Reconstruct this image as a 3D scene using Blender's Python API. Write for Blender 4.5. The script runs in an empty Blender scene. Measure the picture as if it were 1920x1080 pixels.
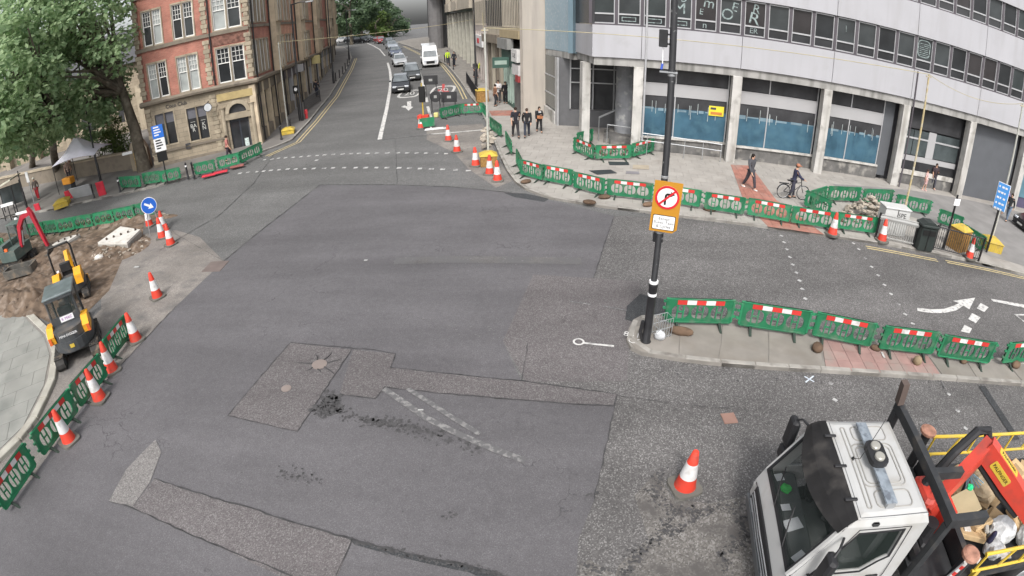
import bpy, bmesh, math, random
from mathutils import Vector, Matrix
from mathutils.geometry import tessellate_polygon
R = math.radians
rnd = random.Random(11)
S = bpy.context.scene
C = S.collection
# ------------------------------------------------------------------ camera
CAM_H, PITCH, ROLL, FPX, KD = 7.7, R(29.0), R(-1.09), 1005.5, -0.0116
cp, sp, cr, sr = math.cos(PITCH), math.sin(PITCH), math.cos(ROLL), math.sin(ROLL)
fw = Vector((0, cp, -sp)); upv = Vector((0, sp, cp)); rt = Vector((1, 0, 0))
cx_ = rt * cr + upv * sr; cy_ = rt * -sr + upv * cr
cam = bpy.data.cameras.new('camera'); camo = bpy.data.objects.new('camera', cam); C.objects.link(camo)
mw = Matrix.Identity(4)
for i in range(3):
    mw[i][0], mw[i][1], mw[i][2] = cx_[i], cy_[i], -fw[i]
mw[2][3] = CAM_H
camo.matrix_world = mw
cam.type = 'PANO'; cam.sensor_width = 36; cam.sensor_fit = 'HORIZONTAL'
cam.clip_start = .1; cam.clip_end = 2000
pc = cam if hasattr(cam, 'panorama_type') else cam.cycles
pc.panorama_type = 'FISHEYE_LENS_POLYNOMIAL'
q_ = 1920 / 36 / FPX
pc.fisheye_fov = math.pi
pc.fisheye_polynomial_k0 = 0; pc.fisheye_polynomial_k1 = -q_; pc.fisheye_polynomial_k2 = 0
pc.fisheye_polynomial_k3 = KD * q_**3; pc.fisheye_polynomial_k4 = 0
S.camera = camo
# ------------------------------------------------------------------ sky, sun, exposure (overcast midday)
SUN_EL, SUN_AZ = 50, 188      # azimuth clockwise from +Y
W = bpy.data.worlds.new('World'); S.world = W; W.use_nodes = True
nt = W.node_tree; bg = nt.nodes['Background']
sk = nt.nodes.new('ShaderNodeTexSky'); sk.sky_type = 'NISHITA'; sk.sun_disc = False
sk.sun_elevation = R(SUN_EL); sk.sun_rotation = R(SUN_AZ); sk.dust_density = 4; sk.air_density = 1.0
hs = nt.nodes.new('ShaderNodeHueSaturation'); hs.inputs['Saturation'].default_value = .22
nt.links.new(sk.outputs[0], hs.inputs['Color']); nt.links.new(hs.outputs[0], bg.inputs[0]); bg.inputs[1].default_value = .15
sl = bpy.data.lights.new('sun', 'SUN'); so = bpy.data.objects.new('sun', sl); C.objects.link(so)
sl.energy = 1.35; sl.angle = R(10); sl.color = (1, .97, .93)
sd = Vector((math.sin(R(SUN_AZ)) * math.cos(R(SUN_EL)), math.cos(R(SUN_AZ)) * math.cos(R(SUN_EL)), math.sin(R(SUN_EL))))
so.rotation_euler = sd.to_track_quat('Z', 'Y').to_euler(); so.location = (0, 0, 60)
S.view_settings.view_transform = 'Standard'; S.view_settings.look = 'None'; S.view_settings.gamma = 1
S.view_settings.exposure = 0.72
S.render.film_transparent = False
S.cycles.max_bounces = 6; S.cycles.diffuse_bounces = 4; S.cycles.transparent_max_bounces = 8
# ------------------------------------------------------------------ ground height and survey helper
KN = [(16, 22, .015), (22, 30, .032), (30, 112, .045)]
def gz(y):
    z = 0.
    for a, b, s in KN:
        if y > a: z += (min(y, b) - a) * s
    return z
def ray(px, py):
    x, y = px - 960., 540. - py
    r = math.hypot(x, y) or 1e-9
    t = r / FPX
    th = t
    for _ in range(12): th -= (th + KD * th**3 - t) / (1 + 3 * KD * th * th)
    s = math.sin(th) / r
    return (cx_ * (x * s) + cy_ * (y * s) + fw * math.cos(th))
def G(px, py, off=0.):
    """point of the ground (plus off) surveyed at a pixel of the 1920 x 1080 photograph"""
    d = ray(px, py); lo, hi = 1., 600.
    for _ in range(50):
        m = (lo + hi) / 2
        if CAM_H + d.z * m - gz(d.y * m) - off > 0: lo = m
        else: hi = m
    return Vector((d.x * lo, d.y * lo, gz(d.y * lo) + off))
def AT(px, py, z):
    d = ray(px, py); t = (z - CAM_H) / d.z
    return Vector((d.x * t, d.y * t, z))
def ZAT(px, py, p):
    d = ray(px, py); return CAM_H + d.z * math.hypot(p[0], p[1]) / math.hypot(d.x, d.y)
# ------------------------------------------------------------------ materials
MATS = {}
def M(name, col, rough=.7, metal=0., var=.12, scale=2., bump=0., bscale=30., rob=0., spec=.35, dirt=None, dscale=1.5, dlo=.5, dhi=.7, obj=False, emit=0, alpha=1., coat=0., streak=None):
    if name in MATS: return MATS[name]
    m = bpy.data.materials.new(name); m.use_nodes = True; MATS[name] = m
    n = m.node_tree.nodes; L = m.node_tree.links; b = n['Principled BSDF']
    b.inputs['Roughness'].default_value = rough; b.inputs['Metallic'].default_value = metal
    b.inputs['Specular IOR Level'].default_value = spec
    if coat: b.inputs['Coat Weight'].default_value = coat; b.inputs['Coat Roughness'].default_value = .08
    if alpha < 1: b.inputs['Alpha'].default_value = alpha
    if obj: co = n.new('ShaderNodeTexCoord').outputs['Object']
    else: co = n.new('ShaderNodeNewGeometry').outputs['Position']
    def noise(s, det=4, v=None):
        t = n.new('ShaderNodeTexNoise'); t.inputs['Scale'].default_value = s; t.inputs['Detail'].default_value = det
        if v:
            mp = n.new('ShaderNodeMapping'); mp.inputs['Scale'].default_value = v; L.new(co, mp.inputs[0]); L.new(mp.outputs[0], t.inputs['Vector'])
        else: L.new(co, t.inputs['Vector'])
        return t.outputs['Fac']
    def ramp(x, lo, hi):
        r = n.new('ShaderNodeMapRange'); r.inputs[1].default_value = lo; r.inputs[2].default_value = hi; L.new(x, r.inputs[0]); return r.outputs[0]
    def mix(f, a, c):
        x = n.new('ShaderNodeMix'); x.data_type = 'RGBA'
        for s, v in ((0, f), (6, a), (7, c)):
            if hasattr(v, 'is_linked') or isinstance(v, bpy.types.NodeSocket): L.new(v, x.inputs[s])
            else: x.inputs[s].default_value = v if s == 0 else (*v, 1)
        return x.outputs[2]
    lo = tuple(c * (1 - var) for c in col); hi = tuple(min(1, c * (1 + var)) for c in col)
    c = mix(ramp(noise(scale), .3, .7), lo, hi)
    if rob:
        oi = n.new('ShaderNodeObjectInfo'); ge = n.new('ShaderNodeNewGeometry')
        ad = n.new('ShaderNodeMath'); ad.operation = 'ADD'; L.new(oi.outputs['Random'], ad.inputs[0]); L.new(ge.outputs['Random Per Island'], ad.inputs[1])
        fr = n.new('ShaderNodeMath'); fr.operation = 'FRACT'; L.new(ad.outputs[0], fr.inputs[0])
        mr = n.new('ShaderNodeMapRange'); mr.inputs[3].default_value = 1 - rob; mr.inputs[4].default_value = 1 + rob; L.new(fr.outputs[0], mr.inputs[0])
        vm = n.new('ShaderNodeVectorMath'); vm.operation = 'SCALE'; L.new(c, vm.inputs[0]); L.new(mr.outputs[0], vm.inputs['Scale']); c = vm.outputs[0]
    if dirt: c = mix(ramp(noise(dscale, 7), dlo, dhi), c, dirt)
    if streak: c = mix(ramp(noise(1, 5, (2.2, 2.2, .22)), .48, .72), c, streak)
    L.new(c, b.inputs['Base Color'])
    if emit: L.new(c, b.inputs['Emission Color']); b.inputs['Emission Strength'].default_value = emit
    if bump:
        bp = n.new('ShaderNodeBump'); bp.inputs['Strength'].default_value = bump; bp.inputs['Distance'].default_value = .02
        L.new(noise(bscale, 5), bp.inputs['Height']); L.new(bp.outputs[0], b.inputs['Normal'])
    return m
def asphalt(name, col, speck, cov=.5, sscale=38., big=.12, stain=None, slo=.55, shi=.75, con=.26):
    """worn asphalt: fine aggregate speckle, broad mottling, optional dark bitumen stains"""
    m = bpy.data.materials.new(name); m.use_nodes = True; MATS[name] = m
    n = m.node_tree.nodes; L = m.node_tree.links; b = n['Principled BSDF']
    co = n.new('ShaderNodeNewGeometry').outputs['Position']
    def noise(s, det=3, r=.6):
        t = n.new('ShaderNodeTexNoise'); t.inputs['Scale'].default_value = s; t.inputs['Detail'].default_value = det; t.inputs['Roughness'].default_value = r
        L.new(co, t.inputs['Vector']); return t.outputs['Fac']
    def mr(x, a, c, d=0., e=1.):
        r = n.new('ShaderNodeMapRange'); L.new(x, r.inputs[0])
        for i, v in enumerate((a, c, d, e)): r.inputs[i + 1].default_value = v
        return r.outputs[0]
    def mix(f, a, c):
        x = n.new('ShaderNodeMix'); x.data_type = 'RGBA'; L.new(f, x.inputs[0])
        for s, v in ((6, a), (7, c)):
            if isinstance(v, bpy.types.NodeSocket): L.new(v, x.inputs[s])
            else: x.inputs[s].default_value = (*v, 1)
        return x.outputs[2]
    vo = n.new('ShaderNodeTexVoronoi'); vo.inputs['Scale'].default_value = sscale; L.new(co, vo.inputs['Vector'])
    rgb = n.new('ShaderNodeSeparateColor'); L.new(vo.outputs['Color'], rgb.inputs[0])
    c = mix(mr(rgb.outputs[0], 0, 1), tuple(c * (1 - con) for c in col), tuple(c * (1 + con * .7) for c in col))
    c = mix(mr(rgb.outputs[1], cov, 1, 0, .85), c, speck)
    def scale(c, f):
        vm = n.new('ShaderNodeVectorMath'); vm.operation = 'SCALE'; L.new(c, vm.inputs[0]); L.new(f, vm.inputs['Scale']); return vm.outputs[0]
    c = scale(c, mr(noise(.45, 5), .3, .7, 1 - big, 1 + big)); c = scale(c, mr(noise(5, 4), .3, .7, .93, 1.07))
    mp = n.new('ShaderNodeMapping'); mp.inputs['Rotation'].default_value = (0, 0, .25); mp.inputs['Scale'].default_value = (.10, .55, 1); L.new(co, mp.inputs[0])      # wheel-polished lanes
    t = n.new('ShaderNodeTexNoise'); t.inputs['Scale'].default_value = 1; t.inputs['Detail'].default_value = 4; L.new(mp.outputs[0], t.inputs['Vector']); c = scale(c, mr(t.outputs['Fac'], .3, .7, .82, 1.15))
    dk = tuple(x * .45 for x in col)
    c = mix(mr(noise(6.5, 6, .7), .69, .74, 0, .75), c, dk)                                                     # oil drips and chips
    wv = n.new('ShaderNodeTexVoronoi'); wv.feature = 'DISTANCE_TO_EDGE'; wv.inputs['Scale'].default_value = .55
    ds = n.new('ShaderNodeTexNoise'); ds.inputs['Scale'].default_value = 2.2; ds.inputs['Detail'].default_value = 5; L.new(co, ds.inputs['Vector'])
    va = n.new('ShaderNodeVectorMath'); va.operation = 'ADD'; L.new(co, va.inputs[0]); L.new(ds.outputs['Color'], va.inputs[1]); L.new(va.outputs[0], wv.inputs['Vector'])
    ck = n.new('ShaderNodeMath'); ck.operation = 'MULTIPLY'; L.new(mr(wv.outputs['Distance'], .0, .010, .8, 0.), ck.inputs[0]); L.new(mr(noise(.23, 3), .52, .6), ck.inputs[1]); c = mix(ck.outputs[0], c, dk)   # hairline cracks in places
    if stain: c = mix(mr(noise(1.1, 9, .68), slo, shi), c, stain)
    L.new(c, b.inputs['Base Color']); b.inputs['Roughness'].default_value = .82; b.inputs['Specular IOR Level'].default_value = .3
    bp = n.new('ShaderNodeBump'); bp.inputs['Strength'].default_value = .5; bp.inputs['Distance'].default_value = .006
    L.new(rgb.outputs[0], bp.inputs['Height']); L.new(bp.outputs[0], b.inputs['Normal'])
    return m
# ------------------------------------------------------------------ mesh builder
class MB:
    def __init__(s): s.v = []; s.f = []; s.m = Matrix.Identity(4)
    def add(s, vs, fs):
        o = len(s.v); s.v += [s.m @ Vector(v) for v in vs]; s.f += [tuple(i + o for i in f) for f in fs]; return s
    def box(s, x0, x1, y0, y1, z0, z1, bv=0):
        if bv:
            b = bv; a = []
            for z, k in ((z0, 0), (z0 + b, 1), (z1 - b, 1), (z1, 0)):
                i = 0 if k else b
                j = b if k else 2 * b
                a += [(x0 + j, y0 + i, z), (x1 - j, y0 + i, z), (x1 - i, y0 + j, z), (x1 - i, y1 - j, z), (x1 - j, y1 - i, z), (x0 + j, y1 - i, z), (x0 + i, y1 - j, z), (x0 + i, y0 + j, z)]
            f = [tuple(range(7, -1, -1)), tuple(range(24, 32))]
            for k in range(3):
                for i in range(8): f.append((k*8 + i, k*8 + (i+1) % 8, k*8 + 8 + (i+1) % 8, k*8 + 8 + i))
            return s.add(a, f)
        return s.add([(x0,y0,z0),(x1,y0,z0),(x1,y1,z0),(x0,y1,z0),(x0,y0,z1),(x1,y0,z1),(x1,y1,z1),(x0,y1,z1)],
                     [(3,2,1,0),(4,5,6,7),(0,1,5,4),(1,2,6,5),(2,3,7,6),(3,0,4,7)])
    def cbox(s, c, d, bv=0): return s.box(c[0]-d[0]/2, c[0]+d[0]/2, c[1]-d[1]/2, c[1]+d[1]/2, c[2]-d[2]/2, c[2]+d[2]/2, bv)
    def tube(s, pts, r, n=8, cap=True, r1=None):
        pts = [Vector(p) for p in pts]; N = len(pts); rings = []; prev = None
        for i, p in enumerate(pts):
            t = (pts[min(i+1, N-1)] - pts[max(i-1, 0)]).normalized()
            u = prev - t * prev.dot(t) if prev is not None else t.orthogonal()
            if u.length < 1e-6: u = t.orthogonal()
            u.normalize(); prev = u; w = t.cross(u)
            rr = r[i] if isinstance(r, (list, tuple)) else (r if r1 is None else r + (r1 - r) * i / max(1, N - 1))
            rings.append([p + (u * math.cos(2*math.pi*k/n) + w * math.sin(2*math.pi*k/n)) * rr for k in range(n)])
        vs = [v for q in rings for v in q]; fs = []
        for i in range(N - 1):
            for k in range(n): fs.append((i*n+k, i*n+(k+1) % n, (i+1)*n+(k+1) % n, (i+1)*n+k))
        if cap: fs += [tuple(range(n-1, -1, -1)), tuple((N-1)*n + k for k in range(n))]
        return s.add(vs, fs)
    def lathe(s, prof, n=16, c=(0, 0, 0)):
        vs = []; fs = []
        for r, z in prof: vs += [(c[0] + r*math.cos(2*math.pi*k/n), c[1] + r*math.sin(2*math.pi*k/n), c[2] + z) for k in range(n)]
        for i in range(len(prof) - 1):
            for k in range(n): fs.append((i*n+k, i*n+(k+1) % n, (i+1)*n+(k+1) % n, (i+1)*n+k))
        fs += [tuple(range(n-1, -1, -1)), tuple((len(prof)-1)*n + k for k in range(n))]
        return s.add(vs, fs)
    def wheel(s, c, r, w, n=20, axis='y', r0=.0):
        pr = [(r*.9, -w/2), (r, -w*.38), (r, w*.38), (r*.9, w/2)]
        o = MB().lathe(pr, n)
        mt = {'y': Matrix.Rotation(R(90), 4, 'X'), 'x': Matrix.Rotation(R(90), 4, 'Y'), 'z': Matrix.Identity(4)}[axis]
        return s.add([mt @ v + Vector(c) for v in o.v], o.f)
    def prism(s, poly, a, b, axis='y'):
        """2D outline extruded from a to b along an axis; outline in the two other axes"""
        n = len(poly)
        def P(p, t): return {'y': (p[0], t, p[1]), 'x': (t, p[0], p[1]), 'z': (p[0], p[1], t)}[axis]
        vs = [P(p, a) for p in poly] + [P(p, b) for p in poly]
        tri = tessellate_polygon([[Vector((p[0], p[1], 0)) for p in poly]])
        fs = [tuple(t) for t in tri] + [tuple(i + n for i in reversed(t)) for t in tri]
        fs += [(i, (i+1) % n, n + (i+1) % n, n + i) for i in range(n)]
        return s.add(vs, fs)
    def plate(s, outer, holes, t0, t1, axis='y'):
        loops = [outer] + holes; flat = [p for l in loops for p in l]; n = len(flat)
        tri = tessellate_polygon([[Vector((p[0], p[1], 0)) for p in l] for l in loops])
        def P(p, t): return {'y': (p[0], t, p[1]), 'x': (t, p[0], p[1]), 'z': (p[0], p[1], t)}[axis]
        vs = [P(p, t0) for p in flat] + [P(p, t1) for p in flat]
        fs = [tuple(t) for t in tri] + [tuple(i + n for i in reversed(t)) for t in tri]; o = 0
        for l in loops:
            k = len(l); fs += [(o+i, o+(i+1) % k, n+o+(i+1) % k, n+o+i) for i in range(k)]; o += k
        return s.add(vs, fs)
    def quad(s, a, b, c, d): return s.add([a, b, c, d], [(0, 1, 2, 3)])
    def blob(s, c, d, seed=0, n=2, j=.25):
        r = random.Random(seed); bm = bmesh.new(); bmesh.ops.create_icosphere(bm, subdivisions=n, radius=1)
        vs = [Vector((v.co.x*d[0], v.co.y*d[1], v.co.z*d[2])) * (1 + r.uniform(-j, j)) + Vector(c) for v in bm.verts]
        fs = [[v.index for v in f.verts] for f in bm.faces]; bm.free(); return s.add(vs, fs)
    def mesh(s, name, mat, smooth=False):
        me = bpy.data.meshes.new(name); me.from_pydata([tuple(v) for v in s.v], [], s.f)
        bm = bmesh.new(); bm.from_mesh(me); bmesh.ops.recalc_face_normals(bm, faces=bm.faces); bm.to_mesh(me); bm.free()
        if mat: me.materials.append(mat)
        if smooth:
            me.polygons.foreach_set('use_smooth', [True] * len(me.polygons))
            try: me.set_sharp_from_angle(angle=R(40))
            except Exception: pass
        me.update(); return me
    def build(s, name, mat, parent=None, smooth=False):
        return link(name, s.mesh(name, mat, smooth), parent)
def link(name, me, parent=None, loc=None, rz=None):
    o = bpy.data.objects.new(name, me); C.objects.link(o)
    if parent: o.parent = parent
    if loc is not None: o.location = loc
    if rz is not None: o.rotation_euler = (0, 0, rz)
    return o
def tag(o, label=None, cat=None, group=None, kind=None):
    if label: o['label'] = label
    if cat: o['category'] = cat
    if group: o['group'] = group
    if kind: o['kind'] = kind
    return o
def empty(name, loc=(0, 0, 0), rz=0., label=None, cat=None, group=None):
    o = bpy.data.objects.new(name, None); C.objects.link(o); o.location = loc; o.rotation_euler = (0, 0, rz); o.empty_display_size = .2
    return tag(o, label, cat, group)
def dup(root, loc=None, rz=None, label=None, group=None, sc=None):
    def cpy(o, par):
        c = o.copy(); C.objects.link(c)
        if par: c.parent = par
        for ch in o.children: cpy(ch, c)
        return c
    r = cpy(root, None)
    if loc is not None: r.location = loc
    if rz is not None: r.rotation_euler = (0, 0, rz)
    if sc is not None: r.scale = sc
    return tag(r, label, None, group)
def text(name, body, size, mat, parent, M4, depth=.004, sx=1., align='CENTER'):
    """lettering as a mesh"""
    cu = bpy.data.curves.new(name, 'FONT'); cu.body = body; cu.size = size; cu.extrude = depth; cu.align_x = align; cu.align_y = 'CENTER'; cu.resolution_u = 3
    t = bpy.data.objects.new(name, cu); me = bpy.data.meshes.new_from_object(t); bpy.data.objects.remove(t)
    me.materials.clear(); me.materials.append(mat)
    o = link(name, me, parent); o.matrix_local = M4 @ Matrix.Diagonal((sx, 1, 1, 1))
    return o
def axes(o, x, y, z):
    m = Matrix.Identity(4)
    for i in range(3): m[i][0], m[i][1], m[i][2], m[i][3] = x[i], y[i], z[i], o[i]
    return m
def arc(cx, cy, r, a0, a1, n): return [(cx + r*math.cos(R(a0 + (a1-a0)*i/n)), cy + r*math.sin(R(a0 + (a1-a0)*i/n))) for i in range(n + 1)]
def rrect(x0, x1, z0, z1, r, n=3):
    return arc(x1-r, z0+r, r, -90, 0, n) + arc(x1-r, z1-r, r, 0, 90, n) + arc(x0+r, z1-r, r, 90, 180, n) + arc(x0+r, z0+r, r, 180, 270, n)
def sheet(name, poly, off, mat, parent=None, kind=None, label=None, skirt=0.):
    """flat polygon laid on the terrain at height off above it; skirt: side walls going down"""
    bm = bmesh.new(); vs = [bm.verts.new((p[0], p[1], 0)) for p in poly]
    f = bm.faces.new(vs)
    if f.normal.z < 0 or f.calc_area() == 0: pass
    bmesh.ops.triangulate(bm, faces=bm.faces[:])
    ys = [p[1] for p in poly]
    for k in (16, 22, 30, 112):
        if min(ys) < k < max(ys):
            bmesh.ops.bisect_plane(bm, geom=bm.verts[:] + bm.edges[:] + bm.faces[:], plane_co=(0, k, 0), plane_no=(0, 1, 0))
    bmesh.ops.recalc_face_normals(bm, faces=bm.faces[:])
    if bm.faces and sum(f.normal.z * f.calc_area() for f in bm.faces) < 0: bmesh.ops.reverse_faces(bm, faces=bm.faces[:])
    if skirt:
        be = [e for e in bm.edges if e.is_boundary]
        ex = bmesh.ops.extrude_edge_only(bm, edges=be)
        low = {v for v in ex['geom'] if isinstance(v, bmesh.types.BMVert)}
    else: low = set()
    for v in bm.verts: v.co.z = gz(v.co.y) + off - (skirt if v in low else 0)
    me = bpy.data.meshes.new(name); bm.to_mesh(me); bm.free(); me.materials.append(mat)
    o = link(name, me, parent)
    return tag(o, label, None, None, kind)
def P2(*pts, off=0.): return [tuple(G(x, y, off))[:2] for x, y in pts]
# ------------------------------------------------------------------ ground, road, pavements
A_coarse = asphalt('asphalt_coarse', (.120, .119, .117), (.215, .21, .205), .72, 46, .10)
A_right = asphalt('asphalt_right', (.108, .103, .101), (.255, .247, .24), .70, 42, .14, con=.28)
A_smooth = asphalt('asphalt_smooth', (.111, .106, .111), (.16, .155, .159), .80, 70, .09, con=.16)
A_patch = asphalt('asphalt_patch', (.118, .107, .108), (.20, .193, .188), .68, 48, .08)
A_pale = asphalt('asphalt_pale_patch', (.165, .155, .15), (.27, .262, .25), .6, 44, .06)
A_dust = asphalt('asphalt_dusty', (.20, .182, .165), (.28, .262, .245), .7, 50, .2, (.128, .121, .117), .5, .7)
A_crack = asphalt('asphalt_ravelled', (.138, .129, .120), (.255, .245, .235), .64, 36, .15, (.09, .084, .08), .5, .62, con=.35)
A_dark = asphalt('bitumen_dark', (.045, .047, .05), (.10, .10, .10), .8, 50, .2)
A_blotch = asphalt('bitumen_blotch', (.110, .107, .109), (.155, .155, .155), .75, 50, .1, (.038, .039, .04), .50, .55)
M_soil = M('soil', (.115, .082, .058), .95, var=.5, scale=2.2, bump=1, bscale=12, dirt=(.21, .165, .13), dscale=2.4, dlo=.5, dhi=.68)
M_slab = M('pale_paving_slab', (.315, .295, .27), .85, var=.1, scale=1.2, bump=.15, bscale=60, rob=.05, dirt=(.245, .222, .198), dscale=.7, dlo=.56, dhi=.8)
M_slabg = M('grey_paving', (.225, .217, .21), .85, var=.14, scale=.9, bump=.2, bscale=50, rob=.06, dirt=(.2, .192, .185), dscale=.8, dlo=.55, dhi=.75)
M_mortar = M('paving_bed', (.215, .2, .18), .9, var=.2, scale=2)
M_green_slab = M('stone_flag', (.245, .245, .225), .85, var=.14, scale=.8, bump=.2, bscale=30, rob=.05, dirt=(.17, .175, .16), dscale=.9, dlo=.5, dhi=.72)
M_kerb = M('kerb_concrete', (.29, .275, .25), .85, var=.2, scale=2.5, bump=.2, bscale=40, rob=.1, dirt=(.15, .135, .12), dscale=2, dlo=.52, dhi=.72)
M_island = M('island_concrete', (.225, .207, .184), .85, var=.14, scale=1.4, bump=.25, bscale=50, rob=.07, dirt=(.19, .17, .145), dscale=1.3, dlo=.5, dhi=.75)
M_red = M('red_tactile', (.33, .15, .115), .85, var=.16, scale=2, bump=.2, bscale=45, rob=.1, dirt=(.27, .19, .16), dscale=1.4, dlo=.45, dhi=.7)
M_pink = M('pink_tactile', (.31, .195, .175), .85, var=.14, scale=2, bump=.2, bscale=45, rob=.08, dirt=(.27, .22, .195), dscale=1.4, dlo=.45, dhi=.7)
M_paint = M('white_road_paint', (.56, .55, .53), .7, var=.1, scale=4, dirt=(.2, .195, .19), dscale=6, dlo=.52, dhi=.68)
M_faint = M('worn_white_paint', (.21, .205, .20), .8, var=.15, scale=3, dirt=(.115, .112, .114), dscale=9, dlo=.40, dhi=.52)
M_dot = M('worn_dot_paint', (.46, .455, .445), .75, var=.12, scale=4, dirt=(.17, .167, .165), dscale=5, dlo=.46, dhi=.64)
M_ypaint = M('yellow_road_paint', (.52, .43, .24), .75, var=.1, scale=4, dirt=(.25, .23, .19), dscale=5, dlo=.52, dhi=.72)
M_iron = M('cast_iron', (.10, .075, .06), .7, .4, var=.3, scale=8)

road = sheet('road', [(-500, -80), (500, -80), (500, 16), (500, 22), (500, 30), (500, 112), (500, 700), (-500, 700), (-500, 112), (-500, 30), (-500, 22), (-500, 16)], 0, A_coarse, kind='structure')
patch_n = [1]
def patch(pts, mat, name='road_patch', lift=None):
    patch_n[0] += 1
    return sheet(name, P2(*pts), lift or .004, mat, road)
# right-hand carriageway: coarser, brighter chippings
patch([(1152, 405), (1280, 410), (1440, 430), (1665, 463), (1810, 491), (1960, 530), (2100, 600), (2200, 1300), (1060, 1300), (1085, 1010), (1113, 940), (1157, 740), (985, 716), (943, 640), (1000, 515), (1113, 522)], A_right, lift=.003)
patch([(600, 347), (740, 347), (850, 351), (960, 362), (1050, 380), (1152, 405), (1113, 522), (1000, 515), (943, 640), (978, 714), (985, 716), (1157, 740), (1113, 940), (1085, 1010), (1060, 1300), (-150, 1250), (-120, 1080), (60, 900), (165, 750), (260, 650), (330, 575), (420, 490), (480, 440)], A_smooth, lift=.005)
patch([(1000, 515), (1113, 522), (1200, 528), (1195, 600), (1180, 640), (1176, 715), (985, 716), (943, 640)], A_patch, lift=.008)
# utility trench reinstatements
PC = [[(545, 643), (660, 656), (558, 810), (428, 780)],
      [(662, 656), (742, 664), (733, 690), (985, 716), (1157, 740), (1152, 762), (725, 727), (703, 748), (637, 740)],
      [(290, 898), (475, 955), (660, 1012), (618, 1120), (420, 1030), (248, 952)]]
for p in PC: patch(p, A_patch, lift=.011)
patch([(292, 825), (303, 848), (282, 905), (248, 952), (205, 940), (238, 880), (264, 853)], A_pale, lift=.015)
patch([(1190, 930), (1230, 885), (1260, 935), (1330, 945), (1400, 930), (1420, 980), (1408, 1140), (1130, 1140), (1160, 1060), (1215, 1010)], A_crack, lift=.009)
patch([(1085, 1060), (1105, 1050), (1150, 1075), (1150, 1100), (1090, 1100)], A_crack, lift=.010)
patch([(655, 1011), (740, 1032), (870, 1058), (940, 1075), (960, 1110), (880, 1074), (750, 1045), (665, 1022)], A_dark, lift=.014)
patch([(1175, 575), (1200, 552), (1245, 562), (1250, 600), (1190, 605), (1172, 600)], A_dark, lift=.017)
patch([(945, 362), (985, 363), (1030, 373), (1020, 379), (965, 370)], A_dark, lift=.010)
patch([(1850, 478), (1925, 500), (1990, 560), (1930, 520), (1870, 500)], A_dark, lift=.010)
patch([(560, 272), (900, 262), (950, 330), (935, 352), (860, 300), (760, 262), (830, 240), (905, 232), (915, 300), (905, 345)][:0] or [(800, 240), (905, 232), (935, 300), (960, 340), (930, 352), (880, 318), (850, 285), (800, 262)], A_dust, lift=.007)
patch([(420, 490), (330, 575), (260, 650), (165, 750), (60, 900), (-60, 1020), (-60, 930), (60, 800), (100, 720), (112, 660), (150, 620), (190, 580), (190, 500), (262, 440), (330, 432), (375, 445)], A_dust, lift=.009)
patch([(270, 415), (268, 440), (235, 475), (205, 545), (150, 600), (105, 612), (60, 588), (0, 558), (-80, 540), (-80, 430), (80, 442), (200, 424)], M_soil, lift=.013, name='excavated_ground')
# dark sealed joints round the patches
M_seal = M('joint_sealant', (.05, .049, .05), .75, var=.4, scale=6)
def joint(pts, w=.035, seed=0):
    r = random.Random(seed); P = [G(x, y) for x, y in pts]; Lr = []
    out = []
    for a, b in zip(P, P[1:]):
        n = max(2, int((b - a).length / .16))
        out += [a.lerp(b, i / n) for i in range(n)]
    out.append(P[-1]); vs = []; fs = []
    for i, p in enumerate(out):
        t = (out[min(i+1, len(out)-1)] - out[max(i-1, 0)]); t.z = 0; t.normalize(); nn = Vector((-t.y, t.x, 0))
        ww = w * r.uniform(.1, .85); c = p + nn * r.uniform(-.015, .015)
        for s_ in (-.5, .5):
            v = c + nn * ww * s_; vs.append((v.x, v.y, gz(v.y) + .020))
    fs = [(2*i, 2*i+2, 2*i+3, 2*i+1) for i in range(len(out) - 1)]
    me = bpy.data.meshes.new('sealed_joint'); me.from_pydata(vs, [], fs); me.materials.append(M_seal); return link('sealed_joint', me, road)
for i, (p, w) in enumerate([([(545, 643), (700, 657), (742, 664), (733, 690), (860, 703), (985, 716), (1110, 733), (1157, 740), (1113, 940)], .04), ([(545, 643), (428, 780), (558, 810), (660, 656)], .035),
    ([(637, 740), (703, 748), (722, 727), (860, 741), (1060, 757), (1152, 762)], .05), ([(290, 898), (475, 955), (660, 1012), (870, 1060), (960, 1085)], .06), ([(205, 940), (248, 952), (330, 990), (500, 1060), (560, 1085)], .05), ([(660, 1012), (630, 1080)], .03),
    ([(600, 347), (740, 347), (850, 351), (960, 362)], .07), ([(600, 347), (480, 440), (420, 490)], .07), ([(1152, 405), (1135, 452), (1113, 522)], .05), ([(330, 575), (260, 650), (200, 715)], .04),
    ([(520, 280), (475, 345), (410, 405), (300, 470)], .06), ([(978, 714), (990, 645)], .03), ([(1157, 742), (1260, 757), (1400, 770)], .03), ([(745, 345), (742, 262)], .04), ([(420, 490), (330, 440), (300, 405)], .03)]):
    joint(p, w, i)
# manhole with cracked surround, small covers
def cover(px, py, r, lab, mat=M_iron, sq=False):
    p = G(px, py)
    b = MB()
    if sq: b.box(-r, r, -r, r, 0, .022)
    else: b.lathe([(r, 0), (r, .022), (r*.82, .022), (r*.8, .026), (.0001, .026)], 20)
    o = b.build('manhole_cover', mat); o.location = p; tag(o, lab, 'manhole cover')
    return p
p = cover(599, 684, .2, 'small round iron cover in the cracked square patch', M('pale_cover', (.24, .2, .18), .7, .2))
for k in range(7):
    a = k * .9 + .3; d = Vector((math.cos(a), math.sin(a), 0)); q = p + d * .2; e = p + d * rnd.uniform(.42, .7) + Vector((rnd.uniform(-.1, .1), rnd.uniform(-.1, .1), 0))
    MB().tube([q + Vector((0, 0, .02)), (q + e) / 2 + Vector((.03, 0, .02)), e + Vector((0, 0, .02))], [.02, .014, .004], 5).build('crack', M_seal, road)
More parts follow.
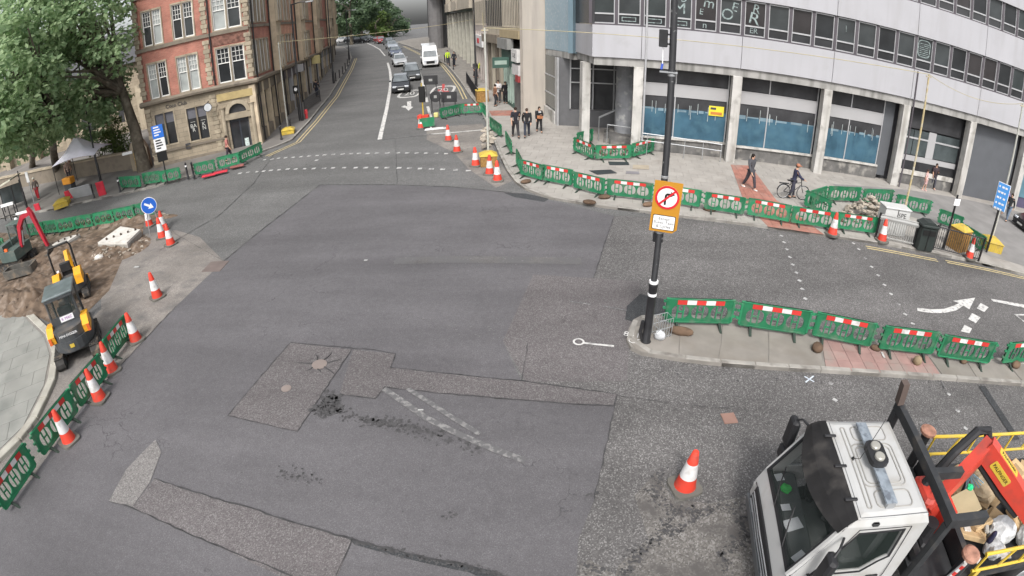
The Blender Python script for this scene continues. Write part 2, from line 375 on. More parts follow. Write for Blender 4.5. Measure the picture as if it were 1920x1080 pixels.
cover(537, 729, .13, 'pale round cover low in the square asphalt patch', MATS['pale_cover'])
cover(1367, 785, .16, 'rusty small square cover in the carriageway by the truck', M('rust_cover', (.25, .15, .12), .8), True)
cover(404, 500, .42, 'brownish square cover near the keep right sign cones', M('brown_cover', (.15, .12, .11), .8), True)
M_bit = M('bitumen_smear', (.066, .064, .065), .8, var=.35, scale=9)
def smear(paths, w, n, size, seed, lift=.017, mat=None):
    """ragged bitumen smears and chips scattered along lines on the road"""
    r = random.Random(seed); b = MB()
    for pts in paths:
        P = [G(x, y) for x, y in pts]; d = [(q - p).length for p, q in zip(P, P[1:])]; tot = sum(d)
        for k in range(int(n * tot)):
            t = r.uniform(0, tot); i = 0
            while i < len(d) - 1 and t > d[i]: t -= d[i]; i += 1
            c = P[i].lerp(P[i+1], t / d[i]) + Vector((r.gauss(0, w), r.gauss(0, w), 0)); m = r.randint(5, 8); s0 = size * r.uniform(.15, 1.) ** 1.6; st = r.uniform(.4, 1); a0 = r.uniform(0, 6.28)
            q = []
            for j in range(m):
                rr = s0 * r.uniform(.45, 1.1); a = 6.283 * j / m; x, y = rr * math.cos(a), rr * math.sin(a) * st; q.append((c.x + x*math.cos(a0) - y*math.sin(a0), c.y + x*math.sin(a0) + y*math.cos(a0)))
            b.add([(x, y, gz(y) + lift + k % 5 * .0006) for x, y in q], [tuple(range(m))])
    o = b.build('bitumen_smear', mat or M_bit, road); o['kind'] = 'stuff'
smear([[(640, 776), (700, 790), (760, 800), (850, 825), (900, 842)]], .09, 85, .07, 1); smear([[(700, 790), (770, 803)]], .1, 120, .08, 2); smear([[(525, 882), (600, 903)]], .1, 60, .05, 3); smear([[(590, 768), (632, 752)], [(600, 774), (636, 768)], [(612, 746), (634, 748)]], .085, 420, .085, 4)
smear([[(1240, 885), (1225, 935), (1262, 960), (1245, 1000), (1190, 1040), (1170, 1090)], [(1262, 960), (1310, 962), (1340, 950), (1395, 950)], [(1245, 1000), (1290, 985), (1310, 965)], [(1390, 960), (1400, 1010), (1350, 1040), (1370, 1080)]], .07, 130, .055, 5); smear([[(1090, 1060), (1130, 1075)], [(845, 962), (850, 968)], [(1112, 935), (1116, 925)]], .05, 110, .06, 6)
smear([[(660, 1013), (760, 1040), (870, 1062), (950, 1080)]], .035, 120, .05, 7); smear([[(1140, 395), (1300, 413), (1500, 440)], [(1200, 700), (1500, 712), (1800, 722)]], .16, 14, .05, 8); smear([[(500, 600), (900, 820), (1050, 960)], [(300, 900), (900, 1000)], [(700, 420), (1000, 560)]], .9, 5, .03, 9)
smear([[(745, 490), (900, 487), (1090, 490)], [(800, 600), (960, 640)]], .25, 20, .05, 10, .0165, M('pale_scuff', (.15, .145, .145), .85))
# ---- kerbs and pavements
KERB_ME = MB().box(-.445, .445, -.075, .075, -.2, .128, .012).mesh('kerb_stone', M_kerb)
def kerb(path, parent, side=1, me=KERB_ME, L=.9, off=0.):
    """kerb stones along a path of world points; side +1: pavement on the left of the path"""
    acc = 0.; pts = [Vector((p[0], p[1], 0)) for p in path]; seg = 0
    d = [(b - a).length for a, b in zip(pts, pts[1:])]; tot = sum(d)
    def at(s):
        for a, b, l in zip(pts, pts[1:], d):
            if s <= l or b is pts[-1]: return a.lerp(b, min(1, s / l))
            s -= l
    n = max(1, round(tot / L)); st = tot / n
    for i in range(n):
        a, b = at(i * st), at((i + 1) * st); t = (b - a)
        if t.length < .05: continue
        nn = Vector((-t.y, t.x, 0)).normalized() * side; c = (a + b) / 2 + nn * .075
        o = link('kerb_stone', me, parent); za, zb = gz(a.y), gz(b.y)
        o.location = (c.x, c.y, (za + zb) / 2 + off); o.rotation_euler = (0, -math.atan2(zb - za, t.length), math.atan2(t.y, t.x)); o.scale = (t.length / L * .995, 1, 1)
LK = P2((-200, 440), (-60, 420), (40, 406), (110, 392), (170, 378), (230, 366), (300, 350), (380, 326), (440, 308), (480, 290), (520, 276), (548, 264), (580, 230), (620, 180), (650, 130), (660, 110), (656, 97), (645, 89))
far_pavement = sheet('pavement_by_brick_building', LK + [(-60, 150), (-90, 150), (-90, 60), (-90, 30), (-90, 22)], .12, M('far_pavement', (.18, .168, .157), .85, var=.18, scale=.6, bump=.2, bscale=20, dirt=(.14, .13, .12), dscale=.8, dlo=.5, dhi=.75), kind='structure', skirt=.3)
kerb(LK, far_pavement, 1)
RK = P2((740, 80), (760, 85), (800, 100), (840, 125), (860, 150), (880, 180), (900, 205), (915, 240), (935, 290), (950, 322), (965, 343), (985, 357), (1030, 374), (1127, 390), (1280, 409), (1440, 429), (1545, 444), (1665, 462), (1810, 490), (1930, 520), (2040, 556))
right_pavement = sheet('pavement_by_office_block', RK + [(45, 8), (60, 8), (60, 100), (-15, 125)], .105, M_mortar, kind='structure', skirt=.3)
kerb(RK, right_pavement, -1 if False else 1)
def inside(p, poly):
    c = False; j = len(poly) - 1
    for i in range(len(poly)):
        a, b = poly[i], poly[j]
        if (a[1] > p[1]) != (b[1] > p[1]) and p[0] < (b[0]-a[0]) * (p[1]-a[1]) / (b[1]-a[1]) + a[0]: c = not c
        j = i
    return c
FU = Vector((.9814, -.1921, 0)); FN = Vector((.1921, .9814, 0)); FO = Vector((12.04, 26.91, 0))   # office facade: along, inward, origin
def clip(poly, cell):
    """part of a polygon inside a convex counter-clockwise cell"""
    out = [Vector(p[:2]) for p in poly]
    for i in range(4):
        a, b = cell[i], cell[(i + 1) % 4]; e = b - a; src, out = out, []
        f = lambda p: e.x * (p.y - a.y) - e.y * (p.x - a.x)
        for j, p in enumerate(src):
            q = src[j - 1]; fp, fq = f(p), f(q)
            if (fp >= 0) != (fq >= 0): out.append(q + (p - q) * (fq / (fq - fp)))
            if fp >= 0: out.append(p)
        if len(out) < 3: return []
    return out
def slabs(poly, parent, o, ud, vd, du, dv, rng, me_mat, z, near=300, name='slab', stagger=True):
    hw, hv = du / 2 - .006, dv / 2 - .006
    me = MB().box(-hw, hw, -hv, hv, -.012, .0, 0).mesh(name, me_mat); cells = []; rest = MB()
    for j in range(rng[2], rng[3]):
        for i in range(rng[0], rng[1]):
            c = o + ud * ((i + (.5 if stagger and j % 2 else 0)) * du) + vd * (j * dv)
            cs = [(c + ud * a + vd * b).to_2d() for a, b in ((-hw, -hv), (hw, -hv), (hw, hv), (-hw, hv))]
            k = sum(inside(q, poly) for q in cs)
            if k == 4: cells.append(c)
            else:
                q = clip(poly, cs)
                if len(q) > 2: rest.add([(p.x, p.y, gz(p.y) + z) for p in q] + [(p.x, p.y, gz(p.y) + z - .012) for p in q], [tuple(range(len(q)))] + [(t, (t+1) % len(q), len(q) + (t+1) % len(q), len(q) + t) for t in range(len(q))])
    cells.sort(key=lambda c: c.length); ang = math.atan2(ud.y, ud.x)
    for k, c in enumerate(cells):
        zc = gz(c.y) + z; sl_ = (gz(c.y + .3) - gz(c.y - .3)) / .6
        if k < near:
            s_ = link(name, me, parent); s_.location = (c.x, c.y, zc + rnd.uniform(-.002, .002)); s_.rotation_euler = (math.atan(sl_) * vd.y, 0, ang)
        else:
            vs = [c + ud * a + vd * b for a, b in ((-hw, -hv), (hw, -hv), (hw, hv), (-hw, hv))]
            rest.add([(q.x, q.y, gz(q.y) + z + d_) for d_ in (-.012, 0) for q in vs], [(4, 5, 6, 7), (0, 1, 5, 4), (1, 2, 6, 5), (2, 3, 7, 6), (3, 0, 4, 7)])
    if rest.v:
        r_ = rest.build('cut_' + name + 's', me_mat, parent); r_['kind'] = 'stuff'
RP = RK + [(45, 8), (60, 8), (60, 100), (-15, 125)]
TACT = P2((1370, 309), (1407, 311), (1455, 375), (1545, 440), (1440, 425), (1395, 378), off=.12)
TACT2 = P2((917, 208), (962, 207), (957, 217), (922, 217), off=.12)
GREY = P2((1560, 345), (1700, 356), (1810, 374), (1940, 405), (2080, 470), (1960, 512), (1850, 478), (1790, 440), (1720, 410), (1640, 385), off=.12)
def shrink(poly, k):
    c = sum((Vector(p).to_2d() for p in poly), Vector((0, 0))) / len(poly); return [tuple(c + (Vector(p).to_2d() - c) * k) for p in poly]
KIN = []   # slab area inset from kerb
for i, p in enumerate(RK):
    a = Vector(RK[max(0, i-1)]); b = Vector(RK[min(len(RK)-1, i+1)]); t = (b - a).normalized(); KIN.append((p[0] - t.y * .17, p[1] + t.x * .17))
slabs(KIN + [(45, 8), (60, 8), (60, 60), (-15, 60)], right_pavement, FO, FU, FN, .75, .6, (-26, 40, -26, 36), M_slab, .12)
slabs(TACT, right_pavement, FO, FU, FN, .4, .4, (-10, 24, -24, 8), M_red, .134, name='tactile_tile', stagger=False)
slabs(TACT2, right_pavement, FO, FU, FN, .4, .4, (-50, 0, 0, 50), M_red, .134, name='tactile_tile', stagger=False)
sheet('grey_paving', GREY, .128, M_slabg, right_pavement)
# central island
ISL = P2((1545, 690)) and None
IK = [tuple(p) for p in P2((1186, 606), (1178, 622), (1174, 642), (1182, 657), (1203, 667), (1277, 679), (1350, 687), (1440, 694), (1547, 700), (1672, 708), (1770, 714), (1920, 725), (2010, 732))]
IF = [tuple(p) for p in P2((2010, 693), (1960, 688), (1860, 676), (1750, 659), (1640, 643), (1510, 619), (1380, 601), (1245, 595), (1200, 598))]
island = sheet('traffic_island', IK + IF, .105, M_mortar, kind='structure', skirt=.3)
kerb(IK, island, 1); kerb(IF, island, 1)
def isl_slab(pts, mat=M_island, name='slab'):
    q = shrink(P2(*pts, off=.12), .985)
    b = MB().prism(q, .09, .121, 'z'); return b.build(name, mat, island)
isl_slab([(1190, 612), (1181, 640), (1190, 653), (1208, 660), (1273, 668), (1273, 632), (1273, 606), (1245, 604)])
isl_slab([(1274, 606), (1273, 668), (1345, 676), (1350, 650), (1354, 609)])
isl_slab([(1355, 609), (1351, 650), (1346, 676), (1440, 683), (1440, 618)])
isl_slab([(1441, 618), (1441, 683), (1544, 690), (1536, 633)])
TR = P2((1540, 636), (1549, 692), (1672, 699), (1764, 704), (1740, 668), (1625, 648), off=.12)
TRU = (Vector(TR[2]) - Vector(TR[1])).normalized(); TRU = Vector((TRU.x, TRU.y, 0)); TRV = Vector((-TRU.y, TRU.x, 0))
slabs(TR, island, Vector((TR[1][0], TR[1][1], 0)) + (TRU + TRV) * .22, TRU, TRV, .42, .42, (-4, 16, -3, 12), M_pink, .1245, name='tactile_tile', stagger=False)
isl_slab([(1742, 669), (1768, 705), (1830, 709), (1808, 672)]); isl_slab([(1809, 672), (1832, 709), (1915, 715), (1890, 684)]); isl_slab([(1891, 684), (1917, 715), (2000, 720), (1985, 694)])
# near pavement at the lower left, curved kerb, large flags
NKp = [tuple(AT(x, y, 0.))[:2] for x, y in ((-160, 500), (-60, 535), (0, 562), (60, 592), (98, 628), (111, 664), (101, 724), (61, 806), (20, 848), (-40, 905), (-120, 980))]
near_pavement = sheet('near_pavement', NKp + [(-40, 0), (-60, 20)], .105, M_mortar, kind='structure', skirt=.3)
WK = MB().box(-.445, .445, -.15, .15, -.2, .13, .02).mesh('wide_kerb_stone', M('pale_kerb', (.36, .345, .30), .85, var=.12, scale=2, bump=.2, bscale=40, rob=.08, dirt=(.3, .28, .24), dscale=1.5))
kerb(NKp, near_pavement, -1, WK)
NIN = [(p[0] - .33 * (Vector(NKp[min(i+1, len(NKp)-1)]) - Vector(NKp[max(i-1, 0)])).normalized().y * -1, p[1] + .33 * (Vector(NKp[min(i+1, len(NKp)-1)]) - Vector(NKp[max(i-1, 0)])).normalized().x * -1) for i, p in enumerate(NKp)]
slabs(NIN + [(-40, 0), (-60, 20)], near_pavement, Vector((-14, 7, 0)), Vector((.8, .6, 0)), Vector((-.6, .8, 0)), 1.2, .8, (-30, 12, -20, 30), M_green_slab, .12)
# ---- painted markings (each a sheet of its own on the road)
def mark(pts, mat=M_paint, name='painted_marking', lift=.0215): return sheet(name, P2(*pts), lift, mat, road)
def line(pts, w, mat=M_paint, name='painted_line', lift=.0215, shift=0.):
    P = [G(x, y) for x, y in pts]; vs = []
    L_, R_ = [], []
    for i, p in enumerate(P):
        t = P[min(i+1, len(P)-1)] - P[max(i-1, 0)]; t.z = 0; t.normalize(); nn = Vector((-t.y, t.x, 0)); p = p + nn * shift
        L_.append(tuple(p + nn * w / 2)[:2]); R_.append(tuple(p - nn * w / 2)[:2])
    return sheet(name, L_ + R_[::-1], lift, mat, road)
def dots(pts, s=.22, o=(480, 270), k=4., mat=M_dot, skew=0.):
    me = None
    for x, y in pts:
        p = G(o[0] + x / k, o[1] + y / k); a, b = s * rnd.uniform(.42, .55), s * rnd.uniform(.42, .55)
        sheet('dot_marking', [(p.x - a, p.y - b), (p.x + a, p.y - b), (p.x + a, p.y + b), (p.x - a, p.y + b)], .0215, mat, road)
dots([(65,120),(120,117),(170,108),(222,105),(278,102),(338,97),(398,92),(460,88),(515,84),(580,80),(650,77),(712,75),(773,73),(838,73),(908,70),(985,69),(1065,68),(1135,69),(1205,70),(1277,70),(1352,72),(1425,75),(455,124)], .24)
dots([(8,210),(57,206),(112,200),(172,196),(237,191),(298,190),(365,188),(433,186),(512,184),(577,182),(660,181),(748,180),(823,180),(903,180),(983,180),(1073,182),(1150,183),(1230,187),(1315,190),(1400,192),(1497,196),(1593,202), (-60, 214), (-120, 222)], .25)
def diam(pts, s=.14):
    for x, y in pts:
        p = G(x, y); a = s * .62
        sheet('dot_marking', [(p.x - a, p.y + a*.3), (p.x - a*.2, p.y - a), (p.x + a, p.y - a*.3), (p.x + a*.2, p.y + a)], .0215, M_dot, road)
diam([(1465,443),(1470,455),(1475,468),(1481,483),(1486,497),(1493,512),(1499,527),(1504,543),(1510,561),(1600,457),(1610,468),(1622,485),(1634,501),(1646,517),(1658,535),(1670,552),(1684,571),(1697,590),(1711,608)], .15)
diam([(1557,720),(1565,751),(1778,740),(1795,771),(1810,804)], .13)
mark([(1719, 578), (1746, 581), (1770, 580), (1788, 574), (1798, 569), (1786, 565), (1828, 559), (1817, 581), (1806, 574), (1792, 583), (1770, 588), (1745, 588), (1720, 584)], name='arrow_marking')
for q in ([(1838, 569), (1853, 577), (1845, 586), (1831, 579)], [(1822, 588), (1838, 596), (1829, 607), (1815, 599)], [(1808, 610), (1822, 617), (1817, 626), (1801, 622)]): mark(q, name='block_marking')
mark([(1857, 561), (1925, 573), (1925, 579), (1862, 566)]); line([(1902, 590), (1930, 612)], .1); line([(1903, 591), (1930, 591)], .1)
for s_ in (-.1, .1):
    line([(1624, 464), (1690, 476), (1757, 489)], .09, M_ypaint, 'yellow_line', shift=s_); line([(1774, 491), (1850, 506), (1940, 527)], .09, M_ypaint, 'yellow_line', shift=s_)
line([(712, 262), (718, 235), (725, 205), (731, 170), (733, 150), (731, 132), (727, 118)], .28, name='lane_line')
line([(722, 105), (712, 93), (700, 86), (680, 80)], .2, name='lane_line')
line([(715, 262), (760, 257), (812, 252)], .13, M_faint); line([(808, 252), (860, 248), (905, 244)], .16)
line([(726, 227), (786, 219)], .12, M_faint); line([(735, 185), (752, 182), (770, 181)], .12, M_faint)
line([(778, 117), (783, 128), (790, 145), (794, 160), (796, 172)], .26, name='lane_line'); line([(799, 183), (801, 192)], .22, name='lane_line'); line([(802, 200), (808, 222)], .22, name='lane_line')
for s_ in (-.14, .14):
    line([(492, 293), (548, 268), (583, 230), (623, 182), (653, 131), (662, 110)], .1, M_ypaint, 'yellow_line', shift=s_ + (-.45)); line([(826, 118), (845, 141), (862, 165), (872, 186)], .1, M_ypaint, 'yellow_line', shift=s_)
    line([(757, 87), (790, 103)], .1, M_ypaint, 'yellow_line', shift=s_)
mark([(763, 191), (771, 190), (771, 200), (775, 201), (766, 208), (761, 203), (752, 201), (758, 198), (764, 200)], name='arrow_marking')
def ring(px, py, rx, ry, w):
    c = G(px, py); n = 20; o_ = [(c.x + rx * math.copysign(abs(math.cos(a))**.6, math.cos(a)), c.y + ry * math.copysign(abs(math.sin(a))**.6, math.sin(a))) for a in [2*math.pi*k/n for k in range(n)]]
    i_ = [(c.x + (x - c.x) * (1 - w), c.y + (y - c.y) * (1 - w)) for x, y in o_]
    for k in range(n): sheet('roundel_marking', [o_[k], o_[(k+1) % n], i_[(k+1) % n], i_[k]], .0215, M_paint, road)
    return c
def digits(c, s, body='20'):
    text('speed_digits', body, s, M_paint, road, Matrix.Translation((c.x, c.y, gz(c.y) + .03)) @ Matrix.Rotation(R(8), 4, 'Z') @ Matrix.Rotation(math.atan(.045), 4, 'X') @ Matrix.Diagonal((.8, 2.2, 1, 1)), 0)
c = ring(768, 176, 1.0, 1.9, .22); digits(c, 1.2); c = ring(831, 169, 1.1, 2.3, .22); digits(c, 1.2)
mark([(829, 158), (834, 158), (833, 176), (829, 176)], M('red_mark', (.42, .06, .06), .7), lift=.024); mark([(821, 168), (842, 171), (841, 174), (821, 171)], MATS['red_mark'], lift=.026)
# sprayed survey marks
line([(1092, 644), (1120, 647), (1151, 650)], .07, M_paint, 'survey_mark')
c = G(1085, 642)
MB().plate(arc(0, 0, .15, 0, 345, 23), [arc(0, 0, .10, 0, 345, 23)], 0, .003, 'z').build('survey_mark', M_paint, road).location = c + Vector((0, 0, .0205))
for a, b in (((1508, 707), (1526, 717)), ((1525, 706), (1510, 718))): line([a, b], .04, M('survey_blue', (.55, .6, .66), .8), 'survey_mark')
line([(1068, 566), (1108, 572)], .06, M_faint, 'survey_mark'); line([(1130, 575), (1175, 583)], .06, M_faint, 'survey_mark')
line([(1748, 684), (1772, 730)], .05, M_faint, 'survey_mark'); line([(1840, 724), (1858, 752), (1880, 785), (1905, 825)], .28, A_dark, 'sealed_joint')
line([(1650, 668), (1655, 679)], .07, M_paint, 'survey_mark', lift=.15)
# worn arcs of old paint
line([(720, 730), (760, 757), (800, 785), (860, 815), (930, 845), (985, 865)], .15, M_faint, 'worn_line', lift=.022); line([(765, 730), (800, 752), (850, 785), (900, 815)], .12, M_faint, 'worn_line', lift=.0225)
line([(740, 490), (840, 487), (960, 488), (1090, 490)], .5, asphalt('asphalt_scuffed', (.128, .122, .12), (.17, .165, .16), .7, 60, .1, (.112, .109, .111), .42, .56), 'scuffed_strip', lift=.012)
# ------------------------------------------------------------------ materials for buildings
M_white = M('white_cladding', (.395, .392, .412), .55, var=.05, scale=.35, bump=.06, bscale=3, streak=(.365, .36, .374), dirt=(.31, .304, .307), dscale=.6, dlo=.6, dhi=.85)
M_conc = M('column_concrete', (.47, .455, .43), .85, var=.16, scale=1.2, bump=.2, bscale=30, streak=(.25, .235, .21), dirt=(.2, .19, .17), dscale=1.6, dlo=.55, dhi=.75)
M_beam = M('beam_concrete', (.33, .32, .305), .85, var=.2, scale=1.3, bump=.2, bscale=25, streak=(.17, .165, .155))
M_glass = M('dark_glass', (.034, .035, .038), .08, var=.3, scale=.8, spec=.5)
M_glass2 = M('dark_glass_dull', (.05, .05, .053), .25, var=.3, scale=1.1, spec=.25)
M_glassg = M('grey_green_glass', (.07, .085, .088), .12, var=.5, scale=.7, spec=.5)
M_alu = M('aluminium_frame', (.44, .44, .45), .45, .3, var=.1, scale=3)
M_mull = M('dark_mullion', (.085, .075, .085), .6, var=.1)
M_film = M('blue_film', (.045, .098, .14), .3, var=.35, scale=.9, spec=.15, dirt=(.075, .15, .195), dscale=1.6, dlo=.48, dhi=.75, streak=(.06, .13, .18))
M_spand = M('pale_spandrel', (.36, .355, .36), .6, var=.05, scale=.8)
M_plinth = M('stained_plinth', (.13, .125, .12), .85, var=.3, scale=1.5, bump=.3, bscale=12, dirt=(.30, .285, .26), dscale=2, dlo=.52, dhi=.7, streak=(.08, .08, .078))
M_granite = M('grey_granite', (.12, .12, .125), .5, var=.12, scale=2)
M_core = M('building_core', (.06, .06, .065), .9)
M_steel = M('galvanised_steel', (.42, .43, .44), .4, .6, var=.1, scale=4)
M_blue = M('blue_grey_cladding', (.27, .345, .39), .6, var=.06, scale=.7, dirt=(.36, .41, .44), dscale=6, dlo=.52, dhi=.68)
M_beige = M('beige_render', (.44, .395, .345), .85, var=.05, scale=.8, bump=.1, bscale=15, streak=(.36, .325, .29))
M_shut = M('grey_shutter', (.10, .105, .115), .6, var=.06, scale=1.5)
M_chalk = M('window_chalk', (.40, .44, .44), .8, var=.15)
M_letter = M('faded_window_paint', (.27, .33, .325), .8, var=.25, scale=6, dirt=(.08, .09, .09), dscale=7, dlo=.5, dhi=.65)
# ------------------------------------------------------------------ white office block (facade frame: x along, y inward)
FA = math.atan2(FU.y, FU.x)
of = empty('office_block', FO, FA, 'long white office block with ribbon windows above a concrete colonnade', 'building')
J0, JP = .115, 5.34
U0, U1 = -7.8, 43.
joints = [U0] + [J0 + JP * k for k in range(-1, 9)]
for zi, (z0, z1) in enumerate(((5.62, 7.36), (9.37, 11.24), (13.12, 15.0))):
    for a, b in zip(joints, joints[1:]):
        MB().box(a + .012, b - .012, 0, .3, z0, z1, .008).build('cladding_panel', M_white, of)
    MB().box(U0, U1, .02, .32, z1 + .002, z1 + .07).build('sill', M_mull, of)
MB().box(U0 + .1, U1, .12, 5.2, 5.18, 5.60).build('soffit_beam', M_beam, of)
core = MB(); core.box(U0 + .3, U1, .5, 13, 5.63, 15.2); core.box(-4.9, U1, 1.25, 13, 0, 5.16); core.build('inner_wall', M_core, of)
# windows
WPITCH = JP / 4; ww, wh = WPITCH - .15, 1.90
fr = MB().plate([(0, 0), (ww, 0), (ww, wh), (0, wh)], [[(.06, .06), (ww-.06, .06), (ww-.06, .50), (.06, .50)], [(.06, .58), (ww-.06, .58), (ww-.06, wh-.06), (.06, wh-.06)]], .14, .24).mesh('window', M_alu)
pl_ = MB().box(.05, ww-.05, .20, .22, .05, .51).mesh('lower_pane', M_glass)
tints = [M('window_glass_%s' % t, c, .12, var=.25, scale=.9, spec=.25) for t, c in (('dark', (.026, .028, .03)), ('grey', (.046, .051, .053)), ('brown', (.036, .033, .034)), ('green', (.04, .047, .048)))]
pu_ = [MB().box(.05, ww-.05, .20, .22, .57, wh-.05).mesh('upper_pane', t) for t in tints]
ml_ = MB().box(-.085, .085, .1, .3, -.02, 2.0).mesh('mullion', M_mull)
wins = {}
for row, zb in ((0, 7.43), (1, 11.31)):
    for k in range(-6, 29) if row == 0 else range(2, 29):
        u = J0 + WPITCH * k
        if u + WPITCH > U1: break
        w_ = link('window', fr, of, (u + .075, 0, zb + .01)); link('lower_pane', pl_, w_); link('upper_pane', rnd.choice(pu_), w_); wins[row, k] = w_
        link('mullion', ml_, of, (u, 0, zb))
def chalk(row, k, body, x, z, s, rot=0., sx=1.):
    w_ = wins[row, k]
    o = text('painted_letter', body, s, M_letter, w_, Matrix.Translation((x, .195, z)) @ Matrix.Rotation(R(90), 4, 'X') @ Matrix.Rotation(R(rot), 4, 'Z'), .002, sx)
for k, body, x, z, s, r_, sx in ((-5, 'L', .6, 1.75, .8, 0, 1), (-4, 'O', .6, 1.7, .8, 0, 1), (-3, 'B', .72, 1.62, .6, 5, 1), (-3, 'M', .55, 1.05, .85, 0, 1), (-2, 'm', .75, 1.5, .8, -8, 1), (-2, 'E', .35, 1.0, .45, -5, 1), (-2, 'n', .55, .3, .5, 0, 1),
                                 (-1, 'E', .8, 1.45, .7, -12, 1), (-1, 'O', .42, 1.0, .85, 0, 1), (0, 'R', .65, 1.5, .7, -10, 1), (0, 'R', .55, .95, .9, -10, 1.2), (0, 'ER', .55, .3, .42, 0, 1), (4, 'I', .6, 1.3, .5, 4, .5)):
    chalk(0, k, body, x, z, s, r_, sx)
for k in (-5, -4, -3):
    MB().plate([(.2, .16), (.95, .16), (.95, .40), (.2, .40)], [[(.24, .2), (.91, .2), (.91, .36), (.24, .36)]], .19, .198).build('painted_outline', M_letter, wins[0, k])
MB().plate(rrect(.12, 1.02, .72, 1.75, .25), [rrect(.17, .97, .77, 1.70, .22)], .19, .198).build('painted_outline', M_letter, wins[0, 8] if (0, 8) in wins else of)
for i in range(7): MB().box(.25, .9, .19, .198, .85 + i*.11, .88 + i*.11).build('painted_outline', M_letter, wins[0, 8])
# columns
for k in range(-1, 8):
    u = J0 + JP * k - .1
    MB().box(u - .26, u + .26, .04, .62, -.1, 5.18, .015).build('column', M_conc, of)
MB().tube([(J0 - JP + .24, -.03, .3), (J0 - JP + .24, -.03, 9.)], .055, 8).build('drainpipe', M_alu, of)
MB().tube([(J0 + JP*2 + .26, -.03, .3), (J0 + JP*2 + .26, -.03, 7.3)], .05, 8).build('drainpipe', M_mull, of)
# glazed bays
V = .9
def pane(a, b, z0, z1, mat, name='pane', v=V, d=.05): return MB().box(a, b, v, v + d, z0, z1).build(name, mat, of)
for k in (-1, 0, 1):
    a, b = J0 + JP*k + .18, J0 + JP*(k+1) - .38
    if k == 1: b = 9.55
    zb = 1.12 if k >= 0 else 1.2
    m_ = a + (b - a) * (.38 if k < 1 else .42)
    for x0, x1 in ((a, m_ - .03), (m_ + .03, b)):
        pane(x0, x1, 4.36, 5.12, M_glass2, 'upper_pane'); pane(x0, x1, zb + .1, 3.56, M_glass2, 'shop_pane')
        pane(x0, x1, zb + .1, 2.88 + rnd.uniform(-.04, .06), M_film, 'blue_film', V - .012, .01)
    x = a
    while x < b - .3:
        w_ = rnd.uniform(.25, .8); pane(x, min(b, x + w_), 2.80 + rnd.uniform(-.06, .05), 2.88 + rnd.uniform(.0, .09), M('film_edge', (.16, .235, .28), .5, var=.2), 'film_edge', V - .02, .006); x += w_ + rnd.uniform(.05, .4)
    pane(a, b, 3.60, 4.32, M_spand, 'spandrel', V - .03, .12)
    MB().box(m_ - .03, m_ + .03, V - .05, V + .06, zb, 3.59).build('glazing_bar', M_alu, of); MB().box(m_ - .03, m_ + .03, V - .05, V + .06, 4.33, 5.17).build('glazing_bar', M_alu, of)
    MB().box(b - .04, b + .02, V - .05, V + .06, zb, 5.17).build('glazing_bar', M_alu, of)
    for i in range(int((b - a) * 4)):
        if rnd.random() < .55:
            x = a + .1 + rnd.random() * (b - a - .2); z = 2.88; h = rnd.uniform(.25, .5)
            MB().box(x - .012, x + .012, V - .03, V - .018, z - rnd.uniform(.1, .5), z + h).build('paint_drip', M_chalk, of)
    MB().box(a - .1, b + .1, V - .16, V + .1, zb - .02, zb + .09).build('ledge', M_conc, of)
    MB().box(a - .16, b + .16, V - .06, V + .3, -.2, zb - .03).build('plinth', M_plinth, of)
pane(9.6, 10.3, .6, 5.17, M_shut, 'dark_panel', V - .02)
yb = MB().box(1.0 - 2.3, 1.0 - 1.45, V - .06, V - .03, 2.75, 3.3).build('notice', M('yellow_notice', (.72, .60, .05), .6, var=.05), of)
MB().box(-1.2, -.55, V - .075, V - .062, 2.82, 2.98).build('notice_print', M('notice_red', (.5, .2, .05), .6), yb); MB().box(-1.22, -.9, V - .075, V - .062, 3.1, 3.22).build('notice_print', M_core, yb)
# bay 2 shopfront, bay 3 shutter, bay 4 red and purple unit
a, b = J0 + JP*2 + .18, J0 + JP*3 - .38
pane(a, b, 3.85, 5.17, M_glass2, 'upper_pane'); pane(a, b, -.2, .95, M_plinth, 'plinth', V - .06, .3); pane(a, b, 1.25, 1.8, M_glass, 'low_pane'); pane(a, b, .96, 1.24, M_conc, 'ledge', V - .12, .2); pane(a, b, 1.82, 2.15, M_spand, 'rail', V - .04)
for x0, x1 in ((a, a + 1.0), (a + 1.05, 13.15), (13.75, b)):
    pane(x0, x1, 2.2, 3.2, M_glassg, 'shop_pane'); pane(x0, x1, 3.3, 3.75, M_glassg, 'upper_pane'); MB().box(x0 - .04, x1 + .02, V - .05, V - .002, 3.2, 3.3).build('rail', M_alu, of)
pane(13.15, 13.75, 2.16, 3.8, M_spand, 'door_panel', V - .04)
MB().box(a - .03, a + .03, V - .06, V + .06, 1, 5.17).build('glazing_bar', M_alu, of)
for k in (3, 5, 6): pane(J0 + JP*k + .18, J0 + JP*(k+1) - .38, -.2, 5.17, M_shut, 'shutter', V - .1, .1)
a, b = J0 + JP*4 + .18, J0 + JP*5 - .38
pane(a, b, -.2, 5.17, M('purple_unit', (.08, .07, .12), .6), 'shutter', V, .1); pane(a + .5, b, 3.1, 3.9, M('red_fascia', (.38, .06, .06), .6), 'fascia', V - .06, .05); pane(a + .5, b, 1.0, 3.0, M('teal_glass', (.10, .2, .25), .3), 'shop_pane', V - .06, .05)
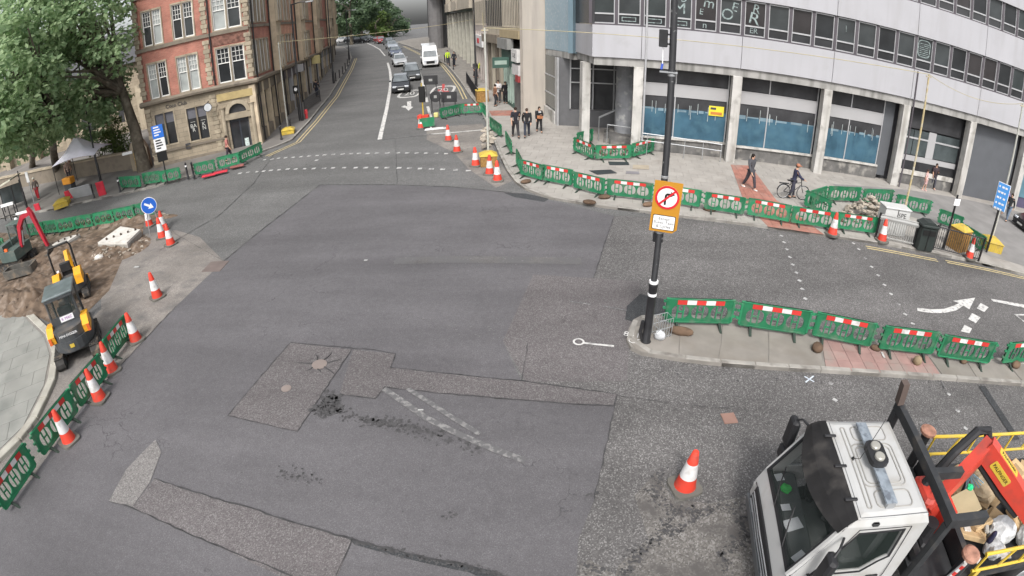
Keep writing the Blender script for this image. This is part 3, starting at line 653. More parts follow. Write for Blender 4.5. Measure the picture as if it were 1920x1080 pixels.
# ramp handrails and steps between the columns at the entrance
hr = MB(); hr.tube([(-5.0, -.1, 1.62), (-.55, -.1, 1.36)], .03, 8); hr.tube([(-5.0, -.1, 1.22), (-.55, -.1, 1.0)], .025, 8)
for i in range(5): hr.tube([(-4.7 + i * 1.03, -.1, .1), (-4.7 + i*1.03, -.1, 1.6 - i*.06)], .022, 6)
hr.build('handrail', M_steel, of)
hr = MB(); hr.tube([(-7.4, 2.2, 1.9), (-6.4, 3.2, 2.25)], .06, 6); hr.tube([(-7.4, 2.2, .5), (-7.4, 2.2, 1.9)], .025, 6); hr.tube([(-6.9, 1.6, 1.62), (-5.3, 1.6, 1.5)], .035, 6); hr.tube([(-6.9, 1.6, .3), (-6.9, 1.6, 1.62)], .025, 6)
hr.build('handrail', M_steel, of)
MB().box(-6.8, -4.9, 1.7, 4.4, 0, .95).box(-7.1, -6.8, 1.9, 4.4, 0, .75).build('entrance_steps', M_plinth, of)
MB().lathe([(.75, 0), (.75, 5.15)], 24, (-5.75, 3.2, .0)).build('curved_wall', M('mottled_drum', (.25, .255, .27), .6, var=.25, scale=1.5, dirt=(.42, .42, .41), dscale=2.5, dlo=.55, dhi=.7), of)
# recessed lobby and side wing, in world coordinates under the same block
inv = of.matrix_world.inverted() if False else (Matrix.Translation(FO) @ Matrix.Rotation(FA, 4, 'Z')).inverted()
def wbuild(b, name, mat, parent, smooth=False, iv=None):
    b.v = [(iv or inv) @ Vector(v) for v in b.v]; return b.build(name, mat, parent, smooth)
def wall(a, b, z0, z1, t=.25):
    """thin wall panel from a to b, thickness to the right of a->b"""
    a, b = Vector((a[0], a[1], 0)), Vector((b[0], b[1], 0)); d = (b - a).normalized(); n_ = Vector((d.y, -d.x, 0)) * t
    q = [a, b, b + n_, a + n_]; return MB().add([(p.x, p.y, z) for z in (z0, z1) for p in q], [(0, 1, 2, 3), (4, 5, 6, 7), (0, 1, 5, 4), (1, 2, 6, 5), (2, 3, 7, 6), (3, 0, 4, 7)])
SW = [(4.40, 28.44), (4.0, 32.3), (2.55, 37.2)]
wbuild(wall(SW[0], SW[1], 5.62, 7.36), 'cladding_panel', M_white, of); wbuild(wall(SW[0], SW[1], 7.4, 9.37, .12), 'side_window', M_glass2, of); wbuild(wall(SW[0], SW[1], 9.38, 11.2), 'cladding_panel', M_white, of)
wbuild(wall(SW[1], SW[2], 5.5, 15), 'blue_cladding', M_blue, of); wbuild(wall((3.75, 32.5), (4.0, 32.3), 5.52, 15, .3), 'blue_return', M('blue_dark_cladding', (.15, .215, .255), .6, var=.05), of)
for zt in (9.7, 8.9): pass
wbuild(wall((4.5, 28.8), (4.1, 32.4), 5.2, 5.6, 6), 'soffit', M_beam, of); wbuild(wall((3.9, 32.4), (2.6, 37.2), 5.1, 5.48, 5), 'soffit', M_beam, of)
wbuild(MB().box(4.05, 4.5, 29.5, 30.6, .2, 5.2), 'column', M_conc, of)
wbuild(wall((2.62, 37.5), (3.1, 34.6), 1.6, 5.1, .1), 'lobby_glass', M_glassg, of); wbuild(wall((2.6, 37.5), (3.12, 34.55), .4, 1.5, .2), 'plinth', M_conc, of)
for t_ in (.28, .62):
    z = 1.5 + t_ * 3.6; wbuild(wall((2.58, 37.5), (3.06, 34.6), z, z + .07, .1), 'glazing_bar', M_alu, of)
wbuild(wall((3.1, 34.6), (3.2, 34.1), .4, 5.1, .12), 'glazing_post', M_alu, of)
wbuild(wall((3.2, 34.2), (3.9, 34.05), .3, 5.1, -.2), 'granite_wall', M_granite, of); wbuild(wall((3.9, 34.05), (9.0, 33.1), .3, 1.75, -.2), 'granite_wall', M_granite, of)
wbuild(wall((3.9, 34.1), (9.0, 33.15), 1.8, 5.1, -.1), 'lobby_glass', M_glass2, of)
for q, z0, z1 in ((3.9, 1.8, 5.1), (5.3, 1.8, 5.1), (6.6, 1.8, 5.1)): wbuild(MB().box(q - .04, q + .04, 33.35 + (3.9 - q) * .186 + .55, 33.45 + (3.9 - q) * .186 + .6, z0, z1), 'glazing_bar', M_alu, of)
for z in (3.5, 4.4): wbuild(wall((3.9, 34.0), (9.0, 33.05), z, z + .07, .06), 'glazing_bar', M_alu, of)
wbuild(MB().box(4.45, 4.6, 28.62, 28.75, 5.72, 5.86), 'camera_box', M_core, of)
# ------------------------------------------------------------------ red brick corner building
def brick_mat(name, c1, c2, mort, sc):
    m = bpy.data.materials.new(name); m.use_nodes = True; n = m.node_tree.nodes; L = m.node_tree.links; b = n['Principled BSDF']
    tc = n.new('ShaderNodeTexCoord'); sx = n.new('ShaderNodeSeparateXYZ'); L.new(tc.outputs['Object'], sx.inputs[0]); cb = n.new('ShaderNodeCombineXYZ'); L.new(sx.outputs[0], cb.inputs[0]); L.new(sx.outputs[2], cb.inputs[1])
    br = n.new('ShaderNodeTexBrick'); L.new(cb.outputs[0], br.inputs['Vector']); br.inputs['Color1'].default_value = (*c1, 1); br.inputs['Color2'].default_value = (*c2, 1); br.inputs['Mortar'].default_value = (*mort, 1)
    br.inputs['Scale'].default_value = 1; br.inputs['Brick Width'].default_value = sc[0]; br.inputs['Row Height'].default_value = sc[1]; br.inputs['Mortar Size'].default_value = sc[2]; br.inputs['Bias'].default_value = 0
    no = n.new('ShaderNodeTexNoise'); no.inputs['Scale'].default_value = .9; no.inputs['Detail'].default_value = 6; L.new(tc.outputs['Object'], no.inputs['Vector'])
    mr = n.new('ShaderNodeMapRange'); mr.inputs[1].default_value = .3; mr.inputs[2].default_value = .7; mr.inputs[3].default_value = .72; mr.inputs[4].default_value = 1.2; L.new(no.outputs['Fac'], mr.inputs[0])
    vm = n.new('ShaderNodeVectorMath'); vm.operation = 'SCALE'; L.new(br.outputs[0], vm.inputs[0]); L.new(mr.outputs[0], vm.inputs['Scale']); L.new(vm.outputs[0], b.inputs['Base Color'])
    bp = n.new('ShaderNodeBump'); bp.inputs['Distance'].default_value = .01; bp.inputs['Strength'].default_value = .4; L.new(br.outputs['Fac'], bp.inputs['Height']); bp.invert = True; L.new(bp.outputs[0], b.inputs['Normal'])
    b.inputs['Roughness'].default_value = .9; return m
M_brick = brick_mat('red_brick', (.44, .165, .12), (.35, .125, .09), (.37, .25, .2), (.225, .075, .008))
M_brick2 = brick_mat('orange_brick_lightened', (.56, .27, .18), (.46, .21, .14), (.5, .36, .27), (.225, .075, .008))  # orange brick, colour raised against the shade on the street frontages
M_ashlar = brick_mat('sandstone_ashlar', (.345, .29, .215), (.285, .237, .175), (.19, .16, .12), (.75, .32, .012))
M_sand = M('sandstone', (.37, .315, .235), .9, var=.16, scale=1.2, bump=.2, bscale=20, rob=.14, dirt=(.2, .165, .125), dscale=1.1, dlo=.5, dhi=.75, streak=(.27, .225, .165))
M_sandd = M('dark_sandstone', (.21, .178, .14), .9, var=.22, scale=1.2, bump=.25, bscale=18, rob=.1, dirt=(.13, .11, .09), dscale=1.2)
M_sand2 = M('shade_lightened_sandstone', (.52, .43, .31), .9, var=.16, scale=1.2, bump=.2, bscale=20, dirt=(.3, .24, .18), dscale=1.1, dlo=.5, dhi=.78)  # copy of the sandstone, lightened to offset shade on the street side
M_sash = M('white_sash', (.74, .73, .70), .5, var=.06, scale=2)
M_slate = M('slate', (.07, .07, .075), .7, var=.2, scale=3)
M_curt = M('net_curtain', (.32, .34, .33), .5, var=.2, scale=1.4, spec=.5)
RO = Vector((-24.61, 31.14, 0)); RA = math.atan2(.352, .936)
rb = empty('brick_building', RO, RA, 'red brick corner building with sandstone ground floor and white sash windows', 'building')
LEN1 = 8.1
def sash_meshes(w, h):
    a = MB().plate([(-.08, -.1), (w + .08, -.1), (w + .08, h + .12), (-.08, h + .12)], [[(0, 0), (w, 0), (w, h), (0, h)]], -.06, .16).mesh('window', M_sand)
    f = MB().plate([(0, 0), (w, 0), (w, h), (0, h)], [[(.07, .08), (w-.07, .08), (w-.07, h*.56-.03), (.07, h*.56-.03)], [(.07, h*.56+.03), (w-.07, h*.56+.03), (w-.07, h-.07), (.07, h-.07)]], .05, .13)
    for i in (1, 2): x = .07 + (w-.14) * i / 3; f.box(x-.014, x+.014, .07, .11, h*.56+.03, h-.07)
    for i in (1, 2): z = h*.56 + .03 + (h*.44-.1) * i / 3; f.box(.07, w-.07, .07, .11, z-.014, z+.014)
    g = [MB().box(.04, w-.04, .12, .14, .04, h-.04).mesh('pane', t) for t in (tints[0], tints[1], M_curt)]
    return a, f.mesh('sash', M_sash), g
sashes = {}
def sash(par, x, z, w, h):
    k = (round(w, 2), round(h, 2))
    if k not in sashes: sashes[k] = sash_meshes(w, h)
    a, f, g = sashes[k]
    o = link('window', a, par, (x, 0, z)); link('sash', f, o); link('pane', rnd.choice(g), o); return o
qm1 = MB().box(-.24, .24, -.07, .1, 0, .29, .015).mesh('quoin', M_sand); qm2 = MB().box(-.16, .16, -.05, .1, 0, .29, .015).mesh('quoin', M_sand)
def quoins(par, x, z0, z1):
    i = 0; z = z0
    while z + .3 <= z1:
        link('quoin', qm1 if i % 2 else qm2, par, (x, 0, z)); i += 1; z += .31
# facade 1: brick storeys
def holes_wall(par, name, mat, x0, x1, z0, z1, ops, v0=0., v1=.45):
    hs_ = [[(a, c), (b, c), (b, d), (a, d)] for a, b, c, d in ops]
    return MB().plate([(x0, z0), (x1, z0), (x1, z1), (x0, z1)], hs_, v0, v1).build(name, mat, par)
ops = []
STO = [(5.32, 7.74), (9.02, 11.44), (12.75, 14.9)]
for z0, z1 in STO:
    for x in (.68, 1.42, 2.88, 3.68, 5.72, 6.75): ops.append((x, x + (.64 if x < 2.5 else .68 if x < 5 else .92), z0, z1))
holes_wall(rb, 'brick_wall', M_brick, 0, LEN1, 5.25, 16, ops)
for x0, x1, z0, z1 in ops: sash(rb, x0, z0, x1 - x0, z1 - z0)
MB().box(5.35, 8.0, -.03, .0, 7.95, 8.6).build('carved_panel', M('carved_terracotta', (.17, .085, .065), .9, var=.5, scale=5, bump=1, bscale=6), rb)
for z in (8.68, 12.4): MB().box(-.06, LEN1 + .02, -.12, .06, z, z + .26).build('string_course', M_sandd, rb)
for x in (.12, 5.08, 8.0): quoins(rb, x, 5.4, 8.6); quoins(rb, x, 9.0, 12.3); quoins(rb, x, 12.7, 15.9)
MB().tube([(5.42, -.1, 5.3), (5.42, -.1, 15.5)], .06, 6).build('drainpipe', M('black_pipe', (.03, .028, .028), .5), rb)
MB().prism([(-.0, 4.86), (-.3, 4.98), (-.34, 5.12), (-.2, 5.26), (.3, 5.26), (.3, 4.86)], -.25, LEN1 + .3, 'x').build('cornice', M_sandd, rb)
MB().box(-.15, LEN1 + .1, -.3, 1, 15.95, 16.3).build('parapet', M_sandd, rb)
# ground floor
gops = [(.66, 1.32, 1.95, 4.2), (1.42, 2.08, 1.95, 4.2), (3.05, 3.72, 1.8, 4.1), (3.82, 4.48, 1.8, 4.1), (6.02, 7.42, .3, 2.68)]
fan = [(6.72 + .62*math.cos(R(t)), 3.12 + .62*math.sin(R(t))) for t in range(0, 181, 15)]
MB().plate([(0, .2), (LEN1, .2), (LEN1, 4.86), (0, 4.86)], [[(a, c), (b, c), (b, d), (a, d)] for a, b, c, d in gops] + [fan], 0, .45).build('stone_wall', M_ashlar, rb)
for i, (a, b, c, d) in enumerate(gops[:4]):
    w_ = MB().plate([(a - .09, c - .1), (b + .09, c - .1), (b + .09, d + .1), (a - .09, d + .1)], [[(a, c), (b, c), (b, d), (a, d)]], -.03, .12).build('window', M_sand, rb)
    MB().box(a, b, .14, .17, c, d).build('pane', M_glass if i else M_glassg, w_); MB().box(a, b, .125, .135, d - .75, d).build('blind', M('grey_blind', (.14, .14, .16), .8), w_)
    if i >= 2:
        for z, bd, s_ in ((d - 1.0, '~~', .3), (c + 1.0, 'BA' if i == 2 else 'K', .38), (c + .72, 'R' if i == 2 else 'N', .38)): text('window_lettering', bd, s_, M('window_print', (.55, .55, .52), .7), w_, Matrix.Translation((a + .33, .12, z)) @ Matrix.Rotation(R(90), 4, 'X'))
dr = MB().box(6.04, 7.4, .18, .26, .3, 2.66).build('door', M('dark_door', (.04, .045, .055), .3), rb)
for i in range(2): MB().box(6.12 + i * .66, 6.66 + i * .66, .16, .178, .5, 2.5).build('pane', M_glass, dr)
MB().box(6.9, 7.2, .14, .155, .6, 1.2).build('poster', M('poster', (.45, .52, .5), .7, var=.5, scale=9), dr)
MB().prism(fan, .15, .19, 'y').build('fanlight', M_glass2, rb)
MB().plate([(6.72 + .95*math.cos(R(t)), 3.1 + .95*math.sin(R(t))) for t in range(0, 181, 15)], [], -.01, .0).build('arch', M_sandd, rb) if False else None
ar = [(6.72 + .92*math.cos(R(t)), 3.12 + .9*math.sin(R(t))) for t in range(0, 181, 12)] + [(6.72 + .64*math.cos(R(t)), 3.12 + .64*math.sin(R(t))) for t in range(180, -1, -12)]
MB().prism(ar, -.09, .1, 'y').build('arch', M_sand, rb)
MB().box(5.7, 7.75, -.16, .1, 2.72, 3.08).build('door_lintel', M_sand, rb); MB().box(5.4, 8.0, -.14, .05, 4.12, 4.62).build('sign_panel', M('sign_stone', (.40, .31, .15), .85, var=.15), rb)
for x in (5.66, 7.78): MB().lathe([(.2, 0), (.16, .1), (.15, 2.9), (.22, 3.05)], 12, (x, -.1, .6)).build('column', M_sand, rb)
for x in (.2, 5.1): quoins(rb, x, .4, 4.8)
MB().box(-.03, 5.5, -.1, .05, 1.45, 1.6).build('string_course', M_sandd, rb); MB().box(-.06, 5.6, -.07, .04, .15, .75).build('plinth', M_sandd, rb)
MB().box(2.6, 2.95, -.1, .0, 1.35, 1.72).build('wall_box', M_core, rb)
text('wall_lettering', 'Coca Clud', .36, M_core, rb, Matrix.Translation((2.5, -.03, 4.55)) @ Matrix.Rotation(R(90), 4, 'X'), .02) if False else text('wall_lettering', 'Coco Club', .36, M_core, rb, Matrix.Translation((2.4, -.03, 4.56)) @ Matrix.Rotation(R(90), 4, 'X'), .02)
hs_ = MB().lathe([(.3, -.06), (.3, .06)], 18).build('hanging_sign', M_core, rb); hs_.matrix_local = Matrix.Translation((4.75, -.6, 3.95)) @ Matrix.Rotation(R(90), 4, 'X') @ Matrix.Rotation(R(20), 4, 'Y')
f_ = MB().lathe([(.26, .062), (.26, .07)], 18).build('sign_face', M('sign_white', (.62, .64, .66), .5), hs_); MB().tube([(4.75, -.6, 4.25), (4.75, .02, 4.3)], .025, 6).build('bracket', M_core, rb)
MB().box(0, LEN1, .46, 8, 0, 15.9).build('inner_wall', M_core, rb)
MB().box(-.01, .4, .0, 10, 0.1, 15.9).build('side_wall', M_brick, rb)
# facade 2: along the street, four frontages
F2 = [Vector(p) for p in ((-17.0, 34.0, 0), (-18.25, 41.5, 0), (-19.7, 51.0, 0), (-21.9, 61.5, 0), (-25.2, 76.5, 0), (-31.5, 98, 0))]
labs = ['brick and sandstone frontage with paired sash windows just round the corner', 'brick frontage with stone bay above dark shopfronts, behind the tall lamp post', 'sandstone bay fronted building with a yellow projecting sign', 'farthest narrow brick frontage where the left pavement bends']
for i, (a, b) in enumerate(zip(F2, F2[1:])):
    L_ = (b - a).length; d_ = (b - a).normalized(); base = gz((a.y + b.y) / 2)
    o = empty('terrace_building', (a.x, a.y, 0), math.atan2(d_.y, d_.x)); tag(o, labs[min(i, 3)] if i < 3 else (labs[3] if i == 3 else 'dark far end of the left hand terrace under the trees'), 'building', None)
    zb = base + .05; H_ = 16 - i * .3; c1 = zb + 4.45 - i*.35
    bay = (L_ * .72, L_ * .93)
    ops = []
    xs = [L_ * t for t in (.04, .15, .28, .39, .52)]
    for s0 in (c1 + .3, c1 + 4.0, c1 + 7.6):
        for x in xs[:5 if i < 2 else 4]: ops.append((x, x + .62, s0, s0 + 2.35))
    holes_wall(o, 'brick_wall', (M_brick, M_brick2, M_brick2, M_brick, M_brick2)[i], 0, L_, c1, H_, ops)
    for x0, x1, z0, z1 in ops: sash(o, x0, z0, x1 - x0, z1 - z0)
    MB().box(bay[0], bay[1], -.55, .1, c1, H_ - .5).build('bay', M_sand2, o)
    for s0 in (c1 + .3, c1 + 4.0, c1 + 7.6):
        for q in (.2, .62):
            w_ = sash(o, bay[0] + (bay[1] - bay[0]) * q - .2, s0, .62, 2.35); w_.location.y = -.72
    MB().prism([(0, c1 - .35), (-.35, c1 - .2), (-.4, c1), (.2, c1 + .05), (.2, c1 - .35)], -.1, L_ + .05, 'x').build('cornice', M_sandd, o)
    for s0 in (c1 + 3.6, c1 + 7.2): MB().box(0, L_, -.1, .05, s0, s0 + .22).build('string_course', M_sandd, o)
    for x in (bay[0] - .25, .65): MB().tube([(x, -.12, zb), (x, -.12, H_)], .06, 6).build('drainpipe', MATS['black_pipe'], o); (quoins(o, x - .4, c1 + .2, H_ - .5) if x < 1 else None)
    # ground floor shopfront: pilasters and dark glass
    MB().box(0, L_, .3, .5, zb - .3, c1 - .36).build('shop_glass', M_glass2, o)
    n = max(4, int(L_ / 1.7))
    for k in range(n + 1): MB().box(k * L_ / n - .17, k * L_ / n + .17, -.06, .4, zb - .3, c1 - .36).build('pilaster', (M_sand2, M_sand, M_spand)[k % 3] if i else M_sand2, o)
    MB().box(0, L_, -.03, .35, zb - .3, zb + .8).build('stall_riser', M_sandd, o); MB().box(.0, L_, -.02, .35, c1 - 1.1, c1 - .37).build('fascia', (M_sandd, M('dark_fascia', (.10, .085, .09), .7), M_sandd, M_shut, M_shut)[i], o)
    MB().box(0, L_, .46, 8, 0, H_ - .1).build('inner_wall', M_core, o)
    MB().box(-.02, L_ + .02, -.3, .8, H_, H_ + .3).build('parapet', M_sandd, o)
    if i == 2: MB().box(L_*.4, L_*.4 + .12, -1.0, -.1, c1 - 1.0, c1 - .1).build('projecting_sign', M('cream_sign', (.55, .47, .22), .6), o)
    if i == 1: MB().box(L_*.5, L_*.5 + .1, -.9, -.1, c1 - .9, c1 - .2).build('projecting_sign', M_spand, o)
# ------------------------------------------------------------------ right side of the street beyond the office block
SP = [Vector(p) for p in ((.97, 37.2, 0), (-.35, 42.8, 0), (-1.75, 48.5, 0), (-3.5, 59, 0), (-5.5, 69, 0), (-9.6, 88, 0), (-16, 112, 0))]
be = empty('beige_tower', (1.7, 37.4, 0), 0, 'plain beige rendered wall between office block and shops', 'building')
b = MB().add([(x, y, z) for z in (.4, 16) for x, y in ((.93, 36.9), (2.58, 37.3), (4.2, 44), (2.6, 46))], [(0, 1, 2, 3), (4, 5, 6, 7), (0, 1, 5, 4), (1, 2, 6, 5), (2, 3, 7, 6), (3, 0, 4, 7)]); b.v = [v - Vector((1.7, 37.4, 0)) for v in b.v]; b.build('wall', M_beige, be)
MB().box(-.86, -.7, -.56, -.4, .45, 16).build('edge_pilaster', M('edge_stone', (.27, .24, .21), .85), be)
def frontage(a, b, label, name):
    d_ = (b - a).normalized(); L_ = (b - a).length
    o = empty(name, (a.x, a.y, 0), math.atan2(d_.y, d_.x)); tag(o, label, 'building'); return o, L_, gz((a.y + b.y) / 2)
# local frame: x up the street, +y towards the road, so the body extends to -y
def body(o, L_, h, mat, z0=0, dep=9): return MB().box(0, L_, -dep, 0, z0, h).build('wall', mat, o)
M_cream = M('cream_stone', (.42, .375, .305), .85, var=.1, scale=.8, streak=(.32, .28, .22)); M_greens = M('green_shopfront', (.05, .10, .08), .5, var=.15); M_mint = M('mint_frame', (.30, .38, .33), .6)
o, L_, g0 = frontage(SP[0], SP[1], 'cream office frontage with tall vertical fins above the green shopfront', 'fin_building')
MB().box(.4, L_, -2.4, 0, 6.3, 14).build('wall', M_cream, o); MB().box(.4, L_, -2.4, -.5, .5, 6.3).build('shop_glass', M_glass2, o); MB().box(-.05, L_, -.1, .25, 6.15, 6.75).build('cornice', M('cornice_gold', (.36, .29, .18), .85), o)
for k in range(12): x = .2 + k * L_ / 12; MB().box(x, x + .2, 0, .07, 6.95, 9.5).build('fin', M_cream, o); MB().box(x + .21, x + L_/12 - .02, .0, .04, 7.1, 9.3).build('window', M_glass2, o)
MB().box(.1, 1.9, -.5, .25, 3.55, 4.3).build('fascia', M('white_fascia', (.55, .53, .52), .6), o); MB().box(.1, .9, -.2, .27, 3.1, 3.6).build('fascia', M('red_fascia2', (.30, .05, .05), .6), o); MB().box(.1, 2.1, -.5, .05, .5, 3.1).build('shutter', M('dark_shutter', (.13, .13, .125), .6, var=.2), o)
q_ = MB().box(.2, 1.8, -.3, .32, 4.5, 5.4).build('sign_board', M('white_board', (.58, .57, .55), .6), o); text('sign_lettering', 'S-2E', .42, M_core, q_, axes((1.0, .325, 4.95), Vector((-1, 0, 0)), Vector((0, 0, 1)), Vector((0, 1, 0))))
MB().box(2.2, L_, -.5, .12, 4.0, 5.2).build('green_fascia', M_greens, o); MB().box(2.2, L_, -.5, .08, .6, 1.3).build('stall_riser', M_greens, o)
for k in range(5): x = 2.5 + k * .62; MB().box(x, x + .12, -.3, .14, 1.2, 4.0).build('window_bar', M_mint, o); MB().box(x + .13, x + .55, -.05, .0, 1.3, 3.9).build('pane', M_glassg, o)
MB().prism([(2.2, 5.3), (5.6, 5.3), (5.6, 6.1), (2.2, 6.1)], .05, .5, 'y').build('awning', M('grey_awning', (.23, .23, .22), .8), o)
hs2 = MB().box(2.6, 2.72, .3, 1.5, 3.95, 4.75).build('hanging_sign', M_greens, o); MB().box(2.58, 2.6, .45, 1.35, 4.2, 4.5).build('sign_lettering', M_mint, hs2)
o, L_, g0 = frontage(SP[1], SP[2], 'stone frontage with curved stair gable over narrow dark entrance', 'stone_building')
body(o, L_, 13.5, M_cream, 6.2); MB().box(0, L_, -9, -.3, .6, 6.2).build('shop_glass', M_glass2, o); MB().box(0, L_, -.2, .5, 5.6, 6.3).build('cornice', M_sandd, o)
for k in range(4): x = .3 + k * L_ / 4; MB().box(x, x + .4, -.3, .15, .6, 5.6).build('pilaster', (M_cream, M_sandd)[k % 2], o)
for k in range(9): x = .25 + k * L_ / 9; MB().box(x, x + .3, .0, .04, 7, 9.3).build('window', M_glass2, o)
o, L_, g0 = frontage(SP[2], SP[3], 'pale stone bank frontage with white and red fascia sign', 'bank_building')
body(o, L_, 14, M('pale_pink_stone', (.44, .39, .36), .85, var=.08, scale=.7), 6.4); MB().box(0, L_, -9, -.4, .8, 6.4).build('shop_glass', M_glass2, o)
for k in range(18): x = .3 + k * L_ / 18; MB().box(x, x + .30, 0, .04, 7.2, 9.4).build('window', M_glass2, o); MB().box(x + .31, x + .5, 0, .06, 7.0, 9.7).build('fin', M_cream, o)
fs = MB().box(2.0, 8.2, -.3, .25, 4.9, 6.0).build('fascia', M('bank_white', (.66, .66, .66), .5), o); MB().box(4.2, 5.8, .24, .28, 5.2, 5.7).build('fascia_emblem', M('bank_red', (.55, .03, .04), .5), fs)
for k in range(7): x = .3 + k * L_ / 7; MB().box(x, x + .45, -.4, .1, .8, 6.4).build('pilaster', MATS['pale_pink_stone'], o)
o, L_, g0 = frontage(SP[3], SP[5], 'tall dark glass building on slim columns with cream window strip above', 'glass_building')
M_dkg = M('dark_green_glass', (.035, .046, .044), .3, var=.4, scale=.5, spec=.15)
body(o, L_, 30, M_dkg, 8.6, 14); MB().box(0, L_, -14, -2.2, 1, 8.6).build('recessed_wall', M_dkg, o)
for k in range(9): x = .3 + k * L_ / 8.2; MB().box(x, x + .45, -.6, -.1, 1.5, 8.6).build('column', M('pale_column', (.40, .385, .33), .8), o)
for k, (x0, x1) in enumerate(((1, 12), (13, 19.5), (22.5, 28))):
    s_ = MB().box(x0, x1, -.5, .35, 8.9, 10.2).build('cream_panel', M_cream, o); MB().box(x0, x1, -.5, .35, 12.4, 14).build('cream_panel', M_cream, s_)
    for j in range(int((x1 - x0) / 1.0)): MB().box(x0 + j*1.0, x0 + j*1.0 + .35, -.3, .3, 10.2, 12.4).build('cream_post', M_cream, s_)
o, L_, g0 = frontage(SP[5], SP[6], 'far dark tower with pale slab edge at the end of the street', 'tower_building')
body(o, L_, 24, M('tower_dark', (.05, .049, .052), .5, spec=.15), 1, 14); MB().box(-3, 2, -2, 3, 12.5, 14).build('slab_edge', M_cream, o); MB().lathe([(1.2, 1), (1.2, 24)], 14, (.5, 1.6, 0)).build('round_pier', M('pier_grey', (.16, .155, .155), .7), o)
# church behind the trees
ch = empty('church', (-40, 47, 0), R(14), 'sandstone church partly hidden behind the trees', 'church')
MB().box(-24, 9, 0, 10, .5, 8.5).build('wall', M_ashlar, ch); MB().prism([(-.6, 8.5), (5, 12.5), (10.6, 8.5)], -24.5, 9.5, 'x').build('roof', M_slate, ch)
for x in (-20, -15, -10, -5, 0, 5):
    w_ = MB().prism([(x - .8, 2.5), (x + .8, 2.5), (x + .8, 5.2), (x + .5, 6.1), (x, 6.6), (x - .5, 6.1), (x - .8, 5.2)], -.06, .05, 'y').build('window', M_glass2, ch); MB().box(x - .06, x + .06, -.1, -.05, 2.5, 6.4).build('tracery', M_sand, w_)
    MB().box(x + 2.1, x + 2.8, -.9, 0, .5, 6).build('buttress', M_sand, ch)
# churchyard boundary wall
cw = empty('churchyard_wall', (0, 0, 0), 0, 'low sandstone churchyard wall with coping below the trees', 'wall')
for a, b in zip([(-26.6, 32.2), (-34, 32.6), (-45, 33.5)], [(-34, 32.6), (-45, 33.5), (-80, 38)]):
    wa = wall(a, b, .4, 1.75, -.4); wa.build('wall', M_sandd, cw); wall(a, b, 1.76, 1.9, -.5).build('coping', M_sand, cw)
# ------------------------------------------------------------------ barriers
M_green = M('green_plastic', (.020, .165, .075), .5, var=.16, scale=2.5, rob=.25, spec=.35, dirt=(.10, .16, .11), dscale=3, dlo=.5, dhi=.72)
M_dgreen = M('dark_rubber_foot', (.03, .045, .035), .8, var=.2)
M_tred = M('reflective_red', (.52, .04, .035), .45, var=.1, rob=.14); M_twhite = M('reflective_white', (.62, .61, .605), .45, var=.08, rob=.08, dirt=(.38, .365, .34), dscale=5, dlo=.52, dhi=.75)
def barrier_proto():
    o = empty('barrier', (0, 0, -50))
    out = rrect(-.985, .985, .13, 1.0, .1)
    ops = []
    for c in (-.56, 0, .56): ops.append(rrect(c - .245, c + .245, .27, .77, .2, 4))
    b = MB().plate(out, ops, -.022, .022)
    for c in (-.56, 0, .56):
        for x in (-.085, .085): b.box(c + x - .02, c + x + .02, -.018, .018, .26, .78)
        b.box(c - .06, c + .06, -.016, .016, .50, .545)
    b.box(-.99, .99, -.035, .035, .955, 1.0, .008); b.box(-.93, .93, -.032, .032, .135, .19, .008)
    for x in (-.955, .955): b.box(x - .03, x + .03, -.04, .04, .2, .93, .008)
    for x0, x1 in ((-1.06, -.97), (.97, 1.06)):
        for z in (.36, .62, .86): b.box(x0, x1, -.03, .03, z, z + .07)
    b.build('panel', M_green, o)
    for i in range(5): MB().box(-.675 + .27*i + .002, -.405 + .27*i - .002, -.03, -.0225, .79, .945).build('reflective_tape', M_twhite if i % 2 else M_tred, o)
    for x in (-.62, .62): MB().prism([(-.34, 0), (-.28, .02), (-.05, .16), (.05, .16), (.28, .02), (.34, 0), (.2, 0), (.06, .07), (-.06, .07), (-.2, 0)], x - .035, x + .035, 'x').build('foot', M_dgreen, o)
    return o
BP = barrier_proto(); BP2 = empty('barrier', (0, 0, -50))
for ch in BP.children:
    if 'tape' not in ch.name: c = ch.copy(); C.objects.link(c); c.parent = BP2
ORD = ['first', 'second', 'third', 'fourth', 'fifth', 'sixth', 'seventh', 'eighth', 'ninth', 'tenth', 'eleventh']
def barrier(a, b, label, group, base=0., tape=True, lean=None, flip=False):
    lean = rnd.uniform(-.07, .05) if lean is None else lean
    """a, b: pixels of the panel's two lower corners"""
    A, B_ = G(*a, off=base + .11), G(*b, off=base + .11)
    if flip: A, B_ = B_, A
    d = B_ - A; o = dup(BP if tape else BP2)
    tag(o, label, 'barrier', group); c = (A + B_) / 2
    o.location = (c.x, c.y, gz(c.y) + base); L_ = math.hypot(d.x, d.y)
    o.rotation_euler = (lean, -math.atan2(gz(B_.y) - gz(A.y), L_), math.atan2(d.y, d.x) + rnd.uniform(-.025, .025)); o.scale = (min(1.14, max(.7, L_ / 1.94)), 1, .84); return o
K = .12
rowR = [((918, 238), (942, 258)), ((944, 260), (966, 300)), ((968, 305), (979, 326)), ((979, 327), (1014, 337)), ((1016, 337), (1072, 348)), ((1076, 351), (1132, 365)), ((1138, 365), (1222, 374)), ((1228, 376), (1312, 388)), ((1320, 391), (1394, 402)), ((1400, 402), (1479, 416)), ((1482, 417), (1563, 428)), ((1566, 427), (1640, 437))]
ordR = ORD + ['twelfth']
for i, (a, b) in enumerate(rowR): barrier(a, b, '%s green barrier along the right kerb counting from the street end' % ordR[i], 'barriers along the right kerb', K, i > 2)
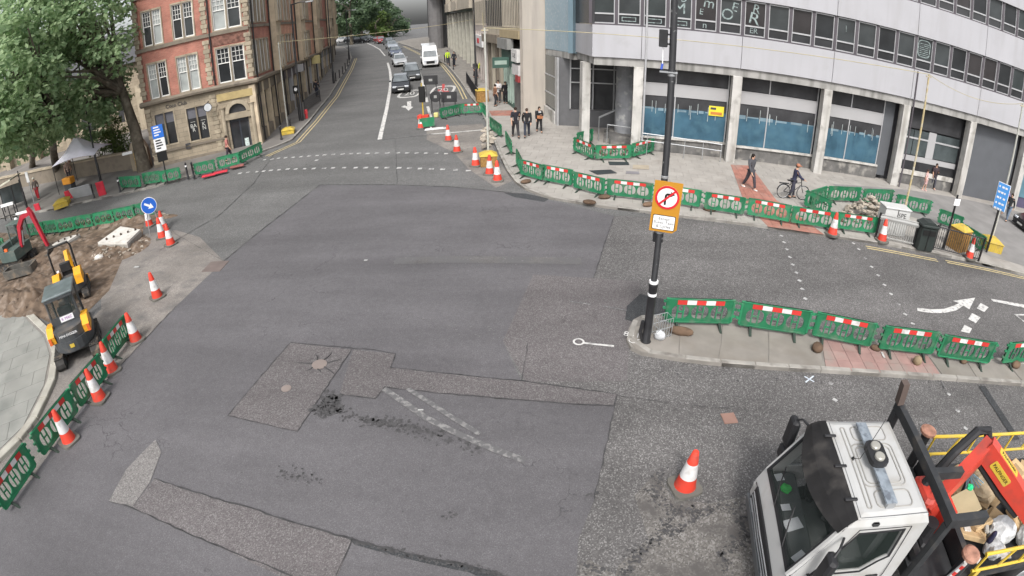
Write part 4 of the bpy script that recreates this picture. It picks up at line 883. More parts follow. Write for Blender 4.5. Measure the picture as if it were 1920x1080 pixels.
for i, (a, b) in enumerate([((1245, 603), (1370, 607)), ((1383, 610), (1511, 627)), ((1522, 629), (1630, 649)), ((1647, 653), (1747, 664)), ((1756, 668), (1852, 681)), ((1862, 683), (1960, 672))]):
    barrier(a, b, '%s green barrier on the traffic island counting from the black sign pole' % ORD[i], 'barriers on the traffic island', K, True)
for i, (a, b) in enumerate([((212, 672), (241, 633)), ((153, 764), (202, 703)), ((82, 855), (148, 770)), ((12, 958), (68, 872))]):
    barrier(a, b, '%s green barrier of the slanting left row counting from its far end' % ORD[i], 'slanting barrier row at the left', 0, True)
for i, (a, b) in enumerate([((55, 442), (84, 438)), ((86, 437), (109, 435)), ((110, 436), (141, 430)), ((142, 429), (176, 424)), ((178, 424), (215, 417)), ((218, 416), (255, 409)), ((256, 408), (288, 402))]):
    barrier(a, b, '%s plain green barrier behind the excavators counting from the red boom' % ORD[i], 'barriers behind the excavators', 0, False)
barrier((-14, 462), (16, 470), 'plain green barrier beside the cab of the red boomed excavator', 'barriers behind the excavators', 0, False)
for i, (a, b) in enumerate([((225, 352), (268, 350)), ((270, 346), (302, 341)), ((304, 342), (340, 334)), ((367, 328), (405, 320)), ((410, 317), (450, 307)), ((452, 306), (492, 286))]):
    barrier(a, b, '%s green barrier in front of the brick building counting from the churchyard' % ORD[i], 'barriers in front of the brick building', K, False)
for i, (a, b, t) in enumerate([((1082, 272), (1110, 264), 0), ((1076, 281), (1112, 298), 1), ((1117, 298), (1183, 296), 1), ((1185, 294), (1225, 283), 1)]):
    barrier(a, b, 'green barrier at the %s of the small enclosure by the white pillar' % ['back', 'left end', 'front', 'right end'][i], 'small enclosure by the pillar', K, bool(t))
for i, (a, b) in enumerate([((1519, 386), (1547, 376)), ((1550, 375), (1610, 377)), ((1613, 379), (1673, 381)), ((1678, 389), (1742, 401)), ((1757, 416), (1800, 432)), ((1802, 446), (1842, 471))]):
    barrier(a, b, '%s plain green barrier behind the rubble counting from the cyclist' % ORD[i], 'barriers round the rubble pit', K, False)
barrier((1521, 390), (1540, 398), 'plain green barrier at the cyclist end of the rubble pit, set at an angle', 'barriers round the rubble pit', K, False)
barrier((827, 222), (864, 213), 'green barrier with hanging lamp blocking the far lane', 'barriers across the far lane', 0, False)
barrier((866, 213), (904, 211), 'green barrier with torn red and white strip across the far lane', 'barriers across the far lane', 0, True)
barrier((905, 211), (914, 222), 'green barrier end on beside the yellow block in the far lane', 'barriers across the far lane', 0, False)
for p_ in (BP, BP2):
    for ch in list(p_.children): bpy.data.objects.remove(ch)
    bpy.data.objects.remove(p_)
# ------------------------------------------------------------------ cones
M_orange = M('cone_red', (.60, .05, .028), .55, var=.14, rob=.14, dirt=(.36, .07, .05), dscale=5, dlo=.5, dhi=.72); M_base = M('cone_base', (.13, .125, .11), .85, var=.2, rob=.1)
def cone_proto():
    o = empty('traffic_cone', (0, 0, -60))
    b = MB(); q = rrect(-.29, .29, -.29, .29, .12, 2); b.prism(q, 0, .07, 'z'); b.build('base', M_base, o)
    MB().lathe([(.215, .07), (.205, .10), (.165, .34), (.15, .345), (.12, .60), (.04, .60)][:3] + [(.163, .345), (.05, .345)], 18).build('lower_cone', M_orange, o, True)
    MB().lathe([(.165, .345), (.112, .70), (.05, .70)], 18).build('white_sleeve', M_twhite, o, True)
    MB().lathe([(.110, .70), (.06, .965), (.045, .985), (.0001, .985)], 18).build('tip', M_orange, o, True)
    return o
CP = cone_proto()
cones = [((1283, 914), 'traffic cone alone on the carriageway in front of the truck'), ((933, 339), 'traffic cone nearest the kerb corner, front of the far lane line'), ((918, 327), 'traffic cone just behind the frontmost one at the kerb corner'),
    ((892, 311), 'traffic cone beside the yellow block at the lane end'), ((857, 285), 'traffic cone on the lane line, midway between block and stop line'), ((841, 264), 'traffic cone on the far stop line'), ((789, 241), 'traffic cone by the toppled signs in the middle of the street'),
    ((1560, 440), 'traffic cone in front of the last taped barrier on the right kerb'), ((1653, 452), 'traffic cone against the guard rail beside the white cabinet'), ((1816, 484), 'traffic cone at the far end of the guard rail by the blue sign'),
    ((296, 558), 'lone traffic cone on dusty ground between the excavators and the road'), ((256, 639), 'traffic cone at the far end of the slanting left barrier row'), ((211, 696), 'traffic cone second from the far end of the slanting row'), ((188, 749), 'traffic cone third from the far end of the slanting row'), ((131, 827), 'traffic cone nearest the camera in the slanting row'),
    ((321, 459), 'traffic cone standing in front of the keep right sign cluster'), ((305, 446), 'traffic cone left of front in the keep right cluster'), ((308, 432), 'traffic cone directly under the round blue sign'), ((281, 424), 'traffic cone at the end of the plain barriers near the blue sign')]
for i, (p, lab) in enumerate(cones):
    q = G(*p, off=.125 if i in (7, 8, 9) else 0); o = CP if i == 0 else dup(CP); o.location = q; o.rotation_euler = (rnd.uniform(-.025, .025), rnd.uniform(-.025, .025), rnd.uniform(-.6, .6)); tag(o, lab, 'traffic cone', 'traffic cones'); 
    if i > 0 and i in (6,): o.scale = (.95, .95, 1.0)
# small cylinder cone lying by the kerb on the left
# ------------------------------------------------------------------ black sign pole on the island
M_black = M('black_paint', (.018, .018, .02), .4, var=.25, scale=6, spec=.5, dirt=(.16, .16, .16), dscale=9, dlo=.66, dhi=.72); M_yel = M('yellow_backing', (.46, .215, .02), .5, var=.05); M_sred = M('sign_red', (.55, .02, .03), .45); M_sw = M('sign_white_face', (.78, .78, .78), .45); M_sblk = M('sign_black', (.012, .012, .012), .5)
pb = G(1211, 640, .12); sp_ = empty('sign_pole', pb, 0, 'tall black pole with yellow backed no right turn sign on the island', 'sign pole')
def zl(px, py): return ZAT(px, py, pb) - pb.z
MB().lathe([(.13, -.1), (.13, .02), (.105, .05), (.105, 1.55), (.115, 1.58), (.115, 1.66), (.075, 1.72), (.075, 11)], 16).build('shaft', M_black, sp_, True)
for z in (zl(1222, 551), zl(1224, 528)): MB().lathe([(.109, -.035), (.111, -.03), (.111, .03), (.109, .035)], 16, (0, 0, z)).build('white_band', M_sw, sp_)
zs0, zs1 = zl(1250, 432), zl(1256, 338); zc = (zs0 + zs1) / 2
view = Vector((-pb.x, -pb.y, 0)).normalized(); sx = Vector((-view.y, view.x, 0)); sx = sx if sx.x > 0 else -sx
SM = axes(view * .12 + sx * .09, sx, view * -1, Vector((0, 0, 1)))   # x across, y away from camera, z up
SMr = SM @ Matrix.Translation((0, 0, zc)) @ Matrix.Rotation(R(2), 4, 'Y') @ Matrix.Translation((0, 0, -zc))
SMp = axes((0, 0, 0), sx, view * -1, Vector((0, 0, 1)))
BOXN = ('signal_box', 'bracket', 'cable', 'plug', 'shelf', 'junction_box', 'cable_duct')
def spart(b, name, mat, par=sp_, smooth=False): b.v = [(SMp if name in BOXN else SMr) @ v for v in b.v]; return b.build(name, mat, par, smooth)
sh = (zs1 - zs0); sw = .62
bd = spart(MB().plate([(-sw/2, zs0), (sw/2 - .1, zs0), (sw/2, zs0 + .09), (sw/2, zs1), (-sw/2, zs1)], [], -.01, .01), 'sign_board', M_yel)
cz = zs1 - .36; r_ = .27
circ = lambda r, n=28: [(r*math.cos(2*math.pi*k/n), cz + r*math.sin(2*math.pi*k/n)) for k in range(n)]
spart(MB().plate(circ(r_), [], -.016, -.011), 'sign_disc', M_sw, bd); spart(MB().plate(circ(r_), [circ(r_ - .05)], -.021, -.0165), 'red_ring', M_sred, bd)
spart(MB().plate([(-.06, cz - .17), (-.015, cz - .17), (-.015, cz + .02), (.0, cz + .05), (.07, cz + .06), (.07, cz + .02), (.16, cz + .085), (.07, cz + .15), (.07, cz + .105), (-.02, cz + .1), (-.06, cz + .05)], [], -.0215, -.0165), 'arrow', M_sblk, bd)
s_ = r_ - .04; dq = .7071
spart(MB().plate([(-s_*dq - .016, cz - s_*dq + .016), (-s_*dq + .016, cz - s_*dq - .016), (s_*dq + .016, cz + s_*dq - .016), (s_*dq - .016, cz + s_*dq + .016)], [], -.027, -.022), 'red_bar', M_sred, bd)
spart(MB().plate(rrect(-.26, .25, zs0 + .05, zs0 + .40, .03), [], -.014, -.0105), 'plate_border', M_sblk, bd); spart(MB().plate(rrect(-.245, .235, zs0 + .065, zs0 + .385, .025), [], -.018, -.0145), 'plate', M_sw, bd)
for t_, z in (('Except', .315), ('Buses, Taxis', .225), ('& Cycles', .135)):
    text('sign_lettering', t_, .092, M_sblk, bd, SMr @ Matrix.Translation((-.005, -.0185, zs0 + z)) @ Matrix.Rotation(R(90), 4, 'X'), .001)
zb = zl(1247, 75); bx_ = MB(); bx_.box(-.29, -.11, -.07, .07, zb - .15, zb + .22, .015); spart(bx_, 'signal_box', M_black); [spart(MB().box(-.13, .0, -.02, .02, zb + q_, zb + q_ + .04), 'bracket', M_black) for q_ in (.1, -.1)]
spart(MB().tube([(-.2, 0, zb - .16), (-.2, 0, zb - .5)], .012, 6), 'cable', M_sw); spart(MB().tube([(-.2, 0, zb - .5), (-.22, 0, zb - .62)], .025, 6), 'plug', M('blue_plug', (.05, .1, .45), .5)); spart(MB().box(-.25, .12, -.1, .02, zb - .68, zb - .65), 'shelf', M_steel)
for z in (zb - .72, zs1 + .07, zs0 - .05): MB().lathe([(.078, -.03), (.084, -.025), (.084, .025), (.078, .03)], 14, (0, 0, z)).build('clamp', M_steel, sp_)
z = zs0 - .2; spart(MB().box(-.14, .1, -.02, .14, z - .12, z + .1, .02), 'junction_box', M_black)
spart(MB().tube([(-.1, -.02, .05), (-.17, -.05, .3), (-.13, -.06, .62)], .05, 8), 'cable_duct', M_black)
# sacks and crate at the foot of the pole
M_sack = M('brown_sack', (.115, .075, .05), .95, var=.3, scale=4, bump=.6, bscale=14, rob=.2)
def sack(px, py, d, lab, seed, base=.12, mat=None):
    p = G(px, py, base); b = MB().blob((0, 0, d[2] * .75), d, seed, 3, .05); b.v = [Vector((v.x, v.y, max(v.z, 0))) for v in b.v]
    o = b.build('sandbag', mat or M_sack, None, True); o.location = p; o.rotation_euler = (0, 0, rnd.uniform(-.6, .6)); tag(o, lab, 'sandbag', 'sandbags holding the barriers'); return o
sack(1276, 626, (.34, .13, .12), 'brown sandbag beside the first island barrier', 1); sack(1531, 657, (.16, .2, .13), 'brown sandbag at the joint before the pink tiles', 2); sack(1641, 656, (.17, .11, .09), 'brown sandbag on the pink tiles at a barrier joint', 3)
sack(1718, 682, (.15, .14, .14), 'pale brown sandbag at the right end of the pink tiles', 4, mat=M('tan_sack', (.25, .19, .12), .95, var=.25, scale=4)); sack(1903, 688, (.22, .14, .12), 'brown sandbag under the last island barrier at the frame edge', 5); sack(1806, 679, (.2, .12, .09), 'brown sandbag between fourth and fifth island barriers', 6)
for i, (x, y, l) in enumerate(((986, 343, 'second and third taped'), (1105, 382, 'third taped'), (1133, 372, 'third and fourth taped'), (1215, 386, 'fourth taped'), (1330, 395, 'sixth taped'))):
    sack(x, y, (.28, .16, .1), 'brown sandbag on the right kerb below the %s barriers' % l, 10 + i)
cr = G(1240, 628, .12); co = empty('wire_crate', cr, .3, 'grey wire basket standing behind the sign pole foot', 'basket')
b = MB()
for i in range(6): b.tube([(-.2 + .08*i, -.15, 0), (-.2 + .08*i, -.15, .55)], .009, 5); b.tube([(-.2 + .08*i, .15, 0), (-.2 + .08*i, .15, .55)], .009, 5)
for z in (.05, .3, .55): b.tube([(-.2, -.15, z), (.2, -.15, z), (.2, .15, z), (-.2, .15, z), (-.2, -.15, z)], .01, 5)
b.build('wires', M_steel, co)
gb = MB().blob((0, 0, .12), (.14, .12, .14), 31, 3, .12).build('litter_bag', M('pale_bag', (.45, .46, .47), .6, var=.3, scale=7), None, True); gb.location = G(1236, 636, .12); tag(gb, 'small pale plastic bag at the foot of the sign pole', 'bag')
for i, (x, y) in enumerate(((1185, 628), (1190, 640))): text('sprayed_lettering', ('831', 'CS')[i], .3, M_paint, island, Matrix.Translation((*tuple(G(x, y, .12))[:2], .124)) @ Matrix.Rotation(R(-20), 4, 'Z'), 0)
# ------------------------------------------------------------------ keep right sign on a tripod
kp = G(300, 437); ks = empty('keep_right_sign', kp, 0, 'round blue keep right arrow sign on a folding stand among cones', 'road sign')
zk = ZAT(291, 383, kp) - kp.z; vw = Vector((-kp.x, -kp.y, 0)).normalized(); kx = Vector((-vw.y, vw.x, 0)); kx = kx if kx.x > 0 else -kx
KM = axes((-.25, 0, 0), kx, -vw, Vector((0, 0, 1)))
def kpart(b, n, m, par=ks): b.v = [KM @ v for v in b.v]; return b.build(n, m, par)
cz = zk; dk = kpart(MB().plate([(.40*math.cos(R(t)), cz + .40*math.sin(R(t))) for t in range(0, 360, 14)], [], -.02, .0), 'disc', M_sw); kpart(MB().plate([(.375*math.cos(R(t)), cz + .375*math.sin(R(t))) for t in range(0, 360, 14)], [], -.026, -.021), 'blue_face', M('sign_blue', (.02, .12, .52), .45), dk)
ar_ = [(-.25, -.05), (.03, -.05), (.03, -.15), (.26, .0), (.03, .15), (.03, .05), (-.25, .05)]; kpart(MB().plate([(x*math.cos(R(-35)) - y*math.sin(R(-35)), cz + x*math.sin(R(-35)) + y*math.cos(R(-35))) for x, y in ar_], [], -.032, -.027), 'arrow', M_sw, dk)
for s_ in (-.32, .32): kpart(MB().tube([(s_ * .5, .02, cz), (s_, -.1, 0)], .018, 6), 'leg', M_steel); kpart(MB().tube([(s_ * .4, .03, cz - .1), (s_, .6, 0)], .018, 6), 'leg', M_steel)
# ------------------------------------------------------------------ poles, lamps, festoon cables
M_wood = M('timber_pole', (.44, .36, .20), .85, var=.2, scale=4, dirt=(.5, .47, .4), dscale=3); M_yb = M('yellow_block', (.50, .36, .055), .6, var=.15, rob=.08, dirt=(.36, .27, .09), dscale=5); M_wick = M('brown_block_side', (.30, .17, .055), .8, var=.3, scale=9)
def block(px, py, s, lab, rz=.2, base=.0, mat=None, hgt=.55):
    p = G(px, py, base); o = empty('ballast_block', p, rz, lab, 'ballast block', 'ballast blocks of the cable poles')
    MB().box(-s*.9, s*.9, -s*.9, s*.9, 0, hgt).build('side', mat or M_wick, o)
    for k in range(9): x = -s*.85 + k * s * 1.7 / 8; MB().box(x - .02, x + .02, -s*.93, -s*.9, .03, hgt - .02).build('slat', mat or M_wick, o)
    MB().add([(-s, -s, hgt), (s, -s, hgt), (s, s, hgt), (-s, s, hgt), (-s*.4, -s*.4, hgt + .17), (s*.4, -s*.4, hgt + .17), (s*.4, s*.4, hgt + .17), (-s*.4, s*.4, hgt + .17)], [(0, 3, 2, 1), (4, 5, 6, 7), (0, 1, 5, 4), (1, 2, 6, 5), (2, 3, 7, 6), (3, 0, 4, 7)]).build('yellow_cap', M_yb, o); return o
block(916, 309, .46, 'yellow capped block in the road holding a pole beside the cones', .1); block(904, 190, .5, 'yellow capped block behind the barriers in the far lane', .2, .12, None, .9); block(541, 250, .5, 'yellow block on the pavement beside the brick building', .3, .12, M_yb, .3)
block(118, 386, .62, 'yellow block on the far left corner pavement', .6, .12, M_yb, .35); block(1793, 466, .46, 'brown slatted block with yellow top behind the guard rail', .2, .12, None, 1.0); block(1856, 466, .55, 'yellow block at the foot of the blue sign pole', -.4, .12, M_yb, .45)
def festoon(px, py, tx, ty, lab, base=.12, mat=M_wood, r=.055):
    p = G(px, py, base); h = ZAT(tx, ty, p) - p.z; o = empty('cable_pole', p, 0, lab, 'pole', 'temporary cable poles')
    tp = Vector((0, 0, h)); MB().tube([(0, 0, 0), tp], r, 8, True, r * .85).build('shaft', mat, o, True); MB().tube([tp + Vector((-.18, 0, -.12)), tp + Vector((.18, 0, -.12))], .03, 6).build('crossbar', M_wood, o); return p + tp
T1 = festoon(540, 240, 528, 78, 'thin pale pole on the left pavement carrying a slack cable', .12, M('pale_pole', (.42, .42, .38), .7)); T2 = festoon(916, 300, 917, 52, 'grey pole with wooden top rising from the yellow block', .1, MATS['pale_pole'])
T3 = festoon(1693, 405, 1733, 137, 'cream timber pole behind the white cabinet'); T4 = festoon(1855, 462, 1906, 190, 'pale pole behind the blue direction sign', .12, MATS['pale_pole'])
zt = T3.z - G(1693, 405).z
M_rope = M('cream_cable', (.42, .37, .23), .8)
def cable(a, b, sag, lab, r=.022):
    r *= .7
    pts = [a.lerp(b, i / 16) - Vector((0, 0, sag * 4 * (i/16) * (1 - i/16))) for i in range(17)]
    o = MB().tube(pts, r, 5).build('cable', M_rope, None, True); tag(o, lab, 'cable', 'festoon cables'); return o
cable(T1, Vector((-3.4, 58.2, 7.6)), .5, 'cream cable slung across the street from the left pole to the shops', .03); cable(Vector((-2.2, 50.5, 8.2)), T2, .8, 'cream cable drooping from the shops to the grey pole', .03); cable(T2, T3, .35, 'cream cable running across the white office front', .025); cable(T3, T4, .5, 'cream cable between the two poles at the right', .02); cable(T4, Vector((36, 20, 6.5)), .3, 'cream cable leaving the frame at the right', .02)
def lamp(px, py, tx, ty, lab, arm=0., base=.12, r=.09):
    p = G(px, py, base); h = ZAT(tx, ty, p) - p.z; o = empty('street_lamp', p, 0, lab, 'street lamp', 'street lamps')
    MB().lathe([(r*1.5, -.1), (r*1.5, 1.3), (r, 1.4), (r*.7, h)], 12).build('post', M_black, o, True)
    if arm: MB().tube([(0, 0, h - .05), (arm * .6, 0, h + .05), (arm, 0, h)], .05, 8).build('arm', M_black, o, True); MB().box(arm, arm + math.copysign(.6, arm), -.12, .12, h - .08, h + .04, .02).build('lantern', M_steel, o)
    return o
lamp(567, 226, 545, 8, 'black street lamp at the left kerb with an arm over the road', 1.2); lamp(626, 156, 611, 0, 'black street lamp farther up the left pavement', 0); lamp(655, 112, 652, 20, 'slim street lamp far up the left kerb where it bends', 1.)
lamp(893, 163, 888, 0, 'black lamp post on the right pavement before the bank', 0); lamp(189, 338, 148, 80, 'dark slim lamp post in front of the churchyard wall', 0, .12, .07); lamp(52, 392, 38, 318, 'dark post with white lantern at the far left corner', 0, .12, .06)
# bollards
def bollard(px, py, lab, band=False):
    o = empty('bollard', G(px, py, .12), 0, lab, 'bollard', 'black bollards'); MB().lathe([(.09, -.05), (.09, .1), (.065, .14), (.06, .85), (.075, .88), (.075, .93), (.04, 1.0), (.0001, 1.02)], 12).build('post', M_black, o, True)
    if band: MB().lathe([(.064, .72), (.066, .72), (.066, .83), (.064, .83)], 12).build('band', M_sw, o)
for i, (x, y) in enumerate(((630, 152), (637, 146), (643, 139), (648, 132), (652, 124), (655, 118), (528, 262), (546, 247))): bollard(x, y, ('%s bollard up the left pavement counting from the street lamp' % ORD[i]) if i < 6 else ('bollard at the left kerb in front of the yellow block', 'bollard just behind the yellow block on the left pavement')[i - 6])
for i, (x, y) in enumerate(((353, 334), (364, 333), (177, 372), (226, 360))): bollard(x, y, ('white banded bollard between the barriers by the brick building', 'plain bollard between the barriers by the brick building', 'bollard at the churchyard corner by the red boards', 'white banded bollard at the end of the green barriers')[i], i in (0, 3))
for i, (x, y) in enumerate(((797, 97), (805, 101), (812, 105), (818, 110), (834, 117), (843, 124), (850, 130))): bollard(x, y, '%s bollard along the far right kerb counting from the far end' % ORD[i])
# ------------------------------------------------------------------ direction signs
def dirsign(px, py, pts, tx, lab, ang, blue_h, white_h, w, toppx):
    pass
bl = MATS['sign_blue'] if 'sign_blue' in MATS else M_sw
M_lb = M('sign_light_blue', (.08, .30, .70), .45, var=.06)
p = G(1849, 473, .12); o = empty('direction_sign', p, 0, 'tall blue direction sign on a black pole at the right edge', 'road sign')
MB().tube([(0, 0, 0), (0, 0, ZAT(1876, 345, p) - p.z)], .06, 10).build('post', M_black, o, True)
z0, z1 = ZAT(1869, 392, p) - p.z, ZAT(1883, 343, p) - p.z
dm = axes((0, 0, 0), Vector((.45, -.89, 0)).normalized() * 1.0, Vector((.89, .45, 0)).normalized(), Vector((0, 0, 1)))
b = MB().box(-.34, .34, -.1, -.07, z0, z1, .012); b.v = [dm @ v for v in b.v]; f_ = b.build('panel', M_sw, o); b = MB().box(-.315, .315, -.108, -.101, z0 + .03, z1 - .03); b.v = [dm @ v for v in b.v]; b.build('blue_face', M_lb, f_)
for i, t_ in enumerate(('Gallowgate', 'University', 'Station', 'City centre', 'P')):
    for k in range(3): b = MB().box(-.26 + .17*k, -.26 + .17*k + (.13 if (i + k) % 3 else .08), -.116, -.109, z1 - .25 - .26*i, z1 - .16 - .26*i); b.v = [dm @ v for v in b.v]; b.build('lettering_line', M_sw, f_)
p = G(315, 343, .12); o = empty('direction_sign', p, 0, 'blue and white parking sign on a black post before the brick building', 'road sign')
zt = ZAT(303, 232, p) - p.z; zm = ZAT(306, 256, p) - p.z; zb_ = ZAT(309, 281, p) - p.z; zq = ZAT(312, 300, p) - p.z
MB().tube([(0, 0, 0), (0, 0, zt)], .05, 10).build('post', M_black, o, True); rz = math.atan2(p.y, p.x) - R(90)
for nm, za, zc_, m_, w_ in (('blue_panel', zm, zt, M('sign_blue2', (.03, .16, .60), .45), .36), ('white_panel', zb_, zm - .02, M_sw, .36), ('black_panel', zq, zb_ - .03, M_sblk, .32)):
    b = MB().box(-w_, w_, -.1, -.07, za, zc_, .01); b.v = [Matrix.Rotation(rz, 4, 'Z') @ v for v in b.v]; q = b.build(nm, m_, o)
    for i in range(4 if nm != 'black_panel' else 0):
        zz = za + (zc_ - za) * (.2 + .2*i); b = MB().box(-w_*.7, w_*(.1 + .15*((i*7) % 4)), -.108, -.101, zz, zz + .08); b.v = [Matrix.Rotation(rz, 4, 'Z') @ v for v in b.v]; b.build('lettering_line', M_sblk if nm == 'white_panel' else M_sw, q)
p = G(1768, 468, .12); o = empty('post_sign', p, 0, 'black post with small white plate behind the guard rail', 'road sign'); h = ZAT(1797, 368, p) - p.z
MB().lathe([(.075, 0), (.06, .6), (.05, h), (.07, h + .03), (.0001, h + .06)], 10).build('post', M_black, o, True); MB().box(-.2, .2, -.08, -.06, h - .42, h - .12).build('plate', M_sw, o)
# ------------------------------------------------------------------ guard rail, bin, cabinet, rubble pit
gp = [G(x, y, .12) for x, y in ((1641, 446), (1712, 462), (1748, 468), (1834, 490))]
gr = empty('guard_rail', gp[0], 0, 'pedestrian guard rail with upright bars beside the bin', 'railing')
for i, (a, b_) in enumerate(zip(gp, gp[1:])):
    if i == 1: continue
    d = b_ - a; n = int(d.length / .11); m_ = M('grey_rail', (.30, .30, .29), .5) if i == 0 else M_black; o0 = gp[0]
    for t in (0, 1): q = a + d * t - o0; MB().box(q.x - .04, q.x + .04, q.y - .04, q.y + .04, q.z, q.z + 1.15).build('post', M_black, gr)
    for z in (.12, 1.08): MB().tube([a - o0 + Vector((0, 0, z)), b_ - o0 + Vector((0, 0, z))], .03, 6).build('rail', m_, gr)
    for k in range(1, n): q = a + d * (k / n) - o0; MB().tube([q + Vector((0, 0, .12)), q + Vector((0, 0, 1.08))], .014 if i else .02, 5).build('bar', m_, gr)
    if i == 0: MB().tube([a - o0 + Vector((0, 0, .95)), b_ - o0 + Vector((0, 0, .95))], .1, 6).build('top_board', m_, gr)
p = G(1728, 466, .12); bn = empty('litter_bin', p, R(-14), 'dark double litter bin with hood at the kerb', 'litter bin'); M_bin = M('bin_dark_green', (.025, .032, .03), .45, var=.2)
MB().box(-.42, .42, -.3, .3, 0, 1.05, .03).build('body', M_bin, bn); MB().box(-.47, .47, -.36, .36, 1.06, 1.18, .03).prism([(-.4, 1.18), (.4, 1.18), (.2, 1.3), (-.2, 1.3)], -.3, .3, 'y').build('hood', M_bin, bn); MB().box(-.34, -.04, -.325, -.29, .72, .95).box(.04, .34, -.325, -.29, .72, .95).build('slot', M_sblk, bn); MB().box(-.02, .02, -.32, -.29, .05, 1.0).build('seam', M_sblk, bn)
p = G(1668, 436, .12); cb = empty('utility_cabinet', p, R(-12), 'white utility cabinet with graffiti mark behind the guard rail', 'cabinet')
MB().box(-.68, .68, -.35, .35, 0, 1.2, .02).build('body', M('cabinet_white', (.52, .52, .51), .5, var=.06, dirt=(.5, .5, .48), dscale=3), cb); MB().box(-.72, .72, -.4, .4, 1.21, 1.28, .02).build('lid', MATS['cabinet_white'], cb); MB().box(-.02, .02, -.36, -.345, .1, 1.2).build('door_gap', M_sblk, cb)
text('graffiti', 'SPE', .3, M_sblk, cb, Matrix.Translation((.25, -.356, .95)) @ Matrix.Rotation(R(90), 4, 'X'), .002)
M_rub = M('rubble', (.33, .29, .24), .95, var=.35, scale=2, rob=.35, bump=.5, bscale=12)
def rubble(c, rx, ry, n, size, lab, seed=0, mat=None, h=.3, cat='rubble'):
    r = random.Random(seed); b = MB()
    for i in range(n):
        a, q = r.uniform(0, 6.28), math.sqrt(r.random()); x, y = math.cos(a) * q * rx, math.sin(a) * q * ry; s_ = size * r.uniform(.4, 1.2)
        b.m = Matrix.Translation((x, y, (1 - q) * h + s_ * .15)) @ Matrix.Rotation(r.uniform(0, 6.28), 4, 'Z') @ Matrix.Rotation(r.uniform(-.5, .5), 4, 'X'); b.box(-s_*.6, s_*.6, -s_*.45, s_*.45, -s_*.22, s_*.22, s_*.05)
    o = b.build('rubble', mat or M_rub, None); o.location = c; tag(o, lab, cat, None, 'stuff'); return o
rubble(G(1625, 402, .12), 1.5, .8, 130, .22, 'heap of broken paving inside the barrier pit', 1, None, .9); rubble(G(1600, 410, .12), 2.2, .6, 60, .16, 'scattered rubble at the front of the barrier pit', 2, M_soil, .12)
rubble(G(1150, 285, .12), 1.6, .8, 60, .16, 'loose stones in the small enclosure', 3, M_soil, .2); rubble(G(915, 255, .02), .4, 3.2, 70, .25, 'broken kerb stones along the far right kerb', 4, None, .05)
M_dkc = M('dark_cover_plate', (.035, .04, .045), .6)
for i, (q, m_, l) in enumerate([([(1104, 320), (1145, 318), (1157, 325), (1120, 328)], M_dkc, 'dark flat sheet lying on the pale pavement behind the barriers'), ([(1140, 303), (1178, 304), (1180, 310), (1143, 310)], M_dkc, 'dark cover plate in front of the small enclosure'), ([(1187, 309), (1217, 310), (1217, 318), (1186, 317)], M('beige_cover', (.36, .31, .24), .8), 'beige inspection cover in the pale pavement'), ([(1174, 321), (1198, 322), (1199, 327), (1173, 326)], M('grey_cover', (.2, .19, .2), .7), 'grey inspection cover nearest the barriers')]):
    w_ = P2(*q, off=.12); c = Vector((sum(a[0] for a in w_) / 4, sum(a[1] for a in w_) / 4)); b = MB().prism([(a[0] - c.x, a[1] - c.y) for a in w_], 0, .015, 'z'); o = b.build('cover_plate', m_); o.location = (c.x, c.y, gz(c.y) + .123); tag(o, l, 'cover')
# ------------------------------------------------------------------ temporary signs in the far lane
def frame_sign(px, py, kind, w, h, zc_, lab, mat):
    p = G(px, py); o = empty('temporary_sign', p, R(-5), lab, 'road sign', 'temporary signs seen from behind')
    if kind == 'disc': b = MB().plate([(w*math.cos(R(t)), zc_ + w*math.sin(R(t))) for t in range(0, 360, 15)], [], -.02, .02)
    else: b = MB().box(-w, w, -.02, .02, zc_ - h, zc_ + h, .01)
    b.build('panel', mat, o); MB().box(-w*.25, w*.25, -.03, -.022, zc_ - h*.25, zc_ + h*.25).build('label', M('sign_grey', (.3, .3, .29), .6), o)
    for s_ in (-1, 1): MB().tube([(s_*w*.7, .02, zc_), (s_*w*.8, .3, 0)], .02, 6).build('leg', M_black, o); MB().tube([(s_*w*.7, -.02, zc_), (s_*w*.8, -.25, 0)], .02, 6).build('leg', M_black, o)
M_bk = M('sign_back', (.035, .035, .037), .6)
frame_sign(818, 212, 'disc', .42, .42, 1.25, 'round sign seen from behind in the closed lane', M_bk); frame_sign(843, 206, 'rect', .6, .4, 1.0, 'wide sign board seen from behind by the green barriers', M_bk); frame_sign(809, 182, 'rect', .62, .4, 1.5, 'sign board farthest up the closed lane', M_bk)
p = G(794, 222); o = empty('temporary_signal', p, 0, 'portable traffic light head on a yellow striped pole', 'traffic light'); MB().tube([(0, 0, 0), (0, 0, 2.6)], .05, 8).build('pole', M_yb, o); MB().box(-.22, .22, -.12, .12, 1.2, 2.35, .03).build('head', M_sblk, o); MB().box(-.4, .4, -.3, .3, 0, .25).build('base', M_orange, o)
p = G(801, 240); o = empty('toppled_sign', p, .3, 'toppled green and white sign lying with its frame on the road', 'road sign'); MB().box(-.5, .5, -.06, .06, .1, .7).build('panel', M_green, o); MB().box(-.3, 1.2, -.8, -.72, .0, .05).box(.2, .28, -.9, .1, .0, .05).box(-.2, 1.0, -.5, -.42, 0, .05).build('frame', M_sw, o)
p = G(818, 220); b = MB().box(-.16, .16, -.12, .12, 0, .35, .04).build('lamp_unit', M('lamp_yellow', (.55, .5, .2), .5)); b.location = p; tag(b, 'small yellowish battery lamp at the barrier foot', 'lamp')
